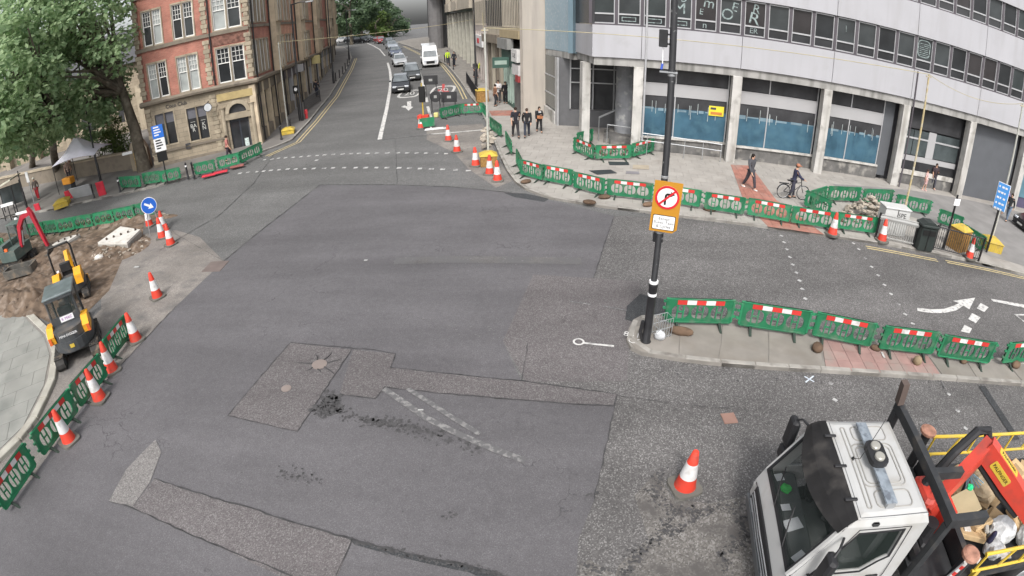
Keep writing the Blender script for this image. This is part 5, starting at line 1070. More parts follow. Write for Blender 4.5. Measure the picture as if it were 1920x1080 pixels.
# black railing on both pavements
def railing(pts, lab, h=1.1):
    P_ = [G(x, y, .12) for x, y in pts]; o0 = P_[0]; o = empty('railing', o0, 0, lab, 'railing')
    for a, b_ in zip(P_, P_[1:]):
        d = b_ - a
        for z in (.15, h): MB().tube([a - o0 + Vector((0, 0, z)), b_ - o0 + Vector((0, 0, z))], .03, 5).build('rail', M_black, o)
        n = int(d.length / .16)
        for k in range(n + 1): q = a + d * (k / n) - o0; MB().tube([q + Vector((0, 0, 0 if k % n == 0 else .15)), q + Vector((0, 0, h))], .035 if k % n == 0 else .016, 5).build('bar', M_black, o)
railing([(572, 212), (601, 190)], 'black railing panel on the left pavement by the street lamp'); railing([(896, 192), (884, 172), (875, 156)], 'black railing along the far right kerb')
# ------------------------------------------------------------------ flatbed truck with loader crane
M_tw = M('truck_white', (.45, .449, .44), .32, var=.04, scale=1.5, spec=.5, coat=.3, dirt=(.36, .345, .32), dscale=2.0, dlo=.52, dhi=.75)
M_tglass = M('windscreen_glass', (.035, .05, .045), .04, var=.1, spec=.5, alpha=.2); M_tblk = M('black_trim', (.022, .022, .024), .5, var=.2, scale=4); M_visor = M('smoked_visor', (.014, .013, .013), .6, var=.4, scale=2.5, dirt=(.055, .05, .046), dscale=2.2, dlo=.5, dhi=.7)
M_tgrey = M('bumper_grey', (.11, .115, .12), .55, var=.1); M_tframe = M('black_steel', (.045, .047, .05), .55, .3, var=.25, scale=3, dirt=(.10, .085, .07), dscale=3, dlo=.55, dhi=.75)
M_cred = M('crane_red', (.54, .055, .035), .4, var=.12, scale=2.5, spec=.5, dirt=(.33, .06, .045), dscale=3, dlo=.52, dhi=.75); M_yrail = M('yellow_rail', (.58, .41, .05), .5, var=.1, dirt=(.5, .38, .1), dscale=4); M_seat = M('cab_interior', (.10, .105, .105), .85, var=.2)
TO = Vector((3.795, 4.27, 0)); TA = math.atan2(-.199, .98)
tk = empty('flatbed_truck', TO, TA, 'white cabbed flatbed truck with red loader crane and yellow side rails', 'truck')
def hw(z): return 1.1 if z <= 1.3 else 1.1 - (z - 1.3) / 1.08 * .09 if z <= 2.38 else 1.01 - (z - 2.38) * .5
cab = empty('cab', (0, 0, 0)); cab.parent = tk
def shell(name, polys, mat, par, t=.03):
    b = MB()
    for pl, hl in polys:
        pass
    return b
for s_ in (1, -1):
    out = [(.04, .45), (.0, .9), (.12, 1.3), (.60, 2.38), (.72, 2.47), (1.92, 2.50), (1.99, 2.38), (2.0, .75), (1.55, .75), (1.45, .95), (1.2, 1.08), (.85, 1.08), (.62, .95), (.52, .45)]
    hole = [(.46, 1.40), (.86, 2.24), (1.58, 2.27), (1.60, 1.72), (1.45, 1.62), (1.25, 1.42)]
    tri = tessellate_polygon([[Vector((*p, 0)) for p in out], [Vector((*p, 0)) for p in hole]]); pts = out + hole; n = len(pts)
    b = MB().add([(x, s_ * hw(z), z) for x, z in pts] + [(x, s_ * (hw(z) - .05), z) for x, z in pts], [tuple(t) for t in tri] + [tuple(i + n for i in t) for t in tri])
    o_ = 0
    for l in (out, hole):
        k = len(l); b.f += [(o_+i, o_+(i+1) % k, n+o_+(i+1) % k, n+o_+i) for i in range(k)]; o_ += k
    sd = b.build('cab_side', M_tw, tk)
    g = MB().prism(hole, s_ * (hw(1.85) - .035), s_ * (hw(1.85) - .03), 'y'); g.v = [Vector((v.x, s_ * (hw(v.z) - .03) + (v.y - s_*(hw(1.85) - .03)), v.z)) for v in g.v]; g.build('side_window', M_tglass, sd)
    hr_ = [(x + (x - 1.05) * .07, z + (z - 1.85) * .07) for x, z in hole]
    g = MB().plate(hr_, [hole], 0, .012); g.v = [Vector((v.x, s_ * (hw(v.z) + .002 + v.y), v.z)) for v in g.v]; g.build('window_seal', M_tblk, sd)
    MB().tube([(.50, s_*(hw(1.3)+.004), .5), (.44, s_*(hw(1.3)+.004), 1.34), (.83, s_*(hw(2.3)+.006), 2.33), (1.70, s_*(hw(2.33)+.006), 2.34), (1.74, s_*(hw(1.3)+.004), 1.3), (1.72, s_*(hw(1)+.004), .8)], .007, 5).build('door_gap', M_tblk, sd)
    MB().cbox((1.55, s_*1.105, 1.25), (.22, .03, .06), .01).build('door_handle', M_tblk, sd)
    MB().cbox((1.05, s_ * (hw(2.42) + .01), 2.41), (.13, .05, .06), .02).build('marker_lamp', M_tblk, sd)
    # mirrors: arm, large and small housing
    x0, y0 = .42, s_ * 1.34
    MB().tube([(.62, s_*1.06, 2.22), (.5, s_*1.25, 2.25), (x0, y0, 2.15)], .022, 6).build('mirror_arm', M_tblk, tk); MB().tube([(.4, s_*1.08, 1.4), (x0, y0, 1.45)], .022, 6).build('mirror_arm', M_tblk, tk)
    mr_ = MB().box(x0 - .07, x0 + .07, y0 - .13, y0 + .13, 1.62, 2.18, .035).build('mirror', M_tblk, tk); MB().box(x0 + .071, x0 + .08, y0 - .1, y0 + .1, 1.68, 2.12).build('mirror_glass', M_glassg, mr_); MB().box(x0 - .07, x0 + .06, y0 - .12, y0 + .12, 1.3, 1.56, .03).build('wide_mirror', M_tblk, mr_)
    # wheels
    for x, w_, r_ in ((1.02, .28, .46), (5.6, .5, .46)):
        wl = MB().wheel((x, s_ * .92, .46), r_, w_, 24).build('wheel', M('tyre', (.025, .025, .025), .9), tk, True); MB().wheel((x, s_ * (.92 + .0), .46), .26, w_ + .03, 18).build('rim', M_steel, wl, True)
    hl_ = MB().box(-.02, .1, s_*.62 - .0, s_*.98, .62, .82, .03).build('headlight', M('lamp_glass', (.4, .42, .44), .1, spec=.6), tk)
def fq(name, mat, x0, z0, x1, z1, t=.04, par=tk, k0=1., k1=1.):
    a, c = hw(z0) * k0, hw(z1) * k1; d = Vector((z1 - z0, 0, -(x1 - x0))).normalized() * t
    vs = [Vector(p) for p in ((x0, -a, z0), (x0, a, z0), (x1, c, z1), (x1, -c, z1))]; vs += [v + d for v in vs]
    return MB().add(vs, [(0, 1, 2, 3), (7, 6, 5, 4), (0, 1, 5, 4), (1, 2, 6, 5), (2, 3, 7, 6), (3, 0, 4, 7)]).build(name, mat, par)
fq('bumper', M_tgrey, .0, .38, -.04, .62, .12); fq('front_panel', M_tw, .0, .66, .02, 1.0); fq('nose_panel', M_tw, .02, 1.0, .12, 1.30)
gl_ = fq('grille', M_tblk, -.025, .70, -.005, 1.02, .03, tk, .86, .82)
for i in range(3): z = .76 + i*.09; MB().tube([(-.035, -.86, z), (-.055, 0, z), (-.035, .86, z)], .012, 6).build('chrome_bar', M_steel, gl_)
ws = fq('windscreen', M_tglass, .13, 1.34, .585, 2.36, .012, tk, .93, .93)
for nm, a in (('bottom', (.11, 1.29, .145, 1.37)), ('top', (.56, 2.31, .61, 2.40))): fq('windscreen_seal', M_tblk, *a, .05)
for s_ in (1, -1): MB().tube([(.12, s_*1.03, 1.32), (.60, s_*.965, 2.38)], .045, 6).build('pillar', M_tblk if False else M_tw, tk); MB().tube([(.11, s_*.99, 1.34), (.58, s_*.925, 2.36)], .03, 6).build('windscreen_seal', M_tblk, tk)
fq('header', M_tw, .595, 2.38, .72, 2.465); 
rf = MB().add([(.72, -.965, 2.465), (.72, .965, 2.465), (1.93, .955, 2.50), (1.93, -.955, 2.50), (.72, -.965, 2.40), (.72, .965, 2.40), (1.93, .955, 2.44), (1.93, -.955, 2.44), (.85, -.86, 2.505), (.85, .86, 2.505), (1.85, .85, 2.535), (1.85, -.85, 2.535)], [(0, 1, 9, 8), (1, 2, 10, 9), (2, 3, 11, 10), (3, 0, 8, 11), (8, 9, 10, 11), (7, 6, 5, 4)]).build('roof', M_tw, tk)
for r0, z in ((rrect(1.0, 1.72, -.42, .42, .1, 4), 0), (rrect(1.06, 1.66, -.36, .36, .08, 4), 0), (rrect(.93, 1.0, -.8, .78, .03, 3), 0), (rrect(1.1, 1.7, .5, .8, .08, 3), 0), (rrect(1.1, 1.7, -.8, -.5, .08, 3), 0)):
    pts = [(x, y, 2.507 + (x - .85) * .03) for x, y in r0]; MB().tube(pts + [pts[0]], .013, 5, False).build('roof_rib', M('roof_rib_white', (.30, .29, .27), .5), rf)
fq('rear_panel', M_tw, 2.0, .75, 1.97, 2.42, -.04)
# visor over the windscreen
vs = []; N_ = 12
for j, (x, z) in enumerate(((.74, 2.495), (.60, 2.475), (.40, 2.40), (.22, 2.27))):
    for i in range(N_ + 1):
        t = i / N_ * 2 - 1; vs.append((x + (.0, .04, .15, .27)[j] * t * t, t * (.96, .99, 1.02, 1.03)[j], z - (.0, .015, .01, -.03)[j] * t * t))
fs = [(j*(N_+1)+i, j*(N_+1)+i+1, (j+1)*(N_+1)+i+1, (j+1)*(N_+1)+i) for j in range(3) for i in range(N_)]
v_ = MB().add(vs, fs).build('sun_visor', M_visor, tk); md = v_.modifiers.new('s', 'SOLIDIFY'); md.thickness = .015
for y in (-.62, .0, .62): MB().cbox((.72, y, 2.50), (.2, .05, .03), .008).build('visor_bracket', M_tblk, tk)
for y in (-.55, .25): MB().tube([(.10, y, 1.33), (.2, y + .3, 1.52), (.28, y + .5, 1.68)], .012, 5).build('wiper', M_tblk, tk)
MB().tube([(.79, -.93, 2.486), (.79, .93, 2.486)], .006, 4).build('roof_seam', M_tgrey, rf)
for s_ in (1, -1): MB().tube([(.8, s_*.93, 2.475), (1.92, s_*.93, 2.51)], .008, 4).build('roof_gutter', M_tgrey, rf)
MB().tube([(.0, -1.0, 1.02), (.0, 1.0, 1.02)], .008, 4).build('panel_gap', M_tblk, tk)
# cab interior
MB().box(.22, .62, -1.0, 1.0, 1.05, 1.30, .03).build('dashboard', M_seat, tk); MB().box(.2, 1.95, -1.0, 1.0, .78, .84).build('cab_floor', M_seat, tk); MB().box(1.88, 1.94, -.93, .93, .85, 2.36).build('cab_rear_lining', M_seat, tk)
for y in (-.5, .5): MB().box(1.1, 1.6, y - .26, y + .26, .85, 1.2, .05).build('seat', M_seat, tk); MB().box(1.5, 1.68, y - .26, y + .26, 1.15, 1.95, .05).build('seat_back', M_seat, tk)
MB().tube([(.75 + .0, .5 + .2*math.cos(R(t)), 1.42 + .2*math.sin(R(t))) for t in range(0, 361, 30)], .018, 6).build('steering_wheel', M_tblk, tk)
M_paper = M('paper', (.68, .70, .72), .8, var=.05)
for (x, y, a_, w_, h_) in ((.36, -.12, .3, .3, .22), (.30, .22, .1, .16, .13), (.36, -.72, .6, .24, .13), (.30, .86, .2, .15, .15)):
    b = MB().box(-w_/2, w_/2, -h_/2, h_/2, 0, .006); b.v = [Matrix.Translation((x, y, 1.31)) @ Matrix.Rotation(a_, 4, 'Z') @ v for v in b.v]; b.build('paper', M_paper, tk)
MB().blob((.36, .58, 1.34), (.08, .1, .04), 3, 2, .35).build('green_glove', M('glove_green', (.06, .5, .1), .7), tk)
# roof light bar with twin beacons, aerial
lb = MB().box(1.18, 1.36, -.82, .78, 2.60, 2.63).build('beacon_bar', M('galvanised_bar', (.30, .34, .38), .5, .4, var=.25, scale=6, dirt=(.17, .19, .22), dscale=7, dlo=.5, dhi=.62), tk)
for y in (-.8, .76): MB().box(1.2, 1.34, y - .03, y + .03, 2.50, 2.62).build('bar_foot', M_steel, lb)
MB().prism(rrect(1.12, 1.42, -.18, .3, .09, 2), 2.635, 2.72, 'z').build('beacon_base', M_tblk, lb)
for y in (-.05, .17): MB().lathe([(.085, 0), (.085, .03), (.07, .045), (.0001, .05)], 16, (1.27, y, 2.72)).build('beacon', M('beacon_clear', (.30, .29, .26), .2, spec=.6), lb, True)
MB().tube([(.95, .12, 2.53), (1.0, .02, 2.62), (1.45, .45, 3.0)], .006, 5).build('aerial', M_sblk, tk); MB().lathe([(.03, 0), (.015, .05)], 8, (.95, .12, 2.505)).build('aerial_base', M_sblk, tk)
# chassis, headboard frame, crane
MB().box(1.2, 7.6, -.45, .45, .55, .95).build('chassis', M_tframe, tk); hb = MB().box(2.14, 2.26, -1.25, 1.28, 2.52, 2.68).build('headboard_beam', M_tframe, tk)
for y in (-1.18, 1.2): MB().box(2.13, 2.25, y - .06, y + .06, .95, 2.51).build('headboard_post', M_tframe, hb)
b = MB().box(-.06, .06, -.07, .07, 0, .42); b.v = [Matrix.Translation((2.16, 1.2, 2.69)) @ Matrix.Rotation(R(-8), 4, 'Y') @ v for v in b.v]; b.build('stake', M('stake_rusty', (.10, .075, .065), .7), hb)
MB().box(2.14, 2.26, -1.14, 1.14, 1.55, 1.68).build('headboard_beam', M_tframe, hb); MB().box(2.25, 2.9, -1.25, -1.12, 2.5, 2.66).build('headboard_arm', M_tframe, hb); MB().box(2.27, 2.9, -.3, -.18, 2.45, 2.6).build('headboard_arm', M_tframe, hb)
for y in (-.7, -.2, .4, .8): MB().tube([(2.06, y, 1.0), (2.06, y + .1, 1.7), (2.1, y - .1, 2.3)], .03, 6).build('hose', M_tblk, tk)
MB().box(2.35, 3.25, -1.2, 1.2, .9, 1.15).build('crane_subframe', M_tframe, tk)
cr_ = MB().box(2.5, 3.05, -.32, .3, 1.16, 1.95, .05).build('crane_column', M_cred, tk); MB().box(2.4, 2.75, -.9, -.35, 1.16, 1.6, .04).build('valve_block', M_tblk, cr_); MB().lathe([(.13, 0), (.13, .25)], 12, (2.55, -.62, 1.6)).build('cylinder', M_tblk, cr_); MB().box(2.35, 2.7, .35, .8, 1.16, 1.55, .04).build('oil_tank', M_tframe, cr_)
for y, x in ((1.35, 3.28), (-1.36, 3.0)):
    lg = MB().lathe([(.1, .3), (.1, 1.9)], 12, (x, y, 0)).build('outrigger_leg', M_tframe, tk); MB().lathe([(.17, 0), (.17, .05), (.12, .08)], 16, (x, y, 1.9)).build('leg_cap', M('rusty_cap', (.33, .17, .12), .8, var=.3, scale=9), lg); MB().lathe([(.22, 0), (.2, .06)], 14, (x, y, .24)).build('foot_plate', M_tframe, lg)
MB().box(3.0, 3.26, -1.3, 1.3, .95, 1.12).build('outrigger_beam', M_tframe, tk)
def boom(name, a, b_, w, h0, h1, mat, par, bend=0):
    a, b_ = Vector(a), Vector(b_); x = (b_ - a); L_ = x.length; x.normalize(); y = Vector((0, 0, 1)).cross(x).normalized(); z = x.cross(y)
    m = axes(a, x, y, z); q = MB().prism([(0, -h0/2), (L_*.5, -max(h0, h1)*.5), (L_, -h1/2), (L_, h1/2), (L_*.5, max(h0, h1)*.5), (0, h0/2)], -w/2, w/2, 'y'); q.v = [m @ v for v in q.v]; return q.build(name, mat, par), m, L_
bm1, m1, L1 = boom('main_boom', (2.65, -.25, 1.75), (3.62, .12, 2.78), .22, .24, .27, M_cred, tk)
MB().tube([(2.62, .1, 1.9), (3.0, .22, 2.5), (3.35, .3, 2.86), (3.62, .32, 2.85), (3.72, .2, 2.6)], .085, 8).build('hose_bundle', M_tblk, bm1); MB().tube([(2.7, -.1, 1.5), (3.2, .05, 2.2)], .06, 8).build('lift_cylinder', M_tblk, bm1)
bm2, m2, L2 = boom('outer_boom', (3.5, .10, 2.72), (4.75, -1.0, 1.95), .22, .38, .27, M_cred, tk)
q = MB().box(.28, .78, .141, .147, -.075, .085, 0); 
for sgn, zz in ((1, .15), (-1, -.15)):
    lb_ = MB().prism(rrect(.30, .80, -.085, .085, .03), .1105*sgn, .118*sgn, 'y'); lb_.v = [m2 @ v for v in lb_.v]; l_ = lb_.build('maker_plate', M_yrail, bm2)
    text('maker_lettering', 'PALFINGER', .088, M_sblk, l_, m2 @ axes((.55, .12*sgn, 0), Vector((1 if sgn < 0 else -1, 0, 0)), Vector((0, 0, 1)), Vector((0, sgn, 0))), .002)
lb_ = MB().prism(rrect(.22, .80, -.08, .08, .03), .191, .197, 'z'); lb_.v = [m2 @ Vector((v.x, v.y, v.z)) for v in lb_.v]; l_ = lb_.build('maker_plate', M_yrail, bm2)
text('maker_lettering', 'PALFINGER', .09, M_sblk, l_, m2 @ axes((.51, 0, .2), Vector((1, 0, 0)), Vector((0, 1, 0)), Vector((0, 0, 1))), .002)
q = MB().tube([(.2, 0, -.28), (.9, .0, -.3), (1.5, 0, -.24)], .06, 8); q.v = [m2 @ v for v in q.v]; q.build('boom_cylinder', M_tblk, bm2)
MB().blob((3.3, -.28, 2.2), (.07, .06, .05), 9, 2, .2).build('green_light', M('green_lamp', (.02, .55, .22), .4), tk)
MB().box(2.9, 3.0, -.6, -.2, 1.3, 2.0).build('control_panel', M_cred, tk)
# bed, rails and load
bd_ = MB().box(3.35, 7.6, -1.27, 1.27, 1.0, 1.13).build('bed', M_tframe, tk); MB().box(3.3, 3.42, -1.2, 1.2, 1.135, 1.5).build('bed_front', M_tframe, bd_)
for s_ in (1, -1):
    y = s_ * 1.33; rl = MB().tube([(3.45, y, 1.80), (7.5, y, 1.80)], .035, 8).build('side_rail', M_yrail, tk)
    MB().tube([(3.45, y, 1.36), (7.5, y, 1.36)], .03, 8).build('lower_rail', M_yrail, rl)
    for k in range(8): x = 3.5 + k * .56; MB().tube([(x, y, 1.36), (x + (.16 if k % 2 else .02), y, 1.80)], .024, 6).build('upright', M_yrail, rl)
    for x in (3.6, 5.5, 7.3): MB().box(x - .05, x + .05, y - .04, y + .04, 1.05, 1.36).build('stanchion', M_yrail, rl)
def rload(name, n, area, z, size, mat, lab, seed):
    r = random.Random(seed); b = MB()
    for i in range(n):
        s_ = size * r.uniform(.5, 1.3); b.m = Matrix.Translation((r.uniform(area[0], area[1]), r.uniform(area[2], area[3]), z + r.uniform(0, .25))) @ Matrix.Rotation(r.uniform(0, 6.28), 4, 'Z') @ Matrix.Rotation(r.uniform(-.6, .6), 4, 'X')
        b.box(-s_*.8, s_*.8, -s_*.45, s_*.45, -s_*.15, s_*.15, s_*.04)
    o = b.build(name, mat); o.location = TO; o.rotation_euler = (0, 0, TA); tag(o, lab, 'load', None, 'stuff')
rload('timber_offcuts', 55, (3.7, 7.2, -.6, .9), 1.2, .3, M('offcut_wood', (.38, .27, .15), .9, var=.4, scale=2, rob=.3), 'broken timber and boards on the truck bed', 1)
rload('truck_debris', 40, (3.6, 7.2, -1.1, -.1), 1.2, .16, M('debris_mixed', (.34, .32, .29), .8, var=.5, scale=4, rob=.5), 'mixed waste on the near side of the truck bed', 2)
TM = Matrix.Translation(TO) @ Matrix.Rotation(TA, 4, 'Z')
for i, (x, y, d, c, l) in enumerate(((4.55, -.62, (.32, .28, .22), (.52, .53, .53), 'crumpled pale plastic sack on the truck bed beside the crane boom'), (4.2, -.95, (.22, .2, .16), (.45, .46, .46), 'pale plastic bag against the near bed rail'), (5.2, -.85, (.3, .25, .2), (.5, .5, .48), 'bulging white sack at the frame edge on the truck bed'), (4.5, .35, (.4, .35, .2), (.36, .28, .18), 'sand coloured heap in the middle of the truck bed'))):
    b = MB().blob((0, 0, d[2]*.7), d, 60 + i, 3, .1); o = b.build('sack', M('sack_%d' % i, c, .7, var=.3, scale=6), None); o.location = TM @ Vector((x, y, 1.2 if i != 3 else 1.3)); tag(o, l, 'sack', 'sacks on the truck bed')
b = MB().lathe([(.06, 0), (.07, .06), (.05, .2), (.03, .24), (.0001, .25)], 12).build('bottle', M('dark_bottle', (.03, .03, .06), .2)); b.location = TM @ Vector((3.95, -.9, 1.5)); tag(b, 'small dark bottle lying among the sacks on the truck', 'bottle')
b = MB().box(-.35, .35, -.25, .25, 0, .04).build('board', M('cream_board', (.50, .42, .26), .8, var=.15)); b.matrix_world = TM @ Matrix.Translation((3.55, -.15, 1.55)) @ Matrix.Rotation(R(-35), 4, 'Y'); tag(b, 'cream board leaning behind the crane', 'board')
b = MB()
for k in range(9): b.tube([(-.3 + .07*k, -.2 + .02*(k % 3), .02*k), (.0, .05*(k % 4), .03*k + .05), (.3 - .05*k, .2, .02*k)], .012, 5)
o = b.build('rope', M('blue_rope', (.25, .36, .42), .8), None); o.location = TM @ Vector((4.0, .35, 1.5)); tag(o, 'tangled pale blue rope on the truck bed', 'rope', None, 'stuff')
st = MB().tube([(0, 0, 0), (.1, -.05, .55)], .04, 8).build('striped_pole', M_twhite); st.location = TM @ Vector((2.75, -1.45, 1.35)); tag(st, 'short red and white striped pole on the near side of the crane', 'pole')
for k in range(3): st2 = MB().tube([(.02 + .03*k, -.012 - .014*k, .1 + .16*k), (.035 + .03*k, -.02 - .014*k, .18 + .16*k)], .043, 8).build('red_stripe', M_tred, st)
# ------------------------------------------------------------------ cars
M_tyre = M('tyre', (.025, .025, .025), .9); M_carglass = M('car_glass', (.13, .145, .155), .06, var=.3, scale=1.5, spec=.6)  # car glass base colour lightened to stand for reflected sky
def car(px, py, heading, col, lab, L_=4.2, Wd=1.78, H_=1.48, style='hatch', name='parked_car', base=0., group='queueing cars', loc=None):
    p = loc or G(px, py, base); o = empty(name, p, heading, lab, 'car', group)
    o.rotation_euler = (0, 0, 0); sl_ = math.atan(.045) if p.y > 30 else 0
    o.rotation_euler = (Matrix.Rotation(heading, 3, 'Z') @ Matrix.Rotation(0, 3, 'Y')).to_euler(); 
    if sl_: o.rotation_euler = (Matrix.Rotation(sl_, 3, 'X') @ Matrix.Rotation(heading, 3, 'Z')).to_euler()
    m = M('car_paint_%d_%d_%d' % tuple(int(c*100) for c in col), col, .25, .2, var=.04, spec=.5, coat=.5)
    h = Wd / 2
    # x: 0 at the nose, + to the rear; stations (x, z_low, z_belt, z_bonnet) lofted
    R1 = {'hatch': 1., 'suv': 1.08, 'saloon': .98, 'van': 1.5}[style]
    prof = [(0, .32), (-.0, .55), (.06, .72), (.95 if style != 'van' else .7, .95 if style != 'van' else 1.15), (1.05 if style != 'van' else .75, 1.0 if style != 'van' else 1.2), (L_ - .25, 1.05 if style != 'van' else 1.3), (L_ - .05, .95), (L_, .6), (L_ - .05, .3)]
    n = len(prof); vs = []; fs = []
    wid = [h*.86, h*.93, h*.95, h*.97, h*.97, h*.97, h*.95, h*.93, h*.9]
    for s_ in (-1, 1):
        for (x, z), w_ in zip(prof, wid): vs.append((x, s_*w_, z))
    tri = tessellate_polygon([[Vector((*p_, 0)) for p_ in prof]])
    for t in tri: fs.append(tuple(t)); fs.append(tuple(i + n for i in reversed(t)))
    fs += [(i, (i+1) % n, n+(i+1) % n, n+i) for i in range(n)]
    bd = MB().add(vs, fs).build('body', m, o)
    bv = bd.modifiers.new('b', 'BEVEL'); bv.width = .05; bv.segments = 2
    xa, xb = (1.0, L_ - .2) if style != 'van' else (.72, L_ - .15); xr0, xr1 = (1.75, L_ - .75 if style != 'saloon' else L_ - 1.3) if style != 'van' else (1.35, L_ - .1)
    if style == 'saloon': xb = L_ - .75
    zb, zt = (.98, H_) if style != 'van' else (1.2, H_)
    gh = MB().add([(xa, -h*.92, zb), (xb, -h*.92, zb), (xr1, -h*.72, zt), (xr0, -h*.72, zt), (xa, h*.92, zb), (xb, h*.92, zb), (xr1, h*.72, zt), (xr0, h*.72, zt)], [(0, 1, 2, 3), (7, 6, 5, 4), (3, 2, 6, 7), (0, 3, 7, 4), (1, 5, 6, 2)])
    if style == 'van':
        gh = MB().add([(xa, -h*.95, zb), (xb, -h*.95, zb), (xb, -h*.88, zt), (xr0, -h*.85, zt), (xa, h*.95, zb), (xb, h*.95, zb), (xb, h*.88, zt), (xr0, h*.85, zt)], [(0, 1, 2, 3), (7, 6, 5, 4), (3, 2, 6, 7), (0, 3, 7, 4), (1, 5, 6, 2)])
    cb_ = gh.build('cabin', m, o); bv = cb_.modifiers.new('b', 'BEVEL'); bv.width = .04; bv.segments = 2
    def gpane(nm, q, off):
        c = sum((Vector(v) for v in q), Vector()) / 4; q = [c + (Vector(v) - c) * .88 + Vector(off) for v in q]; q2 = [v + Vector(off) * .6 for v in q]
        return MB().add(q + q2, [(0, 1, 2, 3), (7, 6, 5, 4), (0, 1, 5, 4), (1, 2, 6, 5), (2, 3, 7, 6), (3, 0, 4, 7)]).build(nm, M_carglass, o)
    kt = .72 if style != 'van' else .85; zw = zt if style != 'van' else zb + .85; xw = xr0 if style != 'van' else xa + (xr0 - xa) * (zw - zb) / (zt - zb); kw = .92 if style != 'van' else .95
    gpane('windscreen', [(xa, -h*kw, zb), (xa, h*kw, zb), (xw, h*kt, zw), (xw, -h*kt, zw)], (-.012, 0, .012))
    if style != 'van':
        gpane('rear_window', [(xb, -h*.92, zb), (xb, h*.92, zb), (xr1, h*.72, zt), (xr1, -h*.72, zt)], (.012, 0, .012))
        for s_ in (-1, 1): gpane('side_window', [(xa + .1, s_*h*.92, zb), (xb - .1, s_*h*.92, zb), (xr1, s_*h*.72, zt), (xr0, s_*h*.72, zt)], (0, s_*.012, .004))
    else:
        for s_ in (-1, 1): gpane('side_window', [(xa + .15, s_*h*.95, zb), (xa + 1.3, s_*h*.95, zb), (xa + 1.3, s_*h*.9, zw), (xw + .1, s_*h*.9, zw)], (0, s_*.012, .004))
    for x in (.78, L_ - .8):
        for s_ in (-1, 1):
            wl = MB().wheel((x, s_*(h - .1), .31), .31, .2, 16).build('wheel', M_tyre, o, True); MB().wheel((x, s_*(h - .1), .31), .2, .215, 14).build('rim', M_steel, wl, True)
    for s_ in (-1, 1):
        MB().box(-.01, .3, s_*h*.62 - .18, s_*h*.62 + .18, .60, .74 if style != 'van' else .95, .03).build('headlight', M('lamp_glass2', (.55, .57, .6), .1, spec=.6), o); MB().box(L_ - .1, L_ + .01, s_*h*.75 - .12, s_*h*.75 + .12, .7, .95, .02).build('tail_light', M('tail_red', (.4, .02, .02), .3), o)
        MB().box(xa + .25, xa + .42, s_*(h + .02) - .02, s_*(h + .02) + .14*s_ if s_ > 0 else s_*(h + .02) + .02, zb + .02, zb + .16, .0).build('mirror', m, o) if s_ > 0 else MB().box(xa + .25, xa + .42, -(h + .16), -(h), zb + .02, zb + .16).build('mirror', m, o)
    MB().box(-.03, .02, -h*.5, h*.5, .50, .64 if style != 'van' else .85, .01).build('grille', M_tblk, o); MB().box(-.045, -.02, -.26, .26, .38, .49).build('number_plate', M('plate_white', (.65, .65, .62), .5), o); MB().box(-.02, .1, -h*.84, h*.84, .27, .36).build('bumper', M_tblk, o)
    return o
HD = R(96)   # cars face down the street towards the camera: nose at the pixel, tail up the street
car(752, 176, R(100), (.02, .021, .026), 'black hatchback at the head of the queue', 4.0, 1.75, 1.5)
car(774, 153, R(102), (.05, .055, .055), 'dark grey car second in the queue, close behind the black hatchback', 4.4, 1.82, 1.62, 'suv')
car(752, 126, R(106), (.42, .43, .44), 'silver white car third in the queue', 4.2, 1.75, 1.48); car(744, 107, R(108), (.10, .12, .17), 'dark blue car fourth in the queue', 4.3, 1.78, 1.46, 'saloon'); car(738, 94, R(110), (.35, .38, .42), 'pale silver car fifth in the queue', 4.3, 1.78, 1.46)
car(733, 86, R(112), (.05, .05, .06), 'dark car sixth in the queue near the bend', 4.3, 1.78, 1.5); car(718, 82, R(118), (.32, .03, .03), 'dark red car at the far bend of the queue', 4.2, 1.76, 1.46); 
car(690, 80, R(150), (.03, .03, .035), 'black car on the far junction', 4.4, 1.8, 1.46, 'saloon', 'saloon_car'); car(676, 79, R(160), (.04, .045, .05), 'dark car beside the black one on the far junction', 4.4, 1.8, 1.5, 'hatch', 'saloon_car'); car(660, 78, R(165), (.6, .6, .6), 'white car at the far junction by the trees', 4.3, 1.8, 1.5, 'hatch', 'saloon_car'); car(648, 76, R(160), (.55, .56, .57), 'white car leftmost on the far junction', 4.3, 1.8, 1.5, 'hatch', 'saloon_car')
car(664, 70, R(170), (.5, .52, .55), 'pale car behind the white ones at the far junction', 4.3, 1.8, 1.6, 'suv', 'saloon_car'); car(690, 70, R(170), (.4, .42, .45), 'grey car behind the black one at the far junction', 4.3, 1.8, 1.6, 'suv', 'saloon_car')
for i, (x, y, c_, l) in enumerate(((655, 73, (.5, .5, .52), 'pale car in the far traffic left of the lamp'), (672, 73, (.12, .12, .14), 'grey car in the far traffic mid row'), (681, 69, (.55, .55, .56), 'white car in the far traffic back row'), (700, 72, (.06, .07, .1), 'navy car in the far traffic right of the dark pair'), (652, 66, (.3, .32, .35), 'silver car farthest back in the traffic'), (708, 77, (.25, .26, .28), 'grey car just beyond the dark red one'))): car(x, y, R(150 + 5*i), c_, l, 4.3, 1.8, 1.5, 'hatch', 'saloon_car')
vn = car(808, 127, R(101), (.70, .70, .70), 'white high roofed van facing us in the bus lane', 5.6, 2.0, 2.6, 'van', 'van', group='vans'); vn['category'] = 'van'
car(1908, 432, R(-12), (.015, .015, .018), 'black car just entering the frame at the right edge', 4.3, 1.8, 1.46, 'hatch', 'black_car', group='cars at the right edge')
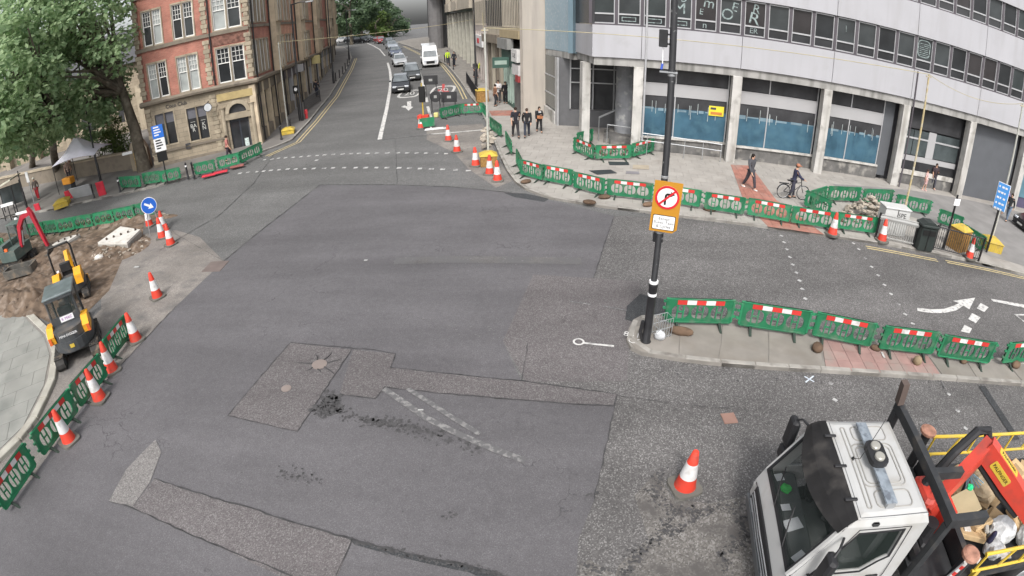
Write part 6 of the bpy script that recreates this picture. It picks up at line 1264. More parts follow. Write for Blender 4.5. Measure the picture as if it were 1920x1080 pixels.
# ------------------------------------------------------------------ mini excavators
M_exg = M('excavator_grey', (.06, .064, .068), .5, var=.15, scale=2, dirt=(.14, .12, .10), dscale=2, dlo=.55, dhi=.75); M_exy = M('excavator_yellow', (.72, .34, .02), .45, var=.12, scale=2, dirt=(.5, .26, .05), dscale=3, dlo=.55, dhi=.75); M_track = M('track_rubber', (.04, .038, .036), .9, var=.3, scale=5, dirt=(.15, .12, .09), dscale=4, dlo=.5, dhi=.65)
M_exgr = M('excavator_green_grey', (.085, .115, .105), .5, var=.15, scale=2, dirt=(.16, .16, .14), dscale=2); M_bucket = M('bucket_steel', (.11, .105, .095), .7, .3, var=.3, scale=3, dirt=(.2, .16, .12), dscale=3); M_exred = M('boom_red', (.36, .02, .035), .45, var=.15, scale=2)
def track(o, y, L_, w, h):
    t = MB().prism([(-L_/2 + h*.3, 0), (L_/2 - h*.3, 0), (L_/2, h*.35), (L_/2, h*.65), (L_/2 - h*.3, h), (-L_/2 + h*.3, h), (-L_/2, h*.65), (-L_/2, h*.35)], y - w/2, y + w/2, 'y').build('track', M_track, o)
    for k in range(int(L_ / .12)): x = -L_/2 + .12 + k*.12; MB().box(x - .02, x + .02, y - w/2 - .01, y + w/2 + .01, h, h + .025).build('grouser', M_track, t)
    for k in range(4): x = -L_/2 + h*.6 + k * (L_ - h*1.2) / 3; MB().wheel((x, y, h*.45), h*.3, w + .04, 12).build('roller', M_exg, t)
def arm(name, pts, w, h, mat, par):
    """box-section arm along points in the x-z plane"""
    up = []; lo = []
    for i, (x, z) in enumerate(pts):
        a = pts[max(0, i-1)]; b = pts[min(len(pts)-1, i+1)]; t = Vector((b[0]-a[0], b[1]-a[1])).normalized(); n_ = Vector((-t.y, t.x)); hh = h * (1. if 0 < i < len(pts)-1 else .6)
        up.append((x + n_.x*hh/2, z + n_.y*hh/2)); lo.append((x - n_.x*hh/2, z - n_.y*hh/2))
    return MB().prism(up + lo[::-1], -w/2, w/2, 'y').build(name, mat, par)
def bucket(o, x, z, s, w, mat=None, curl=0.):
    q = [(0, 0), (.1, -.25), (.0, -.5), (-.25, -.62), (-.55, -.5), (-.5, -.46), (-.25, -.55), (-.05, -.45), (.03, -.25), (-.06, 0)]
    c, s2 = math.cos(curl), math.sin(curl)
    return MB().prism([(x + (a*c - b*s2)*s, z + (a*s2 + b*c)*s) for a, b in q], -w/2, w/2, 'y').build('bucket', mat or M_bucket, o)
# near excavator, seen from behind: +x is forward
e1 = empty('mini_excavator', Vector((-13.55, 10.35, 0)), math.atan2(.72, -.62), 'grey and yellow mini excavator with glazed cab, nearest the camera', 'excavator', 'mini excavators')
for y in (-.78, .78): track(e1, y, 2.3, .38, .52)
MB().box(-.5, .6, -.6, .6, .3, .55).build('undercarriage', M_exg, e1); MB().box(1.15, 1.3, -.95, .95, .1, .5).build('blade', M_exg, e1)
MB().prism([(-.95*math.cos(R(t)) - .1, .88*math.sin(R(t))) for t in range(-90, 91, 15)] + [(.9, .85), (.9, -.85)], .58, 1.0, 'z').build('house', M_exg, e1)
MB().prism([(-.9*math.cos(R(t)) - .1, .82*math.sin(R(t))) for t in range(-60, 61, 15)] + [(.0, .72), (.0, -.72)], 1.0, 1.42, 'z').build('engine_cover', M_exg, e1)
for s_ in (-1, 1): MB().prism([(-.75, 1.0), (.1, 1.0), (.1, 1.5), (-.45, 1.55), (-.8, 1.3)], s_*.62, s_*.9, 'y').build('side_cover', M_exy, e1); MB().box(-.82, -.6, s_*.9 if s_ < 0 else .78, s_*.78 if s_ < 0 else .9, 1.02, 1.3).build('tail_lamp', M('amber_red', (.6, .12, .03), .4), e1)
text('rear_lettering', 'MINI-DIGGER', .13, M_sw, e1, axes((-1.035, 0, 1.28), Vector((0, -1, 0)), Vector((0, 0, 1)), Vector((-1, 0, 0)))) ; MB().box(-1.06, -1.04, -.08, .1, .76, .9).build('label', M_yrail, e1)
cbm = MB()
cb = empty('cab', (0, 0, 0)); 
c0 = [(-.25, -.62), (1.0, -.62), (1.0, .62), (-.25, .62)]
cabp = MB().tube([(-.25, -.6, 1.0), (-.22, -.56, 2.5)], .05, 6).build('cab_post', M_exg, e1); bpy.data.objects.remove(cb)
for x, y in ((-.25, .6), (1.0, -.6), (.95, .6)): MB().tube([(x, y, 1.0), (x + .03, y*.93, 2.5)], .05, 6).build('cab_post', M_exg, e1)
rfx = MB().box(-.35, 1.1, -.66, .66, 2.5, 2.6, .03).build('cab_roof', M('roof_pale', (.13, .155, .16), .3, var=.25, scale=3), e1); MB().box(-.36, -.34, -.6, .6, 2.42, 2.5).build('rear_lamp', M_exg, rfx)
MB().box(-.27, -.25, -.55, .55, 1.75, 2.45).build('rear_window', M_tglass, e1); MB().box(-.28, -.24, -.58, .58, 1.0, 1.74).build('rear_panel', M_exg, e1)
lb_ = MB().box(-.30, -.285, -.35, .22, 1.5, 1.72).build('name_board', M_sw, e1); text('name_lettering', 'K MAC', .15, M('purple_print', (.35, .1, .4), .6), lb_, axes((-.303, -.06, 1.61), Vector((0, -1, 0)), Vector((0, 0, 1)), Vector((-1, 0, 0))))
for s_ in (-1, 1): MB().box(-.15, .9, s_*.58 - .01, s_*.58 + .01, 1.5, 2.42).build('side_window', M_tglass, e1)
MB().box(.1, .6, -.3, .3, 1.0, 1.4, .05).build('seat', M_seat, e1); MB().box(.05, .2, -.3, .3, 1.3, 1.95, .05).build('seat_back', M_seat, e1)
arm('boom', [(1.0, 1.0), (1.7, 2.1), (2.5, 2.0)], .22, .3, M_exg, e1); arm('stick', [(2.45, 2.05), (2.7, .9)], .18, .24, M_exg, e1); bucket(e1, 2.7, .85, .9, .7)
e1.scale = (.84, .84, .82)
# small yellow excavator with roll hoop
e2 = empty('mini_excavator', Vector((-17.0, 13.9, 0)), math.atan2(.75, -.66), 'small yellow mini excavator with open roll hoop in the middle', 'excavator', 'mini excavators')
for y in (-.55, .55): track(e2, y, 1.7, .28, .4)
MB().box(-.4, .5, -.42, .42, .22, .42).build('undercarriage', M_exg, e2); MB().box(.85, .97, -.7, .7, .08, .4).build('blade', M_exy, e2)
MB().prism([(-.8*math.cos(R(t)) - .05, .68*math.sin(R(t))) for t in range(-90, 91, 15)] + [(.7, .62), (.7, -.62)], .44, .7, 'z').build('house', M_exg, e2)
for s_ in (-1, 1): MB().prism([(-.75, .70), (.15, .70), (.1, 1.12), (-.35, 1.25), (-.72, 1.05)], s_*.32, s_*.64, 'y').build('side_cover', M_exy, e2)
MB().box(-.7, -.1, -.31, .31, .7, 1.0, .04).build('engine_cover', M_exg, e2); MB().box(-.73, -.7, -.2, .0, .78, .92).build('label', M('red_label', (.55, .03, .05), .5), e2)
MB().box(.0, .35, -.24, .24, .9, 1.15, .04).build('seat', M_tblk, e2); MB().box(-.08, .05, -.24, .24, 1.1, 1.5, .04).build('seat_back', M_tblk, e2)
MB().tube([(-.2, -.5, .7), (-.2, -.5, 2.1), (-.17, -.42, 2.25), (-.17, .42, 2.25), (-.2, .5, 2.1), (-.2, .5, .7)], .045, 8).build('roll_hoop', M_sblk, e2, True)
arm('boom', [(.7, .7), (1.2, 1.5), (1.9, 1.35)], .16, .24, M_exy, e2); arm('stick', [(1.88, 1.38), (2.1, .5)], .14, .2, M_exy, e2); bucket(e2, 2.1, .5, .7, .45)
for s_ in (-1, 1): MB().tube([(.5, s_*.3, .7), (.55, s_*.3, 1.2)], .025, 6).build('lever', M_tblk, e2)
MB().box(-.2, -.12, .3, .42, 1.2, 1.3, .02).build('work_lamp', M_sw, e2)
# dark excavator with red boom at the far left
e3 = empty('mini_excavator', Vector((-25.4, 17.4, 0)), R(8), 'dark green grey excavator with raised red boom at the left edge', 'excavator', 'mini excavators')
for y in (-.85, .85): track(e3, y, 2.6, .42, .55)
MB().box(-.5, .6, -.6, .6, .3, .6).build('undercarriage', M_exg, e3)
MB().prism([(-1.1*math.cos(R(t)) - .1, .95*math.sin(R(t))) for t in range(-90, 91, 15)] + [(1.0, .9), (1.0, -.9)], .62, 1.35, 'z').build('house', M_exgr, e3)
MB().prism([(-1.0, 1.35), (-.1, 1.35), (-.1, 1.75), (-.8, 1.7)], -.85, .85, 'y').build('engine_cover', M_exgr, e3)
for x, y in ((-.05, .1), (-.05, .9), (1.15, .1), (1.15, .9)): MB().tube([(x, y, 1.35), (x + .02, y, 2.75)], .05, 6).build('cab_post', M_exgr, e3)
MB().box(-.15, 1.25, .05, .95, 2.75, 2.86, .03).build('cab_roof', M_exgr, e3); MB().box(-.04, 1.14, .08, .11, 1.7, 2.7).build('side_window', M_tglass, e3); MB().box(1.14, 1.17, .12, .88, 1.5, 2.7).build('windscreen', M_tglass, e3)
for x, y, s_ in ((-.9, -.6, 1), (.2, -.85, 1)): MB().box(x - .15, x + .15, y - .05, y + .05, 1.36, 1.55).build('orange_lamp', M('lamp_orange', (.7, .15, .04), .4), e3)
arm('boom', [(1.0, 1.2), (1.35, 2.6), (1.9, 3.2), (2.75, 3.35)], .24, .34, M_exred, e3); MB().tube([(1.2, 0, 1.3), (1.5, 0, 2.3)], .06, 8).build('boom_cylinder', M_steel, e3); MB().box(1.4, 2.5, -.06, .06, 3.42, 3.55).build('hose_guard', M_sw, e3)
arm('stick', [(2.6, 3.7), (2.8, 3.3), (3.4, .9)], .2, .3, M_exred, e3); bucket(e3, 3.4, .95, .95, .6, None, .3); MB().tube([(2.2, 0, 3.5), (2.9, 0, 2.9)], .05, 8).build('stick_cylinder', M_steel, e3)
e3.scale = (.82, .82, .76)
# loose trench bucket, precast slabs and soil in the works
p = G(42, 516); tb = empty('trench_bucket', p, R(20), 'wide empty digging bucket lying on the ground by the excavators', 'bucket')
MB().plate(rrect(-1.0, 1.0, -.45, .45, .2), [rrect(-.88, .88, -.33, .33, .15)], .1, .5, 'z').build('rim', M_bucket, tb); MB().prism(rrect(-.9, .9, -.36, .36, .15), .08, .14, 'z').build('floor', M_sblk, tb)
M_pre = M('precast_white', (.56, .54, .50), .8, var=.1, scale=2, dirt=(.36, .31, .26), dscale=3, dlo=.55, dhi=.75)
for q, l, h in (([(182, 455), (238, 455), (264, 430), (226, 424)], 'large white precast slab lying in the excavation', .42), ([(92, 462), (128, 452), (150, 438), (118, 446)], 'smaller white precast block farther left in the excavation', .35)):
    w_ = [tuple(AT(x, y, h))[:2] for x, y in q]; c = Vector((sum(a[0] for a in w_) / 4, sum(a[1] for a in w_) / 4, 0)); o = empty('precast_slab', c, 0, l, 'concrete slab', 'precast slabs')
    MB().prism([(a[0] - c.x, a[1] - c.y) for a in w_], 0, h - .1, 'z').build('slab_body', M_kerb, o); MB().prism([((a[0] - c.x)*.97, (a[1] - c.y)*.97) for a in w_], h - .1, h, 'z').build('slab_top', M_pre, o)
    for k in range(5): MB().lathe([(.06, 0), (.05, .09)], 8, ((k - 2) * .32, (k - 2) * .22, h)).build('lifting_stud', M_iron, o)
from mathutils import noise as mn
def heap(c, rx, ry, h, lab, seed):
    """mound of loose soil: dense displaced sheet falling to the ground at its rim"""
    N = 44; vs = []; fs = []
    for j in range(N + 1):
        for i in range(N + 1):
            u, v = i / N * 2 - 1, j / N * 2 - 1; q = math.hypot(u, v); p = Vector((u * rx, v * ry, seed * 7.3))
            e = max(0., 1 - q) ** .8; z = h * e * (.55 + .9 * abs(mn.fractal(p * .9, 1, 2, 5))) + (.10 * mn.fractal(p * 4, 1, 2, 4) * min(1, e * 4)) - (.03 if q >= .97 else 0); vs.append((u * rx, v * ry, z + .014))
    fs = [(j*(N+1)+i, j*(N+1)+i+1, (j+1)*(N+1)+i+1, (j+1)*(N+1)+i) for j in range(N) for i in range(N) if all(math.hypot(a_ / N * 2 - 1, b_ / N * 2 - 1) < 1.02 for a_, b_ in ((i, j), (i+1, j+1)))]
    o = MB().add(vs, fs).build('soil_heap', M_soil, None, True); o.location = c; tag(o, lab, 'soil', None, 'stuff')
heap(G(50, 572), 3.2, 1.3, .75, 'dark soil heap beside the near pavement', 1); heap(G(120, 478), 2.8, 2.2, .4, 'spoil heap around the excavators', 2); heap(G(70, 540), 3.0, 1.8, .45, 'spoil heap in front of the near excavator', 3); heap(G(195, 419), 5.5, .7, .35, 'soil ridge along the foot of the plain barriers', 4); heap(G(215, 468), 2.2, 1.6, .3, 'loose soil around the large precast slab', 5); heap(G(30, 470), 3, 2, .35, 'spoil under the red boomed excavator', 6)
for i, (x, y, rx, ry, n, s_, h, l) in enumerate(((215, 470, 2.0, 1.4, 90, .14, .25, 'broken concrete lumps around the large precast slab'), (195, 418, 5, .6, 130, .14, .25, 'stones heaped along the foot of the plain barriers'), (50, 575, 3.0, .9, 60, .13, .5, 'stones on the dark soil beside the near pavement'), (120, 480, 2.5, 2, 60, .12, .3, 'stones around the excavators'))):
    rubble(G(x, y), rx, ry, n, s_, l, 40 + i, (None, None, M_soil, M_soil)[i], h)
b = MB().blob((0, 0, .1), (.3, .22, .18), 77, 2, .2).build('stone_lump', M_pre); b.location = G(188, 488); tag(b, 'white stone lump on the dirt right of the yellow excavator', 'stone')
for i, (x, y, l, d) in enumerate(((257, 502, 'small white plastic offcut on the dusty ground', (.14, .05, .03)), (686, 489, 'scrap of white paper on the road', (.06, .05, .01)), (789, 770, 'scrap of white tape by the trench patch', (.06, .02, .01)))):
    b = MB().box(-d[0], d[0], -d[1], d[1], 0, d[2]).build('litter', M('grey_scrap', (.34, .34, .33), .8)); b.location = G(x, y) + Vector((0, 0, .02)); tag(b, l, 'litter')
# ------------------------------------------------------------------ people
SKIN = [M('skin_light', (.52, .31, .22), .6, var=.06), M('skin_tan', (.36, .20, .13), .6, var=.06)]
def cloth(c): return M('cloth_%d_%d_%d' % tuple(int(x*200) for x in c), c, .9, var=.14, scale=9, bump=.15, bscale=25)
def skinmesh(name, joints, edges, mat, parent, root):
    keys = list(joints); me = bpy.data.meshes.new(name); me.from_pydata([joints[k][0] for k in keys], [(keys.index(a), keys.index(b)) for a, b in edges], [])
    o = link(name, me, parent); me.materials.append(mat); bm = bmesh.new(); bm.from_mesh(me); sl_ = bm.verts.layers.skin.verify()
    for v, k in zip(bm.verts, keys): v[sl_].radius = joints[k][1] if isinstance(joints[k][1], tuple) else (joints[k][1],) * 2; v[sl_].use_root = (k == root)
    bm.to_mesh(me); bm.free(); md = o.modifiers.new('skin', 'SKIN'); md.use_smooth_shade = True; sb = o.modifiers.new('sub', 'SUBSURF'); sb.levels = 1; sb.render_levels = 2; return o
def person(px, py, heading, lab, top=(.03, .03, .035), legs=(.03, .03, .035), hair=(.03, .02, .015), H_=1.75, stride=.28, arms='swing', sleeves=True, shoes=(.03, .03, .03), base=.12, sk=0, skirt=False, hat=None, longhair=False, loc=None, vest=None, group='pedestrians', lean=0.):
    p = loc if loc is not None else G(px, py, base); o = empty('person', p, heading, lab, 'person', group); k = H_ / 1.75; J = {}
    # x forward, y left, z up
    def V_(x, y, z): return (x * k + lean * max(0, z - .9) * k, y * k, z * k)
    J['pelvis'] = (V_(0, 0, .97), (.14*k, .10*k)); J['waist'] = (V_(0, 0, 1.12), (.125*k, .095*k)); J['chest'] = (V_(.01, 0, 1.33), (.155*k, .11*k)); J['neckb'] = (V_(0, 0, 1.46), .075*k); J['neck'] = (V_(.015, 0, 1.52), .055*k); J['head'] = (V_(.03, 0, 1.62), (.078*k, .095*k)); J['crown'] = (V_(.02, 0, 1.71), (.06*k, .075*k)); J['nose'] = (V_(.125, 0, 1.61), .014*k)
    E_ = [('pelvis', 'waist'), ('waist', 'chest'), ('chest', 'neckb'), ('neckb', 'neck'), ('neck', 'head'), ('head', 'crown'), ('head', 'nose')]
    arm_ = []
    for s_, n in ((1, 'L'), (-1, 'R')):
        st = stride * s_
        J['hip' + n] = (V_(0, s_*.095, .90), .092*k); J['knee' + n] = (V_(st*.55 + .03, s_*.10, .50), .062*k); J['ank' + n] = (V_(st - (.06 if st < 0 else 0), s_*.10, .085 + (.05 if st < -.1 else 0)), .042*k); J['toe' + n] = (V_(st + .15 - (.06 if st < 0 else 0), s_*.115, .045), .04*k)
        E_ += [('pelvis', 'hip' + n), ('hip' + n, 'knee' + n), ('knee' + n, 'ank' + n), ('ank' + n, 'toe' + n)]
        if arms == 'swing': el, wr = (-st*.35, s_*.25, 1.14), (-st*.75 + .06, s_*.25, .90)
        elif arms == 'bars': el, wr = (.2, s_*.25, 1.17), (.46, s_*.20, 1.05)
        elif arms == 'fold': el, wr = (.05, s_*.24, 1.15), (.22, -s_*.02, 1.18)
        elif arms == 'phone': el, wr = (.06, s_*.23, 1.13), ((.26, s_*.08, 1.22) if s_ > 0 else (.1, s_*.22, .92))
        else: el, wr = (0, s_*.24, 1.15), (.05, s_*.25, .90)
        J['sh' + n] = (V_(0, s_*.185, 1.42), .07*k); J['el' + n] = (V_(*el), .047*k); J['wr' + n] = (V_(*wr), .034*k)
        d = (Vector(wr) - Vector(el)).normalized(); hnd = Vector(wr) + d * .07; J['pa' + n] = (V_(*hnd), (.036*k, .018*k))
        E_ += [('chest', 'sh' + n), ('sh' + n, 'el' + n), ('el' + n, 'wr' + n), ('wr' + n, 'pa' + n)]
        for f in range(4):
            y_ = (f - 1.5) * .018; ln = (.065, .08, .085, .07)[f]; a_ = hnd + d * .03 + Vector((y_, 0, 0)); b_ = a_ + d * ln + Vector((.015, -s_*.02, 0))
            J['f%d%s' % (f, n)] = (V_(*b_), .008*k); E_.append(('pa' + n, 'f%d%s' % (f, n)))
        th = Vector(wr) + d * .05 + Vector((.04, -s_*.015, 0)); J['th' + n] = (V_(*th), .009*k); E_.append(('wr' + n, 'th' + n))
    hid = {'pelvis', 'waist', 'chest', 'hipL', 'hipR', 'kneeL', 'kneeR', 'shL', 'shR'} | ({'elL', 'elR'} if sleeves else set())
    bo = skinmesh('body', {q: (J[q][0], tuple(r * (.72 if q in hid else 1) for r in (J[q][1] if isinstance(J[q][1], tuple) else (J[q][1],)*2))) for q in J}, E_, SKIN[sk], o, 'pelvis')
    T = {q: (J[q][0], tuple(r + .02*k for r in (J[q][1] if isinstance(J[q][1], tuple) else (J[q][1],)*2))) for q in J}
    T['hem'] = (V_(0, 0, .885), tuple(r * 1.04 for r in T['pelvis'][1])); E_ = E_ + [('pelvis', 'hem')]
    ts = ['hem', 'pelvis', 'waist', 'chest', 'neckb', 'shL', 'elL', 'shR', 'elR'] + (['wrL', 'wrR'] if sleeves else [])
    te = [e for e in E_ if e[0] in ts and e[1] in ts]; skinmesh('jacket' if sleeves else 'shirt', {q: T[q] for q in ts}, te, cloth(top), o, 'pelvis')
    ls = ['pelvis', 'hipL', 'kneeL', 'hipR', 'kneeR'] + ([] if skirt else ['ankL', 'ankR']); le = [e for e in E_ if e[0] in ls and e[1] in ls]
    TL = {q: (T[q][0], tuple(r * (.96 if q == 'pelvis' else 1.02) for r in T[q][1])) for q in ls}
    skinmesh('trousers' if not skirt else 'shorts', TL, le, cloth(legs), o, 'pelvis')
    for n in 'LR':
        a, t = Vector(J['ank' + n][0]), Vector(J['toe' + n][0]); b = MB().blob((a + t) / 2 + Vector((-.02, 0, -.03)), (.14*k, .05*k, .045*k), 1, 2, 0); b.build('shoe', cloth(shoes), o, True)
    hd = Vector(J['head'][0]); hb = MB().blob(hd + Vector((-.022, 0, .045))*k, (.105*k, .092*k, .10*k), 5, 2, .03); hb.v = [v for v in hb.v]; hb.build('hair', cloth(hair), o, True)
    if longhair: MB().blob(hd + Vector((-.08, 0, -.1))*k, (.05*k, .09*k, .2*k), 6, 2, .05).build('long_hair', cloth(hair), o, True)
    for s_ in (1, -1): MB().blob(hd + Vector((.085, s_*.035, .01))*k, (.012, .014, .01), 1, 1, 0).build('eye', M_sblk, o)
    if hat: MB().lathe([(.115*k, 0), (.11*k, .06*k), (.07*k, .11*k), (.0001, .12*k)], 12, tuple(hd + Vector((0, 0, .05*k)))).build('hat', cloth(hat), o, True); MB().box(hd.x + .06, hd.x + .19, -.07, .07, hd.z + .05, hd.z + .065).build('hat_peak', cloth(hat), o)
    if vest: skinmesh('vest', {q: (T[q][0], tuple(r + .012 for r in T[q][1])) for q in ('pelvis', 'waist', 'chest', 'neckb')}, [('pelvis', 'waist'), ('waist', 'chest'), ('chest', 'neckb')], cloth(vest), o, 'pelvis')
    return o
def hd_(dx, dy): return math.atan2(dy, dx)
person(967, 258, R(102), 'man walking away in black tee and dark trousers, left of the trio', (.02, .02, .026), (.035, .033, .036), sleeves=False, H_=1.86)
person(988, 257, R(84), 'man walking away in a black hooded top, middle of the trio', (.018, .018, .02), (.035, .04, .055), (.06, .04, .03), 1.76, stride=-.3)
w3 = person(1011, 248, R(-80), 'woman in black walking towards us with tan shoulder bag', (.02, .02, .022), (.02, .02, .022), (.03, .02, .015), 1.62, .2, 'phone', longhair=True)
MB().box(-.05, .22, -.16, .2, .88, 1.08, .03).build('bag', M('tan_bag', (.42, .17, .08), .7), w3); MB().box(.1, .14, -.07, .09, 1.25, 1.34).build('shirt_print', cloth((.5, .5, .5)), w3)
person(1404, 354, R(-70), 'man in dark grey sweatshirt and white trainers walking on the red tiles', (.07, .07, .078), (.05, .045, .055), (.015, .012, .01), 1.75, .3, 'swing', True, (.75, .74, .74), longhair=True)
person(929, 199, R(20), 'person in brown top and grey jacket beside the pole by the shops', (.20, .10, .06), (.03, .03, .035), H_=1.7, stride=.05, sleeves=False)
person(935, 192, R(-100), 'man in white shirt with dark tie strap standing by the doorway', (.62, .60, .60), (.06, .06, .065), H_=1.78, stride=.05, arms='fold'); person(948, 194, R(-95), 'person in black suit with white shirt front by the shutter', (.018, .018, .02), (.018, .018, .02), H_=1.75, stride=.04)
ci = person(1483, 371, R(-12), 'man in navy jacket and tan cap holding a bicycle', (.035, .038, .075), (.05, .05, .07), H_=1.68, stride=.12, arms='bars', hat=(.35, .15, .09), lean=.12)
person(1732, 357, R(-60), 'girl in pale pink dress with yellow bag by the shop window', (.62, .42, .40), (.58, .38, .37), (.05, .025, .02), 1.35, .08, 'rest', False, (.6, .4, .4), longhair=True, skirt=True)
person(1747, 354, R(-100), 'woman with long dark hair and phone beside the girl', (.05, .035, .04), (.06, .06, .075), (.02, .012, .01), 1.68, .1, 'phone', False, (.45, .3, .28), longhair=True)
person(1886, 414, R(195), 'person in black jacket and jeans behind the blue direction sign', (.025, .028, .03), (.12, .16, .22), H_=1.75, stride=.25); person(1878, 400, R(195), 'person in purple and white top half hidden by the blue sign', (.20, .12, .3), (.03, .03, .05), H_=1.7, stride=.2)
person(840, 121, R(-90), 'worker in yellow high visibility jacket by the far bollards', (.45, .62, .04), (.02, .025, .04), H_=1.8, stride=.1, group='workers'); person(852, 124, R(-110), 'dark clothed officer beside the yellow jacketed worker', (.02, .022, .03), (.02, .02, .03), H_=1.8, stride=.1, group='workers')
person(903, 145, R(-90), 'worker in yellow vest near the far shops', (.5, .55, .06), (.03, .03, .04), H_=1.78, stride=.1, group='workers'); person(892, 146, R(-70), 'pedestrian with pale bag by the lamp post', (.06, .055, .06), (.04, .04, .05), H_=1.75)
person(595, 182, R(100), 'pedestrian in dark coat by the left railing', (.02, .022, .028), (.03, .035, .05), H_=1.75, stride=.15); person(431, 302, R(20), 'pedestrian in pink top passing the arched doorway', (.42, .16, .14), (.05, .04, .05), (.03, .02, .015), 1.7, .2, 'swing', False)
person(73, 374, R(-60), 'worker with white helmet and red trousers on the far left pavement', (.12, .1, .09), (.42, .03, .04), H_=1.75, stride=.1, hat=(.72, .70, .62), group='workers'); person(132, 340, R(-40), 'worker in pale cap among the red boards', (.42, .30, .26), (.06, .05, .06), H_=1.75, stride=.1, hat=(.6, .62, .66), sleeves=False, group='workers'); person(140, 333, R(200), 'bent figure in pink shirt under the tent', (.55, .33, .28), (.04, .04, .05), H_=1.75, stride=.1, sleeves=False, lean=.35, group='workers')
person(46, 462, R(-10), 'worker in lime vest beside the red boomed excavator', (.05, .05, .055), (.03, .03, .035), H_=1.75, stride=.1, base=0, vest=(.4, .6, .05), hat=(.7, .7, .68), group='workers')
# ------------------------------------------------------------------ bicycle
bp = G(1485, 373, .12); bc = empty('bicycle', bp, R(-6), 'black city bicycle held by the man in navy', 'bicycle'); M_bike = M('bike_black', (.03, .03, .032), .4, .3)
for x in (-.53, .53):
    w_ = MB().tube([(x + .335*math.cos(R(t)), 0, .35 + .335*math.sin(R(t))) for t in range(0, 361, 15)], .018, 6, False).build('wheel', M_bike, bc, True); MB().tube([(x + .31*math.cos(R(t)), 0, .35 + .31*math.sin(R(t))) for t in range(0, 361, 15)], .009, 5, False).build('rim', M_steel, w_)
    for t in range(0, 180, 30): MB().tube([(x + .31*math.cos(R(t)), 0, .35 + .31*math.sin(R(t))), (x - .31*math.cos(R(t)), 0, .35 - .31*math.sin(R(t)))], .0025, 4).build('spoke', M_steel, w_)
fr_ = MB()
for a, b in (((-.53, 0, .35), (-.1, 0, .30)), ((-.1, 0, .30), (-.22, 0, .85)), ((-.53, 0, .35), (-.2, 0, .75)), ((-.1, 0, .3), (.36, 0, .72)), ((-.2, 0, .76), (.34, 0, .84)), ((.34, 0, .95), (.42, 0, .6)), ((.42, 0, .6), (.53, 0, .35))): fr_.tube([a, b], .018, 6)
fr_.build('frame', M_bike, bc); MB().tube([(.2, -.28, 1.02), (.36, -.2, 1.04), (.33, 0, 1.0), (.36, .2, 1.04), (.2, .28, 1.02)], .015, 6).build('handlebar', M_bike, bc); MB().tube([(.34, 0, .94), (.33, 0, 1.01)], .016, 6).build('stem', M_bike, bc); MB().prism([(-.38, -.08), (-.08, -.03), (-.08, .03), (-.38, .08)], .88, .93, 'z').build('saddle', M_bike, bc)
MB().wheel((-.1, .05, .30), .09, .01, 14).build('chainring', M_steel, bc)
for s_ in (1, -1): MB().tube([(-.1, s_*.06, .3), (-.1 + s_*.14, s_*.09, .26)], .012, 5).build('crank', M_bike, bc); MB().box(-.14 + s_*.14, -.05 + s_*.14, s_*.13 - .04, s_*.13 + .04, .245, .27).build('pedal', M_bike, bc)
MB().tube([(-.53 + .37*math.cos(R(t)), 0, .35 + .37*math.sin(R(t))) for t in range(30, 190, 20)], .014, 5).build('mudguard', M_bike, bc); MB().box(-.8, -.3, -.07, .07, .74, .76).build('rack', M_bike, bc)
# ------------------------------------------------------------------ trees
def leafmat(name, c, c2):
    m = bpy.data.materials.new(name); m.use_nodes = True; n = m.node_tree.nodes; L = m.node_tree.links; b = n['Principled BSDF']; g = n.new('ShaderNodeNewGeometry')
    no = n.new('ShaderNodeTexNoise'); no.inputs['Scale'].default_value = .5; no.inputs['Detail'].default_value = 3; L.new(g.outputs['Position'], no.inputs['Vector'])
    ad = n.new('ShaderNodeMath'); ad.operation = 'ADD'; L.new(g.outputs['Random Per Island'], ad.inputs[0]); L.new(no.outputs['Fac'], ad.inputs[1]); mr = n.new('ShaderNodeMapRange'); mr.inputs[1].default_value = .5; mr.inputs[2].default_value = 1.4; L.new(ad.outputs[0], mr.inputs[0])
    mx = n.new('ShaderNodeMix'); mx.data_type = 'RGBA'; mx.inputs[6].default_value = (*c, 1); mx.inputs[7].default_value = (*c2, 1); L.new(mr.outputs[0], mx.inputs[0]); L.new(mx.outputs[2], b.inputs['Base Color']); b.inputs['Roughness'].default_value = .55
    tr = n.new('ShaderNodeBsdfTranslucent'); L.new(mx.outputs[2], tr.inputs[0]); ms = n.new('ShaderNodeMixShader'); ms.inputs[0].default_value = .55; L.new(b.outputs[0], ms.inputs[1]); L.new(tr.outputs[0], ms.inputs[2]); L.new(ms.outputs[0], n['Material Output'].inputs[0]); return m
LEAF = leafmat('plane_leaf', (.18, .29, .14), (.42, .54, .30)); LEAFD = leafmat('dark_leaf', (.06, .10, .055), (.13, .2, .10)); LEAFL = leafmat('light_leaf', (.07, .12, .03), (.19, .27, .08)); M_bark = M('bark', (.10, .085, .065), .95, var=.35, scale=2.5, bump=.8, bscale=8, dirt=(.2, .18, .14), dscale=1.5)
def leaves(r, centres, per, size):
    vs = []; fs = []
    for c, rad in centres:
        for i in range(per):
            u, v = r.uniform(-1, 1), r.uniform(0, 6.283); q = rad * (.45 + .6 * r.random()); s = math.sqrt(1 - u*u); d = Vector((s*math.cos(v), s*math.sin(v), u)); p = c + Vector((d.x, d.y, d.z * .75)) * q
            n_ = (d * .6 + Vector((r.uniform(-.7, .7), r.uniform(-.9, .5), r.uniform(.1, 1.3)))).normalized(); a = n_.orthogonal().normalized(); a.rotate(Matrix.Rotation(r.uniform(0, 6.28), 3, n_)); b = n_.cross(a); z = size * r.uniform(.6, 1.3); k = len(vs)
            vs += [p + a*z*.5, p + b*z*.33, p - a*z*.5 - n_*z*.12, p - b*z*.33]; fs.append((k, k+1, k+2, k+3))
    return vs, fs
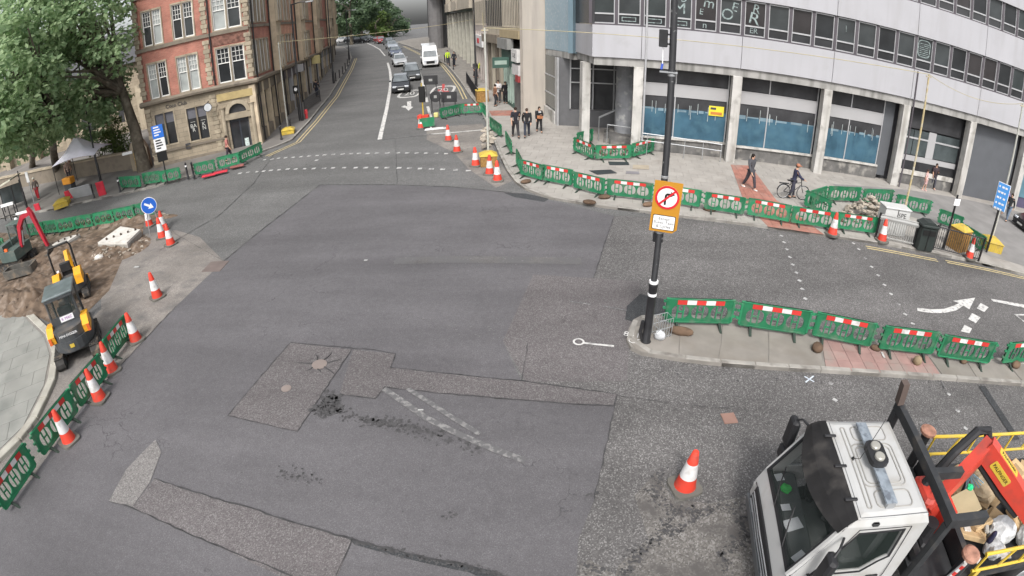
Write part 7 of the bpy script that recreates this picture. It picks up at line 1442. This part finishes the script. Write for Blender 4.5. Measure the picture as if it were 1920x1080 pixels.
def tree(base, blobs, lab, name='broadleaf_tree', leaf=LEAF, seed=1, trunk=.45, per=70, size=.40, clump=1.2, dens=1.1, fork=None, group=None):
    r = random.Random(seed); o = empty(name, base, 0, lab, 'tree', group or 'trees by the churchyard'); cs = []
    for (c, rx, ry, rz) in blobs:
        c = Vector(c) - Vector(base)
        for i in range(int(dens * rx * ry * rz * .55 / clump) + 8):
            u, v = r.uniform(-1, 1), r.uniform(0, 6.283); q = r.uniform(.55, 1.0) ** .6; s = math.sqrt(1 - u*u); cs.append((c + Vector((s*math.cos(v)*rx, s*math.sin(v)*ry, u*rz)) * q, clump * r.uniform(.6, 1.25)))
    vs, fs = leaves(r, cs, per, size); me = bpy.data.meshes.new('crown'); me.from_pydata([tuple(v) for v in vs], [], fs); me.materials.append(leaf); link('crown', me, o)
    top = Vector(fork) - Vector(base) if fork else sum((Vector(b[0]) for b in blobs), Vector()) / len(blobs) - Vector(base)
    mid = top * .5 + Vector((r.uniform(-.2, .2), r.uniform(-.2, .2), 0)); MB().tube([(0, 0, -.3), top * .12, mid, top], [trunk*1.35, trunk, trunk*.85, trunk*.6], 12).build('trunk', M_bark, o, True)
    for i, (c, rx, ry, rz) in enumerate(blobs):
        c = Vector(c) - Vector(base)
        for k in range(4):
            e = c + Vector((r.uniform(-.7, .7)*rx, r.uniform(-.7, .7)*ry, r.uniform(-.3, .6)*rz)); m_ = top.lerp(e, .5) + Vector((r.uniform(-.5, .5), r.uniform(-.5, .5), r.uniform(0, .8))); MB().tube([top - Vector((0, 0, .3)), m_, e], [trunk*.5, trunk*.28, .04], 7).build('limb', M_bark, o, True)
    return o
def along(px, py, dist): return Vector((0, 0, CAM_H)) + ray(px, py) * dist
tb = G(272, 318, .12)
tree(tb, [(along(180, 50, 40), 2.6, 2.6, 3.0), (along(150, 130, 39), 3.2, 3, 2.2), (along(196, 140, 41), 1.7, 1.9, 1.6), (along(100, 40, 40), 3.6, 3, 3.2), (along(150, -50, 40), 3.6, 3.2, 3), (along(130, 190, 40), 2.0, 1.8, 1.2), (along(205, 205, 42), 1.3, 1.3, 1.1), (along(120, 60, 44), 4, 3, 3.2), (along(120, 225, 41), 2.2, 1.6, 1.0)], 'large leafy plane tree beside the brick building', seed=3, trunk=.5, fork=along(228, 165, 41.5))
tb2 = G(108, 330, .12)
tree(tb2, [(along(40, 110, 37), 3.8, 3, 2.8), (along(10, 190, 35), 3.2, 2.6, 2.2), (along(70, 200, 37), 2.4, 2.2, 1.6), (along(20, 30, 38), 4, 3.2, 3), (along(40, 255, 34), 1.9, 1.8, 1.1), (along(-40, 140, 34), 4, 3, 3.6), (along(-30, 250, 33), 2.2, 2.4, 1.4), (along(60, 60, 42), 4, 3, 3.2), (along(0, 80, 40), 4, 3, 3), (along(15, 240, 36), 2.6, 2, 1.3), (along(75, 245, 37), 2.0, 1.6, .9), (along(-10, 200, 38), 3, 2.4, 2)], 'leafy tree filling the upper left corner', seed=5, trunk=.38, fork=along(98, 215, 38))
tree(G(60, 312, .12), [(along(30, 215, 46), 3.4, 2, 2.2), (along(85, 235, 47), 3.0, 2, 1.8), (along(150, 232, 48), 2.6, 2, 1.6), (along(60, 150, 47), 4.5, 2.5, 3), (along(205, 190, 48), 1.6, 1.6, 2.2), (along(150, 110, 48), 4, 2.5, 3), (along(0, 270, 44), 2.4, 1.6, 1.0)], 'leafy churchyard tree standing behind the two front trees', seed=9, trunk=.35, fork=along(70, 200, 47))
for i, (px, py, d, rx, rz, lf, l) in enumerate(((655, 15, 118, 6, 6, LEAFD, 'dark tree at the far bend of the street'), (675, 4, 140, 7, 6, LEAFD, 'dark tree mass above the far junction'), (622, 0, 125, 6, 8, LEAFD, 'dark tree behind the end of the left terrace'), (703, 42, 132, 4, 2.4, LEAFL, 'light green bush tree left of the far tower'), (672, 40, 150, 6, 4.5, LEAFD, 'dark low tree behind the far cars'), (640, 42, 150, 5, 4, LEAFD, 'dark tree behind the leftmost far cars'), (718, 48, 145, 4, 2.5, LEAFL, 'light green bush in front of the far tower'), (733, 52, 150, 6, 4, LEAFD, 'dark tree behind the red car at the bend'), (738, 40, 175, 5, 4, LEAFD, 'dark tree beside the far tower'), (700, 20, 175, 9, 4, LEAFD, 'dark tree far beyond the junction'))):
    c = along(px, py, d); b_ = Vector((c.x, c.y, gz(c.y))); tree(b_, [(c, rx, rx*.8, rz)], l, 'street_tree', lf, 20 + i, .35, 60, .8, 1.6, .55, group='trees at the far end of the street')
hb_ = [(along(185, 268, 48), 2.2, .8, .7), (along(230, 262, 46), 1.2, .7, .8), (along(205, 240, 50), 1.8, 1, 1)]
for i, (c, rx, ry, rz) in enumerate(hb_):
    o = empty('shrub', Vector((c.x, c.y, gz(c.y))), 0, ('yellow green shrub behind the churchyard wall', 'small shrub near the tree trunk above the wall', 'tall light green shrub in front of the church')[i], 'shrub', 'churchyard shrubs'); r = random.Random(70 + i); cc = Vector((0, 0, c.z - gz(c.y))); cs = [(cc + Vector((r.uniform(-1, 1)*rx, r.uniform(-1, 1)*ry, r.uniform(-1, 1)*rz)), .55) for k in range(22)]
    vs, fs = leaves(r, cs, 70, .2); me = bpy.data.meshes.new('foliage'); me.from_pydata([tuple(v) for v in vs], [], fs); me.materials.append(LEAFL); link('foliage', me, o)
    for k in range(5): MB().tube([(0, 0, 0), cc * .6 + Vector((r.uniform(-.4, .4), r.uniform(-.3, .3), 0)), cs[k][0]], [.06, .04, .015], 6).build('stem', M_bark, o)
# ------------------------------------------------------------------ far left corner: tent, shelter, boards
M_tent = M('lilac_canvas', (.82, .80, .90), .8, var=.05)
tp = G(166, 342, .12); te = empty('market_tent', tp, R(16), 'pale lilac peaked canopy tent in front of the churchyard', 'tent')
ap = (-.3, 0, 3.7); ring_ = []
for (x0, y0), (x1, y1) in (((-2, -1.7), (2, -1.7)), ((2, -1.7), (2, 1.7)), ((2, 1.7), (-2, 1.7)), ((-2, 1.7), (-2, -1.7))):
    for t in (0, .25, .5, .75): sg = 1 - .10 * math.sin(t * math.pi); ring_.append(((x0 + (x1 - x0) * t) * sg, (y0 + (y1 - y0) * t) * sg, 2.15 + .18 * math.sin(t * math.pi)))
mid_ = [tuple(ap[i] + (p_[i] - ap[i]) * .5 - (.25 if i == 2 else 0) for i in range(3)) for p_ in ring_]; vs = [ap] + mid_ + ring_; n = len(ring_)
fs = [(0, 1 + i, 1 + (i+1) % n) for i in range(n)] + [(1 + i, 1 + n + i, 1 + n + (i+1) % n, 1 + (i+1) % n) for i in range(n)]
c_ = MB().add(vs, fs).build('canopy', M_tent, te, True); md = c_.modifiers.new('s', 'SOLIDIFY'); md.thickness = .02
for x, y in ((-1.95, -1.65), (1.95, -1.65), (1.95, 1.65), (-1.95, 1.65)): MB().tube([(x, y, 0), (x, y, 2.15)], .03, 6).build('pole', M_black, te)
sp0 = G(22, 398, .12); sh = empty('bus_shelter', sp0, R(20), 'small open shelter with pale sloping roof at the far left', 'shelter')
MB().prism([(-1.3, 2.0), (1.3, 2.45), (1.3, 2.55), (-1.3, 2.1)], -.9, .9, 'y').build('roof', M('shelter_roof', (.5, .49, .40), .6), sh)
for x, y in ((-1.1, -.7), (1.1, -.7), (-1.1, .7), (1.1, .7)): MB().tube([(x, y, 0), (x, y, 2.1)], .05, 6).build('post', M_black, sh)
MB().box(-1.1, 1.1, .68, .72, .4, 1.9).build('glass_panel', M_glassg, sh)
p = G(22, 412, .12); nb = empty('notice_board', p, R(10), 'white topped black frame standing at the far left kerb', 'notice board'); MB().box(-.7, .7, -.06, .06, 1.05, 1.25).build('top_board', M_sw, nb)
for x in (-.65, 0, .65): MB().box(x - .03, x + .03, -.03, .03, 0, 1.05).build('leg', M_black, nb)
MB().box(-.65, .65, -.03, .03, .3, .36).build('rail', M_black, nb)
p = G(66, 385, .12); bs = empty('stop_sign', p, 0, 'white plate sign on a slim post at the far left', 'road sign'); MB().tube([(0, 0, 0), (0, 0, 2.5)], .04, 8).build('post', M_steel, bs); MB().box(-.18, .18, -.05, -.02, 1.8, 2.6).build('plate', M_sw, bs)
M_rbd = M('red_board', (.50, .03, .05), .6, var=.2)
for i, (x, y, w_, h, l) in enumerate(((193, 366, .3, .95, 'upright red board leaning at the corner works'), (132, 372, .35, .6, 'red and grey panel beside the yellow block'), (72, 394, .25, .5, 'low red board near the white helmeted worker'))):
    b = MB().box(-w_, w_, -.05, .05, 0, h, .01).build('red_board', M_rbd); b.location = G(x, y, .12); b.rotation_euler = (.12, 0, .3); tag(b, l, 'board', 'red boards at the corner works')
b = MB().box(-.5, .5, -.3, .3, 0, .5, .05).build('orange_crate', M('crate_orange', (.62, .26, .03), .6)); b.location = G(133, 356, .12) + Vector((0, 0, .5)); tag(b, 'orange generator box raised among the workers', 'box'); b2 = MB().box(-.45, .45, -.28, .28, 0, .49, .02).build('tool_chest', M_exg); b2.location = G(133, 356, .12); tag(b2, 'dark tool chest under the orange box', 'box')
b = MB().box(-.9, .9, -.03, .03, 0, .95).build('grey_sheet', M('sheet_grey', (.42, .43, .44), .6)); b.location = G(158, 368, .12); b.rotation_euler = (.5, 0, .25); tag(b, 'pale grey sheet panel leaning by the workers', 'board')
for x, y, l in ((414, 324, 'red and white plastic foot block under the barriers near the doorway'), (392, 330, 'red plastic foot block nearer the bollards'), (445, 313, 'dull red foot block at the right barriers by the brick building')):
    b = MB().box(-.45, .45, -.18, .18, 0, .1, .03).build('foot_block', M_rbd if x != 445 else M('dull_red', (.25, .09, .08), .8)); b.location = G(x, y, .12); b.rotation_euler = (0, 0, .4); tag(b, l, 'foot block', 'plastic foot blocks')
o = MB().box(-.42, .42, -.02, .02, 0, .2, .005).build('name_plate', M_sw); q = along(239, 290, 40.6); o.location = q; o.rotation_euler = (0, 0, R(14)); tag(o, 'white street name plate on the churchyard wall', 'sign')
b = MB().prism([(-.75, 0), (.75, 0), (.75, 1.5), (.5, 2.05), (0, 2.3), (-.5, 2.05), (-.75, 1.5)], 0, .5, 'y'); o = empty('stone_arch', G(266, 318, .12), R(18), 'small arched sandstone niche between tree and brick building', 'arch'); b.build('surround', M_sand, o); MB().prism([(-.42, 0), (.42, 0), (.42, 1.3), (0, 1.75), (-.42, 1.3)], -.02, .02, 'y').build('recess', M('niche_lit_gold', (.40, .28, .12), .9, var=.4, scale=5), o)  # gold of the recess imitates yellow light inside the niche
b = MB().lathe([(.12, 0), (.12, .35), (.16, .4), (.14, .7), (.0001, .75)], 10).build('road_lamp', M('red_lamp', (.55, .05, .06), .4)); b.location = G(575, 222, .12); tag(b, 'small red lamp at the foot of the left street lamp', 'lamp')
for s_, (x, y, tx, ty) in enumerate(((562, 226, 558, 168),)):
    p = G(x, y, .12); h = ZAT(tx, ty, p) - p.z; o = empty('signal_post', p, R(-90), 'black signal post with round white dial on the left kerb', 'signal'); MB().tube([(0, 0, 0), (0, 0, h)], .06, 8).build('post', M_black, o); MB().box(-.1, .1, -.25, .25, h - .3, h + .35, .04).build('head', M_sblk, o); q = MB().wheel((.11, 0, h + .05), .14, .02, 14, 'x').build('dial', M_sw, o)
